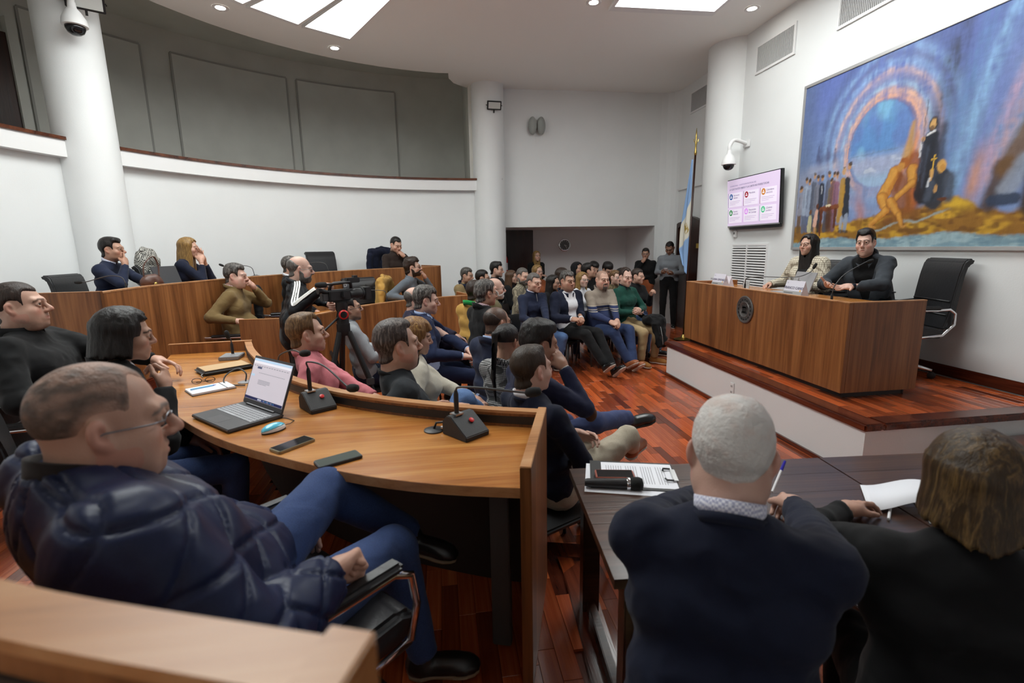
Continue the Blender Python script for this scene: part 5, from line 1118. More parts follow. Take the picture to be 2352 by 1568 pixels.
# --- front row facing the podium
r, J = seated('person in a navy quarter zip sweater and blue jeans, hands between the knees', (1.22, 6.50, 1.30), -60, chair='person in the quarter zip sweater', s=1.02, res=.010, lean=2, head=(2, -4, 0), skin='light', brow='grey', hair=('full', .008, (), .002), haircol=hG, top=NAVY, collar=[('zip', NAVY), ('shirt', LILAC)], pants=JEANL, rhw=(1.22, 6.02, .66), lhw=(1.30, 6.05, .66), rhp='curl', lhp='curl', shoes=SHB, feetd=-.05)
Rt, t_, fw_, nk = J['Rt'], J['t'], J['fw'], J['neck']
MB().tube([nk+fw_*.082+t_*.0, nk+fw_*.108-t_*.10], .003, 6).build('zip', STEEL, r)
r, J = seated('person in an open dark navy coat over a white sweater, legs stretched', (1.69, 6.56, 1.31), -62, chair='person in the open navy coat', s=1.04, kind='h', res=.010, lean=-4, head=(-4, -2, 0), skin='tan', brow='dark', hair=('full', .014, (((-.04, .04, .10), (.04, .04, .10), .018, .018),), .003), haircol=hGd, stubble=.3, jacket=NAVY2, jname='coat', vee=(.60, .06, .045), top=WHT, collar=[('fold', NAVY2)], pants=BLK, build=1.12, rhw=(1.70, 6.13, .72), lhw=(1.78, 6.18, .70), rhp='curl', lhp='curl', cuff=WHT, legs={1: ((.10, .44, .52), (.03, .72, .15), (.25, .8, .55), (0, -.6, .8)), -1: ((-.10, .45, .52), (-.05, .80, .10), (.1, .75, .6), (0, -.6, .8))}, shoes=SHB)
r, J = seated('person in a beige and navy striped sweater', (2.20, 6.62, 1.31), -66, chair='person in the striped sweater', s=1.04, kind='h', res=.010, lean=2, head=(-12, -2, 0), skin='light', buzz=('4a382c', 'recede', .5), stubble=.45, stubc=(.13, .10, .085), beard=(.002, hG, True), top=STRIPED, collar=[('zip', cloth('cloth_taupe', '8a7f73')), ('shirt', NAVY2)], build=1.2, belly=.03, pants=cloth('cloth_blue_trousers', '2c3a5c'), rhw=(2.22, 6.15, .64), lhw=(2.28, 6.19, .62), rhp='curl', lhp='curl', legs={1: ((.14, .43, .52), (.02, .60, .13), (.2, .85, .45), (0, -.5, .85)), -1: ((-.14, .43, .52), (-.02, .66, .10), (.15, .8, .5), (0, -.5, .85))}, shoes=SHC)
r, J_gr = seated('person in a dark green sweater, arms folded, jacket on the lap', (2.60, 6.78, 1.33), -62, chair='person in the green sweater', s=1.04, res=.010, lean=-4, head=(-16, -4, 0), skin='fair', brow='brown', hair=('recede', .009, (), .002), haircol=hB, stubble=.3, hs=(.93, 1, 1.04), top=GREEN, collar=[('round', GREEN), ('shirt', NAVY2, 1)], build=.95, pants=TANP, folded=True, shoes=SHBR)
r, J = seated('person in a black jumper seated just behind the green sweater', (2.93, 7.15, 1.30), -62, chair='person in the black jumper behind the green sweater', s=.97, kind='f', res=FAR, head=(10, -4, 0), skin='light', hair=('full', .008), haircol=hB, top=BLK, topname='jumper', collar=[('high', BLK)], pants=JEANL, lhw=(3.02, 6.86, .98), lhp='curl', lhn=(0, 1, 0), shoes=SHB)
# --- rows at the back of the hall
def back_row(label, at, face, short, **k): return seated(label, at, face, chair=short, res=FAR, **k)
back_row('person in a beige jacket, leftmost of the back rows by the curved desk', (.43, 8.41, 1.31), -45, 'person in the beige jacket', s=1.02, head=(12, -4, 0), skin='tan', hair=('full', .014), haircol=hGd, jacket=KHAKI, top=BLK, vee=(.4, .08, .03), collar=[('hoodie', NAVY)], pants=JEAND)
back_row('person in black with dark glasses, next to the beige jacket', (.63, 7.70, 1.30), -15, 'person in black next to the beige jacket', s=1.0, skin='tan', hair=('full', .012), haircol=hD, glasses=BLACK, top=BLK, pants=JEAND)
back_row('person in a charcoal polo sitting tall in front of the round column', (.96, 8.65, 1.39), -38, 'person in the charcoal polo', s=1.06, head=(14, -2, 0), skin='light', hair=('full', .016, (((-.03, .05, .12), (.03, .05, .12), .02, .02),), .006), haircol=hD, stubble=.7, top=CHAR, topname='polo', pants=JEAND)
back_row('person in black with thin glasses, left of the plaid shirt', (1.18, 8.39, 1.26), -30, 'person left of the plaid shirt', s=.95, kind='f', head=(10, 0, 0), skin='light', hair=('long', dict(length=.2)), haircol=hBr, glasses=STEEL, top=BLK, pants=JEAND)
back_row('person in a brown plaid shirt', (1.27, 7.70, 1.32), -30, 'person in the plaid shirt', s=1.04, head=(-28, -4, 0), skin='light', brow='grey', hair=('full', .008), haircol=hG, beard=(.006, hG), top=PLAIDB, topname='shirt', collar=[('shirt', PLAIDB)], pants=JEAND)
back_row('person in rust with thin glasses, seated in front of the one standing in the recess', (1.70, 8.75, 1.33), -60, 'person in rust with thin glasses', s=1.0, kind='f', skin='light', hair=('long', dict(length=.2)), haircol=hBl, glasses=STEEL, top=RUST, pants=JEAND)
back_row('person in black with dark glasses between the quarter zip and the open coat', (1.60, 7.05, 1.24), -58, 'person between the quarter zip and the open coat', s=.94, kind='f', head=(20, 0, 0), skin='tan', hair=('long', dict(length=.3)), haircol=hD, glasses=BLACK, top=BLK, pants=JEAND)
back_row('person in rust with the head turned away, half hidden behind the open coat', (1.95, 7.9, 1.30), -60, 'person in rust turned away', s=.98, kind='f', head=(30, -6, 0), skin='light', hair=('long', dict(length=.12, bangs=True, vol=.024)), haircol=hB, top=RUST, pants=JEAND)
back_row('person in a dark hood at the back', (2.45, 8.85, 1.35), -55, 'person in the hood', s=1.0, head=(0, 6, 0), skin='tan', hair=('long', dict(length=.14, vol=.022, bob=True)), haircol=cloth('cloth_hood', '131316'), top=BLK, topname='hoodie', pants=JEAND)
back_row('person in black looking up to the right, right of the dark hood', (2.46, 8.22, 1.34), -45, 'person looking up to the right', s=1.02, head=(25, 12, 0), skin='tan', hair=('full', .018), haircol=hD, top=BLK, pants=JEAND)
back_row('person in a white blouse and thin glasses', (2.10, 7.28, 1.26), -62, 'person in the white blouse', s=.96, kind='f', head=(-4, 2, 0), skin='fair', brow='blond', hair=('long', dict(length=.26)), haircol=hBl, glasses=STEEL, top=WHT, topname='blouse', collar=[('high', WHT)], pants=JEAND)
back_row('person in black looking down, left of the pair at the very back', (2.86, 9.05, 1.33), -70, 'left person of the back pair', s=1.0, head=(0, -25, 0), skin='tan', hair=('full', .018), haircol=hD, top=BLK, pants=JEAND)
back_row('person in black looking down, right of the pair at the very back', (2.98, 8.62, 1.33), -60, 'right person of the back pair', s=1.0, head=(-20, -22, 0), skin='tan', hair=('fringe', .020), haircol=hD, top=BLK, pants=JEAND)
back_row('person in a spotted blouse and glasses behind the striped sweater', (2.73, 7.58, 1.26), -62, 'person in the spotted blouse', s=.95, kind='f', head=(-4, 0, 0), skin='fair', hair=('full', .010), haircol=hLB, glasses=STEEL, top=cloth('cloth_leopard', '7a6a4c', check=(60, '2a241a')), pants=JEAND)
back_row('person in khaki with dark glasses, partly hidden behind the green sweater', (3.02, 8.06, 1.27), -40, 'person in khaki behind the green sweater', s=.96, kind='f', head=(15, 0, 0), skin='light', hair=('long', dict(length=.2)), haircol=hD, glasses=BLACK, top=KHAKI, pants=JEAND)
# --- standing at the far wall
person('person in a black jumper standing in the recess', None, -75, at=(2.04, 10.6, 1.56), stand=True, kind='f', res=FAR, skin='light', hair=('long', dict(length=.26, front=True)), haircol=hBl, top=BLK, topname='jumper', collar=[('round', WHT)], pants=BLK, shoes=SHB, rh=(-.05, .22, 1.05), lh=(.05, .22, 1.05))
r, J = person('person in a black shawl and rust trousers standing, hand at the chin', None, -125, at=(4.08, 9.62, 1.58), stand=True, kind='f', res=MID, head=(8, -4, 0), skin='tan', hair=('full', .012), haircol=hD, glasses=STEEL, top=BLK, topname='shawl', pants=RUST, shoes=SHB, rhh=(.02, .12, -.11), rhp='fist', rhn=(0, -1, 0), rpole=(.6, .2, -1), lh=(.05, .18, 1.0), build=1.15)
r, J_sm = person('person in a grey sweater standing and looking at a phone', None, -128, at=(4.40, 9.25, 1.69), stand=True, res=MID, head=(0, -30, 0), lean=4, skin='brown', hair=('full', .005), haircol=hD, top=GRYS, collar=[('zip', GRYS)], pants=BLK, shoes=SHB, rh=(.04, .30, 1.12), rhp='curl', rhn=(-.6, .0, .8), lh=(-.07, .30, 1.10), lhp='curl', lhn=(.6, 0, .8))
# --- podium
r, J_pw = person('person in a cream checked blazer at the podium', None, 196, at=(4.06, 5.08, 1.73), floor=ZD, s=.97, kind='f', res=NEAR, lean=4, head=(-2, 2, 0), skin='light', hair=('long', dict(length=.32, front=True, vol=.02)), haircol=hD, jacket=PLAIDW, jname='blazer', vee=(.42, .06, .02), top=BLK, collar=[('fold', PLAIDW), ('round', BLK)], pants=BLK, rhw=(3.72, 5.28, 1.165), rhp='curl', lhw=(3.80, 4.9, 1.17), lhp='relax', shoes=SHB)
r, J_ps = person('speaker in a grey suit jacket and black turtleneck gesturing at the podium', None, 200, at=(4.02, 4.30, 1.745), floor=ZD, s=.99, res=.008, lean=20, twist=6, head=(14, 2, 4), hs=(.90, 1, 1.05), skin='fair', brow='dark', hair=('full', .014, (((-.04, .05, .10), (.045, .045, .105), .018, .02),), .002), haircol=hD, stubble=.12, jacket=cloth('cloth_suit_grey', '3b4046', wr=.005), jname='suit_jacket', vee=(.46, .10, .012), sh_w=.94, top=BLK, topname='turtleneck', collar=[('fold', MATS['cloth_suit_grey']), ('high', BLK)], pants=BLK, rhw=(3.72, 4.34, 1.235), rhp='open', rhn=(0, -.7, .6), lhw=(3.68, 4.10, 1.235), lhp='open', lhn=(.1, .75, .6), rpole=(1, -.3, -.7), lpole=(-1, -.3, -.7), shoes=SHB)
wa, F = J_ps['hand-1']; MB().lathe([(.030, -.016), (.034, -.012), (.034, .012), (.030, .016)], 18, M=Matrix.Translation(wa) @ Matrix(np.c_[F[:, 0], F[:, 2], F[:, 1]].tolist()).to_4x4()).build('smart_watch', BLACKG, r, smooth='auto')
# --- foreground, at the dark tables
r, J_wh = person('person in a navy sweater and checked collar writing at the dark table, seen from behind', None, 60, at=(.64, .985, 1.30), s=1.03, kind='h', res=.0075, lean=16, head=(0, -8, 0), hfwd=.0, skin='pink', brow='grey', hair=('short', .009, (), .003), haircol=('c9c6c2', '', 1.0, .16), hdrop=.02, top=NAVY2, collar=[('shirt', LILAC), ('round', NAVY2)], build=1.12, pants=TANP, rhw=(1.15, 1.42, .80), rhp='curl', rhn=(-.4, 0, -1), rpole=(.7, -.3, -.8), lhw=(.90, 1.50, .80), lhp='relax', lpole=(-.7, -.3, -.8), wr=.009, shoes=SHB)
r, J_br = person('person in a black top at the dark table at the right, seen from behind', None, 54, at=(1.19, .90, 1.215), s=.96, kind='f', res=.008, lean=12, head=(0, -6, 0), skin='light', hair=('long', dict(length=.13, bob=True, vol=.026)), haircol=hair_mat('hair_wavy_brown', '3a2a18', c2='6a5230'), top=BLK, topname='jumper', build=1.1, pants=BLK, lhw=(1.30, 1.32, .80), lhp='relax', lpole=(-1, -.3, -.3), rhw=(1.62, 1.22, .80), rhp='relax', shoes=SHB)
for J, lab in ((J_wh, 'black visitor chair of the person writing at the dark table'), (J_br, 'black visitor chair of the person in black at the right table')):
    c = visitor_chair(J['loc'][0], J['loc'][1]-.05, J['face'], lab); c.scale = (1, 1, max(.6, J['seat']/.455))
# executive chairs behind the desks
for J, lab in ((J_bald, 'black executive chair with chrome arms under the person in the quilted jacket'), (J_bob, 'black executive chair of the person in the black coat with a hand at the collar'), (J_left, 'black executive chair of the person at the left edge'),
               (J_fl, 'black executive chair with a navy coat over its back, tan fleece'), (J_bs, 'black executive chair of the person behind the camera operator'), (J_gg, 'black executive chair with a mustard jacket on its back'),
               (J_bkn, 'black executive chair of the person with a finger on the lips'), (J_bkw, 'black executive chair with a houndstooth scarf behind the navy blouse'), (J_bkb, 'black executive chair with a navy jacket on its back'),
               (J_pw, 'black executive chair behind the checked blazer at the podium'), (J_ps, 'black executive chair behind the speaker')):
    fa = J['face']
    if J is J_bald: exec_chair(-.485, 1.285, T1, 43, lab); continue
    o = exec_chair(J['loc'][0]-.04*math.cos(math.radians(fa)), J['loc'][1]-.04*math.sin(math.radians(fa))+(.1 if J is J_bkw else 0), J['floor'], fa-(6 if J is J_bkw else 0), lab, 1.0); o.scale = (1, 1, max(.7, (J['seat']-.0)/.485))
exec_chair(4.13, 3.93, ZD, 165, 'empty black executive chair at the near end of the podium', .97)
exec_chair(-1.80, 8.55, T2, -50, 'empty black executive chair in the raised back row', 1.0)
exec_chair(-1.02, 7.25, T1, -55, 'empty black executive chair at the far front desk', 1.0)
# ---------------------------------------------------------------- mural (flat painting, painted point by point on its canvas)
def mural():
    t = thing('mural_painting', 'huge framed mural of swirling blue sky, robed figures and ochre ground', 'painting', (XW, 0, 0))
    y0, y1, z0, z1 = 5.90, 1.10, 1.59, 3.48      # left edge to right edge as seen from the hall
    Wd, Ht = y0-y1, z1-z0; nu, nv = 450, 180
    u, v = np.meshgrid(np.linspace(0, Wd, nu+1), np.linspace(0, Ht, nv+1)); x, z = u, v   # x: metres from the left edge, z: metres up
    rg = np.random.default_rng(5)
    def nz(fx, fz, sd):
        p = np.stack([x.ravel()*fx, z.ravel()*fz, np.zeros(x.size)], 1); return (vnoise(p, 1, sd)*.6+vnoise(p, 2.3, sd+9)*.4).reshape(x.shape)
    def mix(c, col, a): return c*(1-a[..., None])+np.array(srgb(col))*a[..., None]
    sm = lambda e0, e1, t_: np.clip((t_-e0)/(e1-e0), 0, 1)**2*(3-2*np.clip((t_-e0)/(e1-e0), 0, 1))
    c = np.tile(np.array(srgb('7289b6')), x.shape+(1,))
    wx, wz = x+.012*nz(16, 16, 51)+.006*nz(40, 40, 53), z+.012*nz(16, 16, 52)+.006*nz(40, 40, 54)      # brush wobble
    c = mix(c, '5562a4', .8*sm(.9, 1.8, z+.3*nz(2, 2, 1))); c = mix(c, '93a8c8', .6*sm(-.1, .6, nz(2.2, 1.4, 2))); c = mix(c, '5a6a7e', .55*sm(.35, .05, x)*sm(.4, .9, z))
    c = mix(c, '3e4c80', .45*sm(.1, .6, nz(3, 1.2, 3))*sm(.9, 1.5, z)); c = mix(c, '8f93a6', .7*sm(1.05, .75, z)*sm(1.0, .5, x))
    cx, cz = 1.14, 1.03; dx, dz = (wx-cx)/.375, (wz-cz)/.43; A = np.arctan2(dz, dx); R = np.sqrt(dx**2+dz**2)*(1+.10*np.clip(-np.cos(A), 0, 1)*(np.sqrt(dx**2+dz**2) > 1.05))
    stro = .55+.5*nz(26, 7, 61)+.25*nz(9, 30, 62)
    for r0, w, col, k in ((2.35, .16, '53618a', .6), (2.12, .12, '7e9cc4', .7), (1.96, .09, '5a5a82', .6), (1.80, .13, '86a4cc', .75), (1.63, .08, 'c8a9a4', .8), (1.50, .09, '8f8fae', .7), (1.36, .08, '9ab4cf', .7), (1.22, .08, 'd3a995', .9), (1.09, .07, 'cf9f8c', .95), (1.00, .03, '7a6d86', .6)):
        a = np.exp(-((R-r0-.06*np.sin(A*2+r0))/w)**2)*k*sm(-.9, -.1, np.sin(A)+.3)*stro*1.5; c = mix(c, col, np.clip(a, 0, 1))
    c = mix(c, 'd0885c', np.clip(np.exp(-((R-1.08)/.07)**2)*sm(.45, .9, np.cos(A))*sm(.1, -.5, np.sin(A)-.3), 0, 1)*.9)
    disc = sm(1.0, .92, R)*sm(.25, .4, z); c = mix(c, '5a86bc', disc*.95); c = mix(c, '7db4cf', disc*.65*sm(-.1, .5, nz(4, 4, 11))); c = mix(c, '6272ae', disc*.5*sm(.0, .5, nz(5, 4, 15)))
    c = mix(c, 'a6a9bf', disc*.75*sm(1.02, .86, wz+.05*nz(5, 9, 12))); c = mix(c, '8fb0cc', disc*.8*sm(.80, .66, wz)); c = mix(c, 'c4ccd8', disc*.6*sm(.1, .4, nz(7, 22, 13))*sm(.95, .85, wz)*sm(.70, .8, wz)); c = mix(c, '6a7f9a', disc*.6*np.exp(-((wz-.955)/.006)**2))
    lilac = sm(1.05, .85, R)*sm(.75, .5, wz); c = mix(c, '9aa4c6', lilac*.6); c = mix(c, 'b57a6a', np.exp(-((wx-.93-.25*(.6-wz))/.06)**2)*sm(.75, .3, wz)*.7)
    for x0, sl, w, col, k in ((1.72, .12, .10, '3c4258', .75), (1.86, .20, .07, '5f7fae', .7), (1.98, .26, .08, '86aed4', .75), (2.10, .34, .06, '7080ba', .7), (2.19, .42, .05, 'b69cb8', .8), (2.27, .50, .05, 'c9a0a0', .7), (2.36, .58, .06, '8fb4d8', .75), (2.48, .66, .08, '6e86c0', .7), (2.7, .7, .12, '9a94c4', .7), (3.0, .8, .16, '6c8cc4', .7), (3.5, .8, .2, '6f7fb8', .7), (4.1, .8, .2, 'b89ac0', .6)):
        xx = wx-(x0+sl*(wz-.6)*.55+.22*np.clip(wz-.8, 0, 2)**2*(x0-1.5)); c = mix(c, col, np.clip(np.exp(-(xx/w)**2)*k*sm(.25, .6, z)*stro*1.4, 0, 1))
    c = mix(c, 'c08a6c', np.clip(np.exp(-((wx-2.12-.12*(wz-.5))/.05)**2)*sm(.3, .5, wz)*sm(.95, .6, wz), 0, 1)*.8)
    g = .27+.16*np.exp(-((wx-2.02)/.22)**2)+.10*np.exp(-((wx-1.55)/.3)**2)+.04*nz(5, 1, 31)
    gm = sm(.025, -.025, wz-g); c = mix(c, '8e6428', gm); c = mix(c, 'c29632', gm*sm(-.05, .4, nz(6, 14, 32))); c = mix(c, '66431f', gm*.75*sm(.1, .45, nz(8, 18, 33)))
    c = mix(c, 'd0a934', gm*np.exp(-(((wx-2.05)/.16)**2+((wz-.38)/.06)**2))*.9); c = mix(c, '7a5a34', gm*.5*sm(.5, .1, x))
    wv = .10+.035*nz(3, 1, 35)+.02*np.sin(x*4)-.05*sm(.5, .1, x); wm = sm(.015, -.015, wz-wv); c = mix(c, '7898a6', wm*.95); c = mix(c, '9fb6bc', wm*.7*sm(-.1, .35, nz(8, 24, 36))); c = mix(c, '5f7f92', wm*.5*sm(.1, .5, nz(9, 30, 37)))
    fx_ = np.abs(wz-(.17+.17*(wx-1.15)+.02*np.sin(x*14)))/.018; c = mix(c, '93a8aa', np.clip(1-fx_, 0, 1)*.85*sm(1.1, 1.2, x)*sm(2.0, 1.85, x)); 
    def blob(px, pz, rx, rz, col, k=1.0, rot=0, soft=.22):
        nonlocal c
        ca, sa = math.cos(rot), math.sin(rot); X_, Z_ = (wx-px)*ca+(wz-pz)*sa, -(wx-px)*sa+(wz-pz)*ca
        c = mix(c, col, k*sm(1+soft, 1-soft, np.sqrt((X_/rx)**2+(Z_/rz)**2)))
    def limb(a, b, r0, r1, col, k=1.0, e=.008):
        nonlocal c
        a, b = np.array(a), np.array(b); d = b-a; tt = np.clip(((wx-a[0])*d[0]+(wz-a[1])*d[1])/(d@d), 0, 1); dd = np.sqrt((wx-a[0]-d[0]*tt)**2+(wz-a[1]-d[1]*tt)**2)-(r0+(r1-r0)*tt)
        c = mix(c, col, k*sm(e, -e*.7, dd))
    def flesh(a, b, r0, r1, k=.95):       # modelled limb: dark edge, ochre body, pale core
        limb(a, b, r0+.008, r1+.006, '7a4a22', k*.8, .012); limb(a, b, r0, r1, 'b5772f', k); o = np.array((-.25*r0, .2*r0)); limb(np.array(a)+o, np.array(b)+o, r0*.55, r1*.55, 'd09a48', .75, .02)
    # ochre mantle and nude pair
    limb((1.50, 1.15), (1.47, .84), .016, .05, 'b98a3c', .85, .03); limb((1.56, .80), (1.60, .45), .09, .08, '8e4d24', .9, .04); limb((1.62, .62), (1.57, .38), .03, .05, 'b0602c', .8, .03); limb((1.40, .62), (1.50, .40), .10, .09, '8a5124', .9, .04); limb((1.33, .30), (1.62, .32), .06, .05, '7a4a24', .7, .05)
    flesh((1.36, .72), (1.25, .50), .062, .060); flesh((1.25, .48), (1.31, .36), .058, .038); flesh((1.31, .36), (1.13, .22), .036, .014); flesh((1.55, .72), (1.57, .60), .055, .05); flesh((1.57, .60), (1.34, .43), .028, .022); flesh((1.35, .44), (1.46, .31), .045, .030); flesh((1.46, .31), (1.50, .21), .026, .014)
    blob(1.45, .80, .055, .050, '9a5a28'); blob(1.42, .77, .035, .038, 'c08840', .9); limb((1.42, .70), (1.40, .55), .028, .02, '7a421e', .8, .02); limb((1.13, .21), (1.20, .20), .014, .01, 'b98440'); limb((1.50, .20), (1.55, .20), .012, .008, 'b98440')
    # standing monk
    limb((1.70, .98), (1.71, .50), .070, .115, '1f2128', .97, .02); limb((1.80, 1.05), (1.80, .60), .03, .05, '363b4c', .8, .04); limb((1.64, .92), (1.62, .70), .02, .03, '343846', .8, .02); blob(1.70, 1.10, .042, .065, '3a3230'); blob(1.695, 1.10, .026, .045, 'c29860'); blob(1.69, 1.07, .018, .02, '5a4234', .8); limb((1.66, 1.02), (1.72, 1.04), .010, .010, 'd5d5d8', .9); blob(1.62, .99, .018, .024, 'b98a58'); limb((1.60, .82), (1.61, .95), .008, .010, 'c4c8d0', .85); limb((1.62, .60), (1.62, 1.32), .004, .003, '4a4f5e', .8); limb((1.66, .55), (1.68, .90), .006, .01, '454b5c', .7, .02)
    # kneeling monk with the cross
    limb((1.80, .42), (1.85, .62), .085, .065, '2e323b', .97, .02); limb((1.93, .44), (1.92, .60), .045, .045, '464c59', .9, .03); limb((1.73, .44), (1.76, .56), .03, .03, '4a5160', .8, .03); blob(1.83, .715, .043, .058, 'c99a52'); blob(1.84, .70, .026, .03, 'b07c38', .7); limb((1.74, .60), (1.745, .68), .014, .014, 'c79a5c'); limb((1.72, .55), (1.73, .62), .012, .010, 'c9cdd4', .8); limb((1.748, .68), (1.752, .82), .005, .005, 'd8ac3c', 1, .004); limb((1.728, .782), (1.776, .79), .005, .005, 'd8ac3c', 1, .004); blob(1.80, .52, .02, .035, 'b58a58'); blob(1.88, .42, .045, .016, '5e3620')
    # crowd at the table
    for px, hz, col, leg in ((.06, .70, '8d8f9e', '6a5034'), (.14, .80, '9aa6ba', '5c6478'), (.20, .77, '8e9ab0', '56607c'), (.27, .84, '5a6070', '454a58'), (.33, .80, '7a7c8a', '4a4e5c'), (.40, .80, '262b38', '23262f'), (.50, .83, '666a7e', '4a4c58'), (.545, .74, '7c6a50', '5a4838'), (.575, .81, '7a5650', '6a4838'), (.625, .80, '8a6074', '6e5060')):
        limb((px, .44), (px, .20), .036, .03, leg, .9, .012); limb((px, hz-.10), (px, .42), .038, .042, col, .95, .012); limb((px-.02, hz-.10), (px-.022, .48), .008, .010, '3a3e4c', .4, .015); blob(px, hz, .022, .034, 'b48a66'); blob(px-.003, hz+.022, .024, .022, '3a2e28', .9)
    limb((.40, .70), (.40, .62), .007, .004, 'c9ccd4', .9); limb((.71, .72), (.70, .30), .036, .03, 'a8823c', .95, .012); blob(.71, .83, .026, .042, 'c09870'); blob(.71, .868, .022, .012, '7a6a58', .8); limb((.77, .72), (.79, .36), .034, .05, '262a33', .97, .012); limb((.73, .66), (.72, .34), .020, .018, 'b08638', .9, .012); blob(.785, .87, .026, .042, 'b98e68'); blob(.795, .895, .025, .026, '3e342e', .9); limb((.80, .34), (.80, .18), .026, .024, '8a93a4', .95, .01); limb((.74, .32), (.74, .17), .018, .016, '99a0ac', .9, .01); limb((.72, .17), (.84, .165), .016, .012, '4a3a2c', .8)
    limb((.42, .44), (.66, .45), .026, .026, '7a4426', .97); limb((.43, .42), (.43, .14), .022, .014, '5e321e', .97); limb((.64, .42), (.64, .22), .020, .014, '5e321e', .97); limb((.54, .40), (.54, .24), .05, .03, '4a2a1c', .7, .03); blob(.53, .475, .045, .014, 'dccfae')
    limb((.25, .36), (.25, .20), .024, .034, 'b9b48e', .97); blob(.25, .42, .020, .028, '6a4a34'); limb((.35, .42), (.34, .26), .026, .028, 'd6aa98', .97); blob(.355, .48, .022, .032, '5a3424'); limb((.25, .16), (.25, .08), .014, .008, 'b98a60'); limb((.34, .22), (.335, .08), .016, .008, 'b98a60')
    for px, pz in ((.29, 1.12), (.55, 1.06)): limb((px, pz-.10), (px+.005, pz), .022, .016, '4a5070', .65, .02); blob(px+.005, pz+.035, .012, .018, '4a5070', .65)
    limb((.30, 1.0), (.46, 1.03), .03, .04, '55597a', .55, .04); limb((.46, 1.03), (.43, 1.12), .02, .012, '55597a', .5, .02); limb((.2, .9), (.6, .92), .04, .03, 'b0b0bc', .35, .06)
    # dark shelter at the right
    limb((2.28, .34), (2.36, .62), .06, .08, '4a3524', .9, .04); limb((2.36, .62), (2.55, .95), .07, .10, '6e5030', .9, .05); limb((2.40, .45), (2.50, .66), .07, .06, '8d96a6', .85, .04); limb((2.30, .37), (2.46, .37), .045, .045, '333f56', .95, .02); limb((2.58, .30), (2.60, .70), .07, .08, '3c2c20', .95, .04); blob(2.56, .66, .04, .05, 'b0783a')
    for px in (2.9, 3.3, 3.7, 4.1, 4.5): limb((px, .3), (px, .62), .09, .06, '4a3a34', .85, .03); blob(px, .74, .045, .055, 'a87a4c')
    c = np.clip(c*(1+.16*nz(34, 9, 41)[..., None]+.10*nz(12, 40, 43)[..., None]+.08*nz(70, 70, 42)[..., None]), 0, 1)
    V = np.stack([np.full(x.size, -.024), y0-x.ravel(), z0+z.ravel()], 1); i = np.arange((nu+1)*(nv+1)).reshape(nv+1, nu+1)
    Q = np.stack([i[:-1, :-1], i[:-1, 1:], i[1:, 1:], i[1:, :-1]], -1).reshape(-1, 4)
    m = col_mat('mural_paint', .55, .0012, 120, spec=.3)
    np_obj('canvas', V, Q, m, t, col=c.reshape(-1, 3), smooth=False)
    fr = plain('mural_frame', (.55, .55, .55), .35, .6)
    MB().box(-.022, -.001, y1, y0, z0, z1).build('backing', MGREY, t)
    for nm, b in (('frame_rail', (-.035, 0, y1-.035, y0+.035, z0-.035, z0)), ('frame_rail', (-.035, 0, y1-.035, y0+.035, z1, z1+.035)), ('frame_rail', (-.035, 0, y0, y0+.035, z0, z1)), ('frame_rail', (-.035, 0, y1-.035, y1, z0, z1))): MB().box(*b).build(nm, fr, t, bevel=.003)
mural()
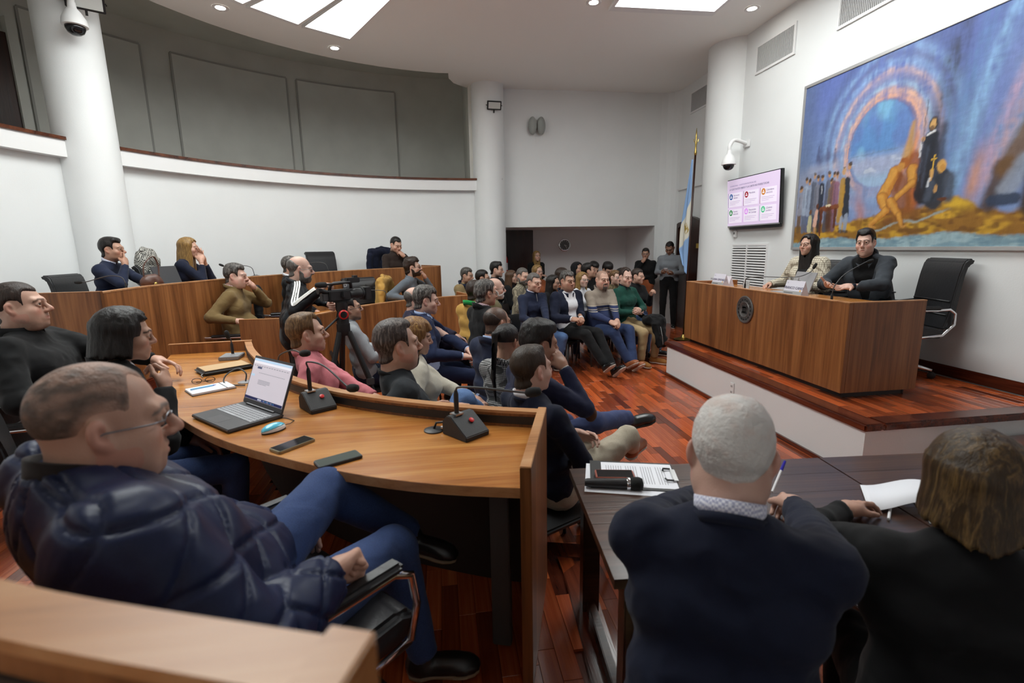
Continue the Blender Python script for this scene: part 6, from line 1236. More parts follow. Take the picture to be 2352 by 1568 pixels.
# ---------------------------------------------------------------- screen with its slide
def tv():
    t = thing('wall_screen', 'flat wall mounted television showing a lilac slide', 'television', (XW-.09, 6.73, 2.24))
    t.rotation_euler = (0, math.radians(-3), 0)
    MB().box(-.02, .03, -.62, .62, -.345, .355).build('housing', BLACKG, t, bevel=.004)
    MB().box(.03, .09, -.2, .2, -.2, .2).build('wall_bracket', DGREY, t)
    MB().box(-.015, .035, -.60, .55, -.385, -.345).build('speaker_bar', BLACK, t, bevel=.004)
    MB().box(-.024, -.018, -.62, .62, -.345, -.328).build('lower_bezel', MGREY, t)
    sc = MB().box(-.0225, -.0205, -.605, .605, -.328, .343).build('screen', emit('slide_lilac', 'c9b8d2', .62), t)
    M0 = Matrix.Translation((-.0235, 0, 0)) @ Matrix(((0, 0, -1, 0), (-1, 0, 0, 0), (0, 1, 0, 0), (0, 0, 0, 1)))   # local x -> left-to-right, y -> up
    def tx(s, x, y, size, col, name='slide_text'): text_mesh(name, s, size, emit('slide_ink_'+col, col, .3), sc, M0 @ Matrix.Translation((x, y, .0014)), ext=.0002)
    tx('CONVENCIONAL - CONSTITUCIÓN PROVINCIAL 2025', -.53, .245, .026, '8a7a98'); tx('LO QUE YA ESTÁ FIJADO Y LA CARTA NO PUEDE TOCAR', -.54, .195, .036, '4a3f60')
    card = emit('slide_card', 'd9cfe0', .62)
    items = (('Estructura\nmínima', '1f4f8a', '3a3f66'), ('Mandatos', '8a1020', '6a2030'), ('Calendario\nelectoral', 'b5762a', '7a5030'), ('Sistema\nelectoral', '1f7a3a', '3a4a3a'), ('Renovación\ndel Concejo', 'c78ad6', 'c58ad2'), ('¿Quiénes\npueden?', '4fae80', '5aa080'))
    for k, (s, col, bar) in enumerate(items):
        x0, yt = -.56+(k % 3)*.385, .15-(k//3)*.235
        MB().box(x0, x0+.34, yt-.20, yt, .0002, .0008, M=M0).build('slide_card', card, sc); MB().box(x0-.008, x0-.001, yt-.205, yt+.005, .0002, .0012, M=M0).build('slide_bar', emit('slide_bar_'+bar, bar, .5), sc)
        MB().lathe([(.044, .0008), (.044, .0014)], 28, M=M0 @ Matrix.Translation((x0+.065, yt-.05, 0))).build('slide_icon', emit('slide_icon_'+col, col, .6), sc)
        ig = MB(); 
        for dx, dy, r in ((0, .012, .010), (-.014, -.010, .009), (.014, -.010, .009), (0, -.012, .008)): ig.lathe([(r, .0014), (r, .0018)], 12, M=M0 @ Matrix.Translation((x0+.065+dx, yt-.05+dy, 0)))
        ig.build('slide_glyph', emit('slide_white', 'e8e0ec', .6), sc)
        tx(s, x0+.125, yt-.045, .036, '4a4560')
        lb = MB()
        for r_, w_ in enumerate((.27, .24, .15)): lb.box(x0+.03, x0+.03+w_, yt-.125-r_*.022, yt-.118-r_*.022, .0008, .0012, M=M0)
        lb.build('slide_fine_print', emit('slide_ink_faint', 'b5aabf', .5), sc)
tv()
# ---------------------------------------------------------------- wall fittings
def vent(label, yc, zc, w, h, n, name='air_vent', vertical=True, x=XW, mid=False):
    t = thing(name, label, 'vent', (x, yc, zc), 0, 'wall air vents')
    MB().box(-.006, -.001, -w/2, w/2, -h/2, h/2).build('backing', plain('vent_dark', (.05, .05, .05), .7), t)
    fb = MB()
    for b in ((-w/2-.03, w/2+.03, -h/2-.03, -h/2), (-w/2-.03, w/2+.03, h/2, h/2+.03), (-w/2-.03, -w/2, -h/2, h/2), (w/2, w/2+.03, -h/2, h/2)): fb.box(-.02, -.001, *b)
    if mid: fb.box(-.022, -.001, -.012, .012, -h/2, h/2)
    fb.build('frame', WHITE2, t)
    proto = None
    for i in range(n):
        if vertical: p = (-.012, -w/2+w*(i+.5)/n, 0)
        else: p = (-.012, 0, -h/2+h*(i+.5)/n)
        if proto is None:
            if vertical: mb = MB().box(-.008, .006, -w/n*.24, w/n*.24, -h/2, h/2)
            else: mb = MB().box(-.008, .007, -w/2, w/2, -h/n*.27, h/n*.27, M=Matrix.Rotation(.25, 4, 'Y'))
            proto = mb.build('slat', plain('slat_grey', (.52, .52, .52), .5) if vertical else WHITE2, t, loc=p); me = proto.data
        else: link('slat', me, t, p)
vent('long air vent high on the wall left of the mural top', 6.60, 4.165, .74, .32, 30)
vent('long air vent cut by the top edge of the picture, above the mural', 5.12, 4.165, .74, .32, 30)
vent('air vent high on the wall behind the flag column', 8.98, 4.24, .72, .32, 28, x=XB)
vent('white louvred grille with two columns of slats under the television', 6.90, 1.12, .90, .98, 26, 'louvred_grille', False, mid=True)
t = thing('thermostat', 'small white thermostat under the left corner of the television', 'thermostat', (XW, 7.22, 1.79))
MB().box(-.03, 0, -.04, .04, -.05, .05).build('housing', WHITE2, t, bevel=.006); MB().box(-.032, -.029, -.002, .025, -.005, .03).build('display', DGREY, t)
def dome_cam(label, c, wall_dir, s=1.0, arm=.22):
    """pendant dome camera: c = dome centre; wall_dir points to its wall"""
    t = thing('dome_camera', label, 'security camera', c); d = Vector(wall_dir).normalized()
    MB().lathe([(.03*s, .20*s), (.035*s, .15*s), (.06*s, .12*s), (.092*s, .06*s), (.10*s, .01*s), (.10*s, 0), (.09*s, -.004*s), (.002, -.004*s)], 32).build('housing', WHITE2, t, smooth='auto')
    MB().lathe([(.078*s, 0), (.076*s, -.025*s), (.062*s, -.055*s), (.035*s, -.074*s), (.002, -.08*s)], 28).build('lens_dome', BLACKG, t, smooth=True)
    pts = [Vector((0, 0, .18*s)), Vector((0, 0, .26*s)), d*.05+Vector((0, 0, .33*s)), d*.12+Vector((0, 0, .34*s)), d*arm+Vector((0, 0, .30*s))]
    MB().tube(smooth_line(pts, 5), .026*s, 14).build('arm', WHITE2, t, smooth=True)
    R_ = d.to_track_quat('Z', 'Y').to_matrix().to_4x4(); MB().box(-.07*s, .07*s, -.05*s, .05*s, -.02, .0, M=Matrix.Translation(d*arm+Vector((0, 0, .30*s))) @ R_).build('wall_plate', WHITE2, t, bevel=.004)
dome_cam('white dome camera on a curved arm above the television', (4.22, 7.05, 2.78), (1, .1, 0), 1.0, .29)
dome_cam('white dome camera on the left column', (-3.72, 6.33, 4.02), (-.6, .75, 0), 1.15, .18)
def flood(label, c, aim, w=.26, h=.15):
    t = thing('flood_light', label, 'flood light', c); R_ = Vector(aim).normalized().to_track_quat('Z', 'Y').to_matrix().to_4x4()
    b = MB().box(-w/2, w/2, -h/2, h/2, -.03, .012, M=R_).build('housing', BLACK, t, bevel=.006)
    MB().box(-w/2+.022, w/2-.022, -h/2+.022, h/2-.022, .010, .0145, M=R_).build('lens', plain('flood_lens', (.62, .64, .62), .2), t)
    MB().tube([R_ @ Vector((-w/2-.01, 0, 0)), R_ @ Vector((-w/2-.01, 0, -.08)), R_ @ Vector((w/2+.01, 0, -.08)), R_ @ Vector((w/2+.01, 0, 0))], .008, 8).build('bracket', BLACK, t)
    MB().box(-.012, .012, -h/2-.05, -h/2, -.02, 0, M=R_).build('lead', BLACK, t)
flood('black flood light on the far round column', (1.07, 9.50, 4.17), (.1, -1, -.35))
flood('black flood light on the left round column', (-3.64, 6.42, 4.30), (.45, -.8, -.5), .34, .17)
t = thing('wall_speaker', 'pair of grey oval loudspeakers on the far wall', 'loudspeaker', (1.93, YF, 3.93))
for s in (-1, 1):
    R_ = Matrix.Translation((s*.085, -.09, 0)) @ Matrix.Rotation(s*.5, 4, 'Z') @ Matrix.Diagonal((.085, .075, .165, 1))
    o = MB().sphere((0, 0, 0), 1, 20, M=R_).build('cabinet', plain('speaker_grey', (.34, .36, .34), .6), t, smooth=True)
MB().box(-.03, .03, -.06, 0, -.05, .05).build('mount', MGREY, t); MB().tube([(0, -.02, -.05), (.005, -.02, -.30)], .004, 6).build('cable', WHITE2, t)
t = thing('wall_clock', 'round silver wall clock in the recess', 'clock', (2.9, 11.6, 1.68)); Mk = Matrix.Rotation(math.pi/2, 4, 'X')
MB().lathe([(.115, .0), (.145, .0), (.148, .02), (.140, .035), (.118, .03)], 40, M=Mk, cap=False).build('rim', CHROME, t, smooth=True); MB().lathe([(.12, .005), (.12, .018)], 40, M=Mk).build('dial', plain('clock_dial', (.10, .11, .11), .3), t)
for k in range(12): MB().box(-.004, .004, .088, .108, .018, .021, M=Mk @ Matrix.Rotation(k*math.pi/6, 4, 'Z')).build('hour_mark', WHITE2, t)
for L_, a in ((.06, -1.9), (.09, -2.45)): MB().box(-.004, .004, -.012, L_, .021, .023, M=Mk @ Matrix.Rotation(a, 4, 'Z')).build('hand', WHITE2, t)
t = thing('fire_extinguisher', 'red fire extinguisher with a green tag beside the dark door in the recess', 'fire extinguisher', (1.45, 11.42, 1.02))
MB().lathe([(.065, 0), (.07, .02), (.07, .36), (.05, .42), (.025, .44), (.025, .47)], 20).build('cylinder', REDP, t, smooth='auto'); MB().lathe([(.071, .12), (.071, .28)], 20, cap=False).build('label_band', PAPER, t); MB().box(-.02, .06, -.015, .015, .47, .50).build('handle', BLACK, t); MB().tube([(.03, 0, .48), (.09, -.02, .42), (.085, -.03, .1)], .012, 8).build('hose', BLACK, t)
MB().box(-.03, .01, -.085, -.078, .20, .55).build('tag_strip', plain('tag_green', (.03, .25, .12), .5), t)
t = thing('wall_outlet', 'white double power outlet on the dais front', 'outlet', (DX+.03, 4.39, .225)); MB().box(-.012, 0, -.032, .032, -.065, .065).build('plate', WHITE2, t, bevel=.003)
for z in (-.03, .03):
    o = MB().box(-.014, -.011, -.02, .02, z-.022, z+.022).build('socket', WHITE, t)
    for y in (-.008, .008): MB().box(-.0155, -.0135, y-.003, y+.003, z-.01, z+.01).build('slot', BLACK, o)
tag(MB().box(XB-.006, XB-.001, 8.30, 8.36, 1.30, 1.46).build('warning_sign', plain('sign_yellow', (.65, .48, .03), .5)), 'small yellow warning sign by the dark door', 'sign')
tag(MB().box(4.28, 4.46, 7.98, 8.0, 1.58, 1.66).build('brass_plate', BRASS, bevel=.003), 'brass bracket plate beside the flag', 'bracket')
# flag
t = thing('flag_stand', 'light blue and white flag with a golden sun hanging on a pole', 'flag', (4.15, 8.02, 0))
MB().lathe([(.12, 0), (.16, .02), (.05, .05), (.03, .10)], 24).build('base', BRASS, t, smooth='auto'); MB().tube([(0, 0, .08), (.03, .0, 1.6), (.055, .0, 3.1)], .016, 12).build('pole', DARKWOOD, t, smooth=True)
f_ = MB().lathe([(.018, 3.08), (.024, 3.12), (.016, 3.16), (.014, 3.24), (.02, 3.26), (.010, 3.30), (.016, 3.36), (.003, 3.50)], 12, M=Matrix.Translation((.055, 0, 0))).build('finial', BRASS, t, smooth=True); MB().tube([(.015, 0, 3.33), (.025, 0, 3.29), (.055, 0, 3.27), (.085, 0, 3.29), (.095, 0, 3.33)], .006, 8).build('crescent', BRASS, f_)
# cloth hung from the top corner in folds: v down the hang, u across folds
nu_, nv_ = 36, 70; Vv = []; colr = []
for j in range(nv_+1):
    v = j/nv_; zt_ = 3.02-1.72*v; wd = .03+.26*min(1, v*1.5)*(1 if v < .85 else 1-.62*(v-.85)/.15)
    for i in range(nu_+1):
        u = i/nu_; fold = .030*math.sin(u*9.5+1)*min(1, .3+v); x_ = .045-.09*v*.2+fold*.5; y_ = .02+wd*u; zz = zt_-(.30*v*(1-u) if v < 1 else .3*(1-u))*.6
        Vv.append((x_-.02, y_, zz)); s_ = v*1.55-.30*u-.22
        b = .30; w_ = np.array(srgb('8fb2e0')); cc = w_ if s_ < .28+.12*u else (np.array(srgb('e6e2d4')) if s_ < .78+.0*u else w_)
        du, dv = (u-.42)*wd, (v-.60)*1.72
        if du*du+dv*dv < .038**2: cc = np.array(srgb('a08428'))
        elif du*du+dv*dv < .085**2 and (math.atan2(dv, du)*16/math.pi) % 2 < .9: cc = np.array(srgb('b59a4a'))
        colr.append(cc)
ii = np.arange((nu_+1)*(nv_+1)).reshape(nv_+1, nu_+1); QQ = np.stack([ii[:-1, :-1], ii[:-1, 1:], ii[1:, 1:], ii[1:, :-1]], -1).reshape(-1, 4)
fo = np_obj('flag_cloth', np.array(Vv), QQ, col_mat('flag_fabric', .8), t, col=np.array(colr)); md = fo.modifiers.new('thick', 'SOLIDIFY'); md.thickness = .003
# ---------------------------------------------------------------- things on the desks
KEY = plain('key_grey', (.42, .43, .45), .5); LAPG = plain('laptop_grey', (.055, .055, .06), .45); SCRN = emit('screen_page', 'b9b2ba', .75)
def laptop(label, loc, rz, tilt, w=.36, d=.245, body=LAPG, on=True, keys=True):
    t = thing('laptop', label, 'laptop', loc, rz)
    b = MB().box(-w/2, w/2, -d/2, d/2, .004, .018).build('base', body, t, bevel=.003)
    MB().box(-w/2+.01, w/2-.01, -d/2+.01, d/2-.01, 0, .004).build('underside', BLACK, t)
    if keys:
        kp = None
        for r_ in range(6):
            for q in range(18):
                kw, kh = .0148, .0135; p = (-w/2+.026+q*.0181, d/2-.052-r_*.0168, .0185)
                if r_ == 5 and 4 <= q <= 8:
                    if q == 4: MB().box(-.045, .045, -kh/2, kh/2, 0, .0012).build('space_bar', KEY, b, loc=(p[0]+.036, p[1], p[2]))
                    continue
                if kp is None: kp = MB().box(-kw/2, kw/2, -kh/2, kh/2, 0, .0012).build('key', KEY, b, loc=p).data
                else: link('key', kp, b, p)
        MB().box(-.06, .045, -d/2+.012, -d/2+.078, .018, .0184).build('touchpad', plain('touchpad_grey', (.07, .07, .075), .4), b)
    MB().box(-w/2+.05, w/2-.05, d/2-.025, d/2-.012, .018, .024).build('hinge', MGREY, t, bevel=.003)
    li = empty('lid', (0, d/2-.012, .02)); li.parent = t; li.rotation_euler = (-tilt, 0, 0)
    LH = .235*w/.36
    bpy.data.objects.remove(li); M_ = Matrix.Translation((0, d/2-.012, .02)) @ Matrix.Rotation(-tilt, 4, 'X')
    lid = MB().box(-w/2, w/2, 0, .009, 0, LH, M=M_).build('lid', body, t, bevel=.002)
    if on:
        sc = MB().box(-w/2+.008, w/2-.008, -.0008, 0, .022, LH-.012, M=M_).build('screen', SCRN, lid)
        def bar(x0, x1, z0, z1, m, nm='screen_print'): MB().box(x0, x1, -.0012, -.0007, z0, z1, M=M_).build(nm, m, sc)
        W2 = w/2-.009; bar(-W2, W2, .023, .036, emit('taskbar_blue', '1c2450', .5), 'task_bar'); bar(-.05, -.015, .026, .033, emit('screen_pale', 'd0d4e0', .7))
        for k in range(10): bar(-.005+k*.011, .001+k*.011, .027, .032, emit('screen_icon_%d' % (k % 3), ('5a8ad0', 'd0d0e0', '4aa0c0')[k % 3], .6))
        bar(-W2, W2, LH-.024, LH-.013, emit('browser_tabs', 'a9c2da', .7)); bar(-W2, W2, LH-.036, LH-.025, emit('browser_bar', 'd6d4dc', .75)); bar(-.125, -.085, LH-.060, LH-.050, emit('tab_dark', '4a5070', .5))
        for k in range(14): bar(-W2+.01+k*.023, -W2+.024+k*.023, LH-.048, LH-.0455, emit('screen_ink', '80808c', .4))
        for k in range(16): bar(-.10+k*.015, -.09+k*.015, LH-.080, LH-.078, emit('screen_ink', '', 1))
        for k in range(4): bar(-.09, .02-.03*(k == 3), LH-.115-k*.006, LH-.113-k*.006, emit('screen_ink', '', 1))
        bar(-W2+.005, -W2+.035, LH-.10, LH-.090, emit('browser_tabs', '', 1))
    return t
LA = math.atan2(-.25, .25)
laptop('open dark grey laptop with a document on screen on the curved desk', (-.958, 2.325, .90), math.radians(-44.5), math.radians(22))
laptop('dark laptop lid in front of the navy blouse, back row', (-2.86, 5.92, 1.28), math.radians(75), math.radians(18), .34, .23, on=False, keys=False)
laptop('silver laptop seen from the side on the podium desk', (3.52, 4.62, ZD+.705), math.radians(-95), math.radians(20), .32, .22, body=plain('laptop_silver', (.45, .45, .47), .35, .5), on=False, keys=False)
# mouse
def sdf_obj(name, prims, h, m, parent=None, mod=None, loc=None):
    v, q = mesh_sdf(prims, h, mod); o = np_obj(name, v, q, m, parent); 
    if loc is not None: o.location = loc
    return o
t = thing('computer_mouse', 'light blue and white wired mouse beside the laptop', 'mouse', (-.735, 2.115, .90), math.radians(48-90))
mo = [el((0, 0, .008), (.030, .054, .028), k=.01)]
sdf_obj('shell', mo, .0025, plain('mouse_blue', (.12, .55, .75), .18, coat=.5), t, lambda V, X, Y, Z: np.maximum(np.maximum(V, .012+.004*np.sin(Y*40)-Z+.35*np.abs(X)-.0), -Z))
sdf_obj('skirt', mo, .0025, plain('mouse_white', (.8, .8, .8), .25), t, lambda V, X, Y, Z: np.maximum(np.maximum(V+.0015, .004-Z), Z-.021)); sdf_obj('sole', mo, .0025, BLACK, t, lambda V, X, Y, Z: np.maximum(np.maximum(V+.0005, Z-.006), -Z))
MB().tube([(0, .052, .012), (-.01, .08, .006), (-.04, .12, .003), (-.10, .12, .003), (-.16, .10, .004)], .0018, 6).build('cable', BLACK, t)
def phone(label, a, rz, case, glass, z=.90, L=.158, w=.074):
    t = thing('smartphone', label, 'phone', (*a, z), rz, 'phones lying on tables'); MB().prism([(math.copysign(w/2-.010, sx)+.010*math.cos(q), math.copysign(L/2-.010, sy)+.010*math.sin(q)) for sx, sy, qs in ((1, 1, (0, .5, 1.05, 1.57)), (-1, 1, (1.57, 2.1, 2.6, 3.14)), (-1, -1, (3.14, 3.7, 4.2, 4.71)), (1, -1, (4.71, 5.2, 5.8, 6.28))) for q in qs], 0, .011).build('case', case, t, bevel=.002)
    MB().box(-w/2+.005, w/2-.005, -L/2+.006, L/2-.006, .0105, .0118).build('glass', glass, t, bevel=.0004)
    return t
phone('black phone in a gold edged case on the curved desk, nearer the mouse', (-.607, 1.93, ), math.radians(-41), plain('case_gold', (.30, .25, .16), .3, .6), BLACKG)
phone('black phone with a greyish screen on the curved desk, at the edge', (-.40, 1.752), math.radians(-60), BLACK, plain('screen_greygreen', (.10, .115, .105), .12))
phone('phone in a red brown case lying on the clipboard', (.635, 1.725), math.radians(78), plain('case_rust', (.30, .07, .04), .5), BLACKG, .765, .15, .072)
# folder, notebook, spectacles, cables
t = thing('zip_folder', 'tan leather zip folder with black edges on the curved desk', 'folder', (-1.42, 3.345, .90), math.radians(38))
MB().box(-.145, .145, -.10, .10, 0, .028).build('body', BLACK, t, bevel=.010, seg=3, smooth='auto'); MB().box(-.13, .13, -.085, .085, .0275, .031).build('cover', plain('tan_leather', (.50, .33, .17), .6), t, bevel=.001); MB().tube([(-.146, -.09, .014), (-.146, .09, .014), (-.13, .101, .014), (.13, .101, .014)], .003, 6).build('zip', DGREY, t)
MB().tube([(-.146, -.08, .014), (-.16, -.10, .012), (-.155, -.12, .004)], .003, 6).build('zip_pull', STEEL, t)
t = thing('notebook', 'open white notebook with an elastic band on the curved desk', 'notebook', (-1.30, 2.86, .90), math.radians(38)); MB().box(-.105, .105, -.075, .075, 0, .014).build('pages', PAPER, t, bevel=.002); MB().box(-.108, .108, -.078, .078, 0, .003).build('cover', BLACK, t); MB().box(.06, .064, -.079, .079, .0135, .0155).build('elastic_band', BLACK, t)
t = thing('ballpoint_pen', 'light blue pen on the white notebook', 'pen', (-1.335, 2.85, .9155), math.radians(40)); MB().tube([(-.06, 0, .004), (.05, 0, .004)], .004, 10).build('barrel', plain('pen_cyan', (.15, .45, .75), .3), t); MB().tube([(.05, 0, .004), (.068, 0, .004)], [.004, .001], 10).build('tip', plain('pen_blue', (.03, .06, .45), .3), t)
t = thing('eyeglasses', 'folded dark spectacles at the corner of the white notebook', 'glasses', (-1.375, 2.955, .915), math.radians(20)); g_ = MB()
for s in (-1, 1): g_.tube([(s*.033+.024*math.cos(a), .0, .018+.016*math.sin(a)) for a in np.linspace(0, 6.283, 17)], .0018, 6)
g_.tube([(-.009, 0, .02), (.009, 0, .02)], .0018, 6); g_.tube([(-.057, 0, .02), (-.05, .012, .012), (.04, .02, .004)], .0018, 6); g_.tube([(.057, 0, .02), (.05, .016, .012), (-.04, .026, .004)], .0018, 6); g_.build('frame', BLACKG, t, smooth=True)
t = thing('desk_grommet', 'round grey cable grommet with a looped black cable on the curved desk', 'cable', (-1.165, 2.99, .90)); MB().lathe([(.04, 0), (.04, .004), (.03, .006)], 20).build('ring', MGREY, t); MB().tube(smooth_line([(0, 0, .0), (.0, .02, .05), (-.05, .04, .075), (-.10, .0, .05), (-.10, -.04, .015), (-.04, -.07, .006), (.03, -.09, .006)], 6), .004, 8).build('cable', DGREY, t, smooth=True)
t = thing('cable_puck', 'round black cable cover beside the wedge microphone', 'cable', (-.06, 1.995, .90)); MB().lathe([(.042, 0), (.042, .005), (.032, .009)], 24).build('cover', BLACK, t, smooth='auto'); MB().tube([(0, 0, .008), (.01, .01, .03), (.04, .0, .035), (.085, -.02, .03)], .005, 8).build('cable', BLACK, t, smooth=True); MB().tube([(.03, -.01, .014), (.075, -.02, .014)], .008, 10).build('plug', STEEL, t)
# dark table
t = thing('clipboard', 'black clipboard with a printed sheet on the dark table', 'clipboard', (.712, 1.735, .755), math.radians(-106)); MB().box(-.12, .12, -.165, .165, 0, .004).build('board', BLACK, t); pg = MB().box(-.105, .105, -.12, .16, .004, .0052).build('sheet', PAPER, t)
ln = None
for k in range(24):
    p = (0, -.10+k*.0098, .0053)
    if k in (7, 13, 19): continue
    if ln is None: ln = MB().box(-.075, .075, -.0012, .0012, 0, .0003).build('printed_line', plain('print_grey', (.35, .35, .38), .7), pg, loc=p).data
    else: link('printed_line', ln, pg, p)
MB().box(-.05, .05, .148, .168, .004, .012).build('clip', STEEL, t, bevel=.002); MB().tube([(-.05, .150, .012), (-.05, .125, .013), (-.035, .12, .012)], .004, 6).build('clip_wire', BLACK, t); MB().tube([(.05, .150, .012), (.05, .125, .013), (.035, .12, .012)], .004, 6).build('clip_wire', BLACK, t)
t = thing('loose_sheets', 'white sheets under the clipboard on the dark table', 'paper', (.69, 1.71, .7552), math.radians(-108)); MB().box(-.12, .125, -.17, .16, -.0001, .0003).build('sheet', PAPER, t)
t = thing('handheld_microphone', 'black wireless handheld microphone with a silver ring on the dark table', 'microphone', (.50, 1.675, .775), math.radians(-14)); Mm = Matrix.Rotation(math.pi/2, 4, 'Y')
MB().lathe([(.013, 0), (.016, .01), (.019, .12), (.021, .155)], 20, M=Mm).build('body', BLACK, t, smooth='auto'); MB().lathe([(.0235, .155), (.0245, .158), (.0245, .164), (.0235, .167)], 20, M=Mm).build('ring', CHROME, t, smooth='auto'); MB().lathe([(.023, .167), (.026, .18), (.026, .20), (.021, .212), (.008, .216)], 20, M=Mm).build('grille', FOAM, t, smooth=True)
def pen(label, loc, rz, capc, tilt=0):
    t = thing('ballpoint_pen', label, 'pen', loc, rz); t.rotation_euler = (0, tilt, rz); MB().tube([(0, 0, .005), (.10, 0, .005)], .0045, 10).build('barrel', plain('pen_white', (.8, .8, .82), .3), t, smooth='auto'); MB().tube([(.10, 0, .005), (.145, 0, .005)], [.0055, .0045], 10).build('cap', plain('pen_cap', (.02, .015, .35), .3), t, smooth='auto')
pen('blue and white pen held by the person writing at the dark table', (1.10, 1.44, .80), math.radians(38), None, -.5); pen('blue pen with a white end beside the open notebook', (1.405, 1.285, .755), math.radians(42), None)
t = thing('paper_pad', 'open white paper pad with a curled page on the dark table', 'paper', (1.56, 1.36, .755), math.radians(-30))
pv = []; pq = []
for i in range(13):
    a = i/12; xx = -.14+.24*a; zz = .006+.05*math.sin(a*2.2)**2
    pv += [(xx, -.10+.04*a, zz), (xx+.02, .10, zz)]
for i in range(12): pq.append((2*i, 2*i+1, 2*i+3, 2*i+2))
o = MB().add(pv, pq).build('curled_page', PAPER, t, smooth=True); o.modifiers.new('thick', 'SOLIDIFY').thickness = .001
MB().box(.02, .20, -.12, .09, 0, .005).build('pad', PAPER, t); MB().box(.018, .204, -.124, .094, 0, .0015).build('cover', BLACK, t)
# podium things
def nameplate(label, loc, rz, s, sub):
    t = thing('name_plate', label, 'name plate', loc, rz, 'name plates on the podium desk'); Mn = Matrix.Rotation(math.radians(75), 4, 'X')
    MB().prism([(-.04, 0), (.04, 0), (0, .13)], -.12, .12, M=Matrix(((0, 0, 1, 0), (1, 0, 0, 0), (0, 1, 0, 0), (0, 0, 0, 1)))).build('card', plain('card_lilac', (.68, .66, .74), .6), t)
    B_ = Matrix.Translation((0, -.0405, .001)) @ Matrix.Rotation(math.atan2(.13, .04), 4, 'X')
    MB().box(-.12, .12, .0, .038, .0002, .001, M=B_).build('grey_band', plain('card_grey', (.36, .36, .36), .6), t)
    text_mesh('printed_name', s, .034, plain('ink_dark', (.06, .05, .12), .6), t, B_ @ Matrix.Translation((0, .056, .0008)), 'CENTER'); MB().box(-.105, sub, .016, .024, .001, .0014, M=B_).build('printed_line', plain('ink_mid', (.12, .12, .13), .6), t)
    text_mesh('printed_mark', '\\ V', .018, plain('ink_light', (.35, .33, .45), .6), t, B_ @ Matrix.Translation((-.105, .105, .0008))); MB().box(.085, .10, .036, .052, .0003, .0012, M=B_).build('corner_mark', plain('card_orange', (.8, .45, .1), .6), t)
nameplate('white name plate nearest the speaker on the podium desk', (3.17, 4.08, ZD+.75), math.radians(-90), 'FRANCO CANO', .01)
nameplate('white name plate at the far end of the podium desk', (3.17, 5.32, ZD+.75), math.radians(-90), 'PAULINA GIMONELLO', .01)
nameplate('half hidden name plate behind the far one on the podium desk', (3.42, 5.62, ZD+.705), math.radians(-90), 'MAL', .01)
def jug(label, loc, s=1.0, name='water_jug'):
    t = thing(name, label, 'jug' if name == 'water_jug' else 'glass', loc)
    prof = [(.040, 0), (.058, .01), (.062, .06), (.05, .12), (.042, .16), (.047, .19)] if name == 'water_jug' else [(.028, 0), (.032, .01), (.036, .10)]
    MB().lathe([(r*s, z*s) for r, z in prof]+[((r-.003)*s, z*s) for r, z in prof[::-1][:-1]]+[(.03*s, .006*s)], 24, cap=True).build('vessel', GLASS, t, smooth='auto')
    if name == 'water_jug': MB().tube([(.05*s, 0, .16*s), (.085*s, 0, .15*s), (.09*s, 0, .09*s), (.058*s, 0, .05*s)], .006*s, 8).build('handle', GLASS, t, smooth=True)
jug('clear glass water jug behind the name plate', (3.28, 4.26, ZD+.705)); jug('clear drinking glass on the podium desk near its far end', (3.30, 5.02, ZD+.705), 1.0, 'drinking_glass')
# coats and bags
def drape(label, name, chairloc, face, m, w=.30, top=1.12, bottom=.45, floor=0, yb=-.33, cat='jacket', hang=.05):
    t = tag(empty(name, (*chairloc, floor), math.radians(face-90)), label, cat); P = []
    P += [rc((-w+.06, yb, top-.02), (w-.06, yb, top-.02), .055, .055, .05), rc((-w+.05, yb-.05, bottom+.06), (-w+.09, yb-.02, top-.08), .05, .055, .06), rc((w-.05, yb-.05, bottom+.06), (w-.09, yb-.02, top-.08), .05, .055, .06), rc((0, yb-.05, bottom+.05), (0, yb-.02, top-.08), .06, .06, .08), rc((-w+.14, yb-.05, bottom+.05), (-w+.16, yb-.02, top-.08), .06, .06, .08), rc((w-.14, yb-.05, bottom+.05), (w-.16, yb-.02, top-.08), .06, .06, .08),
          rc((-w+.02, yb+.02, top-.10), (-w+.0, yb-.0, bottom+.10), .055, .045, .03), rc((w-.02, yb+.02, top-.10), (w-.0, yb-.0, bottom+.10), .055, .045, .03)]
    v, q = mesh_sdf(P, .016); n = vnormals(v, q); wv = vnoise(v*np.array((2.2, 1, .6)), 11, 3)*.6+vnoise(v, 22, 5)*.4; v = v+n*(.012*(.5-np.abs(wv)*2))[:, None]
    o = np_obj('shell', v, q, m, t); v2, q2 = mesh_sdf([rc((-.12, yb+.01, top+.025), (0, yb-.03, top+.04), .022, .026, .03), rc((.12, yb+.01, top+.025), (0, yb-.03, top+.04), .022, .026, .03)], .008); np_obj('collar', v2, q2, m, t)
drape('navy padded coat hung over the chair of the person in the tan fleece', 'draped_coat', J_fl['loc'], J_fl['face'], cloth('cloth_coat_navy', '191e2e', rough=.6), .31, 1.10, .30, T1)
drape('mustard jacket hung over a chair behind the grey sweatshirt', 'draped_jacket', J_gg['loc'], J_gg['face']+10, YEL, .30, 1.06, .50, T1)
drape('navy jacket hung over the chair of the person in dark brown', 'draped_jacket', J_bkb['loc'], J_bkb['face'], NAVY2, .29, 1.10, .5, T2)
drape('black padded jacket over the chair beside the tan fleece', 'draped_jacket', J_bs['loc'], J_bs['face'], cloth('cloth_puffy_black', '121316', rough=.5, wr=.012), .29, 1.06, .5, T1)
drape('black and white houndstooth scarf over a back row chair', 'houndstooth_scarf', (J_bkw['loc'][0]-.04, J_bkw['loc'][1]+.1), J_bkw['face']-6, cloth('cloth_houndstooth', 'c4c2ba', check=(75, '1a1a1a')), .16, 1.12, .75, T2, -.33, 'scarf')
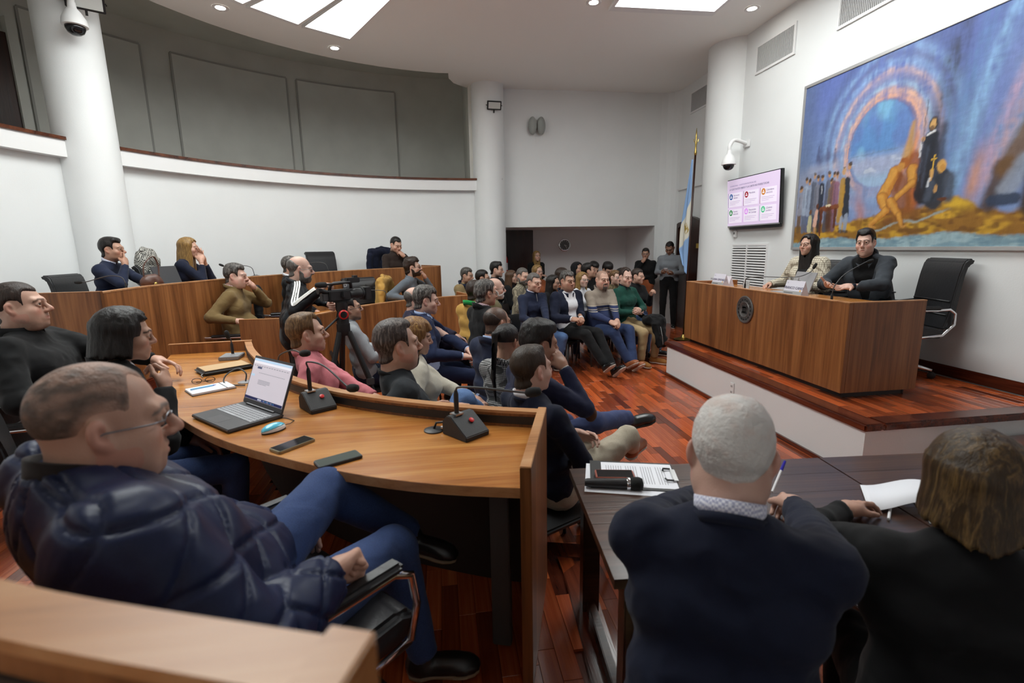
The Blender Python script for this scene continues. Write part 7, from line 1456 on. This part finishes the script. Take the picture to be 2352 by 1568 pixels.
t = thing('folded_jacket', 'black jacket lying across the lap of the person in green', 'jacket', (*J_gr['loc'], 0), math.radians(J_gr['face']-90))
v, q = mesh_sdf([rc((-.16, .30, .60), (-.20, .42, .60), .08, .09, .06), rc((-.20, .42, .58), (-.18, .52, .30), .085, .06, .05), rc((-.10, .46, .56), (-.08, .53, .28), .06, .04, .05), rc((-.05, .34, .62), (-.22, .30, .60), .07, .07, .05), rc((-.26, .40, .56), (-.28, .46, .36), .05, .05, .05)], .010); n = vnormals(v, q); v = v+n*(.014*(.5-np.abs(vnoise(v, 14, 2))*2))[:, None]; np_obj('shell', v, q, BLK, t); MB().tube([(-.12, .52, .54), (-.10, .57, .42), (-.11, .58, .30)], .004, 6).build('zip', STEEL, t)
t = thing('handbag', 'brown leather handbag on the back row desk', 'bag', (-2.97, 5.60, 1.28), math.radians(60)); v, q = mesh_sdf([el((0, 0, .08), (.11, .06, .085), k=.03), el((.03, .02, .05), (.10, .06, .05), k=.03)], .008, lambda V, X, Y, Z: np.maximum(V, .0-Z)); n = vnormals(v, q); v = v+n*(.008*vnoise(v, 22, 1))[:, None]; np_obj('pouch', v, q, plain('brown_leather', (.09, .04, .028), .45), t); MB().tube(smooth_line([(-.07, 0, .14), (-.05, 0, .26), (.06, .02, .34), (.10, .02, .25), (.08, 0, .13)], 6), .011, 8, flat=.4).build('strap', MATS['brown_leather'], t, smooth=True); MB().lathe([(.018, 0), (.022, .004), (.018, .008)], 16, M=Matrix.Translation((0, -.062, .06)) @ Matrix.Rotation(math.pi/2, 4, 'X')).build('buckle', BRASS, t, smooth=True)
t = thing('smartphone', 'phone held by the standing person in the grey sweater', 'phone', (0, 0, 0)); wa, F = J_sm['hand1']
fr = math.radians(J_sm['face']-90); lp = (J_sm['arm'][1][2]+J_sm['arm'][-1][2])/2+np.array((0, .10, .05)); t.location = (J_sm['loc'][0]+math.cos(fr)*lp[0]-math.sin(fr)*lp[1], J_sm['loc'][1]+math.sin(fr)*lp[0]+math.cos(fr)*lp[1], lp[2]); t.rotation_euler = (.7, 0, fr)
MB().box(-.036, .036, -.075, .075, -.004, .004).build('case', PAPER, t, bevel=.002); MB().box(-.033, .033, -.072, .072, .004, .005).build('glass', BLACKG, t)
# ---------------------------------------------------------------- video camera on its tripod
t = thing('video_camera', 'black professional camcorder with a foam microphone on the tripod', 'camera', (-.85, 4.27, 1.245), math.radians(42)); t.scale = (.86, .86, .86)
CB = plain('camera_black', (.012, .012, .013), .5)
MB().box(-.13, .10, -.05, .05, -.01, .10).build('body', CB, t, bevel=.012, seg=3); MB().lathe([(.045, 0), (.045, .06), (.052, .07), (.052, .13), (.06, .135), (.06, .15)], 24, M=Matrix.Translation((.10, 0, .045)) @ Matrix.Rotation(math.pi/2, 4, 'Y')).build('lens', CB, t, smooth='auto'); MB().box(.25, .32, -.065, .065, -.02, .105).build('lens_hood', CB, t, bevel=.006)
MB().tube([(-.10, 0, .10), (-.09, 0, .145), (-.05, 0, .16), (.09, 0, .165), (.13, 0, .15), (.13, 0, .10)], .016, 10).build('handle', CB, t, smooth=True); MB().box(.08, .22, -.03, .03, .155, .205).build('handle_unit', CB, t, bevel=.006); MB().box(.16, .20, -.02, .02, .205, .225).build('shoe_mount', CB, t)
mc = MB().tube([(-.20, -.035, .155), (.10, -.035, .165)], .011, 12).build('shotgun_microphone', CB, t, smooth='auto'); MB().lathe([(.012, -.02), (.026, 0), (.028, .05), (.022, .09), (.008, .10)], 18, M=Matrix.Translation((-.16, -.035, .156)) @ Matrix.Rotation(-math.pi/2, 4, 'Y')).build('foam_cover', FOAM, mc, smooth=True)
MB().box(-.01, .05, -.075, -.05, .02, .09).build('hand_strap', CB, t, bevel=.008); text_mesh('printed_mark', 'D', .05, plain('mark_white', (.75, .75, .75), .6), t, Matrix.Translation((.03, -.0365, .12)) @ Matrix.Rotation(math.pi/2, 4, 'X')); MB().box(-.19, -.13, -.03, .03, .0, .07).build('battery', DGREY, t, bevel=.006); MB().tube([(-.13, 0, .08), (-.19, 0, .10), (-.22, 0, .10)], [.022, .024, .03], 14).build('viewfinder', CB, t, smooth='auto')
t = thing('tripod', 'black tripod carrying the camcorder', 'tripod', (-.84, 4.27, .045), math.radians(22))
hd = MB().lathe([(.05, 1.0), (.05, 1.06), (.04, 1.10), (.05, 1.13), (.05, 1.18)], 20).build('fluid_head', CB, t, smooth='auto'); MB().lathe([(.030, 0), (.040, .004), (.040, .012), (.028, .016)], 24, M=Matrix.Translation((0, -.05, 1.08)) @ Matrix.Rotation(math.pi/2, 4, 'X'), cap=False).build('tension_dial', REDP, hd, smooth=True); MB().box(-.06, .06, -.03, .03, 1.18, 1.192).build('quick_plate', CB, hd)
MB().tube([(0, 0, 1.08), (-.15, -.08, .98), (-.32, -.16, .84)], .009, 10).build('pan_bar', CB, t, smooth=True); MB().lathe([(.045, .90), (.055, .93), (.055, 1.0)], 18).build('bowl', CB, t, smooth='auto')
for a in (-.6, 1.6, 3.7):
    c_, s_ = math.cos(a), math.sin(a); lg = MB().tube([(.045*c_, .045*s_, .93), (.20*c_, .20*s_, .50)], .024, 10).build('leg', CB, t, smooth='auto'); MB().tube([(.19*c_, .19*s_, .52), (.36*c_, .36*s_, -.03)], .015, 10).build('lower_leg', CB, lg, smooth='auto'); MB().box(-.03, .03, -.022, .022, -.03, .03, M=Matrix.Translation((.20*c_, .20*s_, .50))).build('leg_clamp', DGREY, lg, bevel=.004); MB().sphere((.365*c_, .365*s_, -.027), .018, 10).build('foot', BLACK, lg, smooth=True)
# gallery chair backs that peek over the rail
for k, a in enumerate((100.5, 97.2)):
    p = (C0[0]+5.75*math.cos(math.radians(a)), C0[1]+5.75*math.sin(math.radians(a))); c = tag(copy_tree(_vc), 'dark chair back peeking over the gallery rail, '+('left' if k == 0 else 'right')+' one', 'chair', 'black visitor chairs'); c.location = (*p, 2.4); c.rotation_euler = (0, 0, math.radians(a+90)); c.scale = (1, 1, .72)
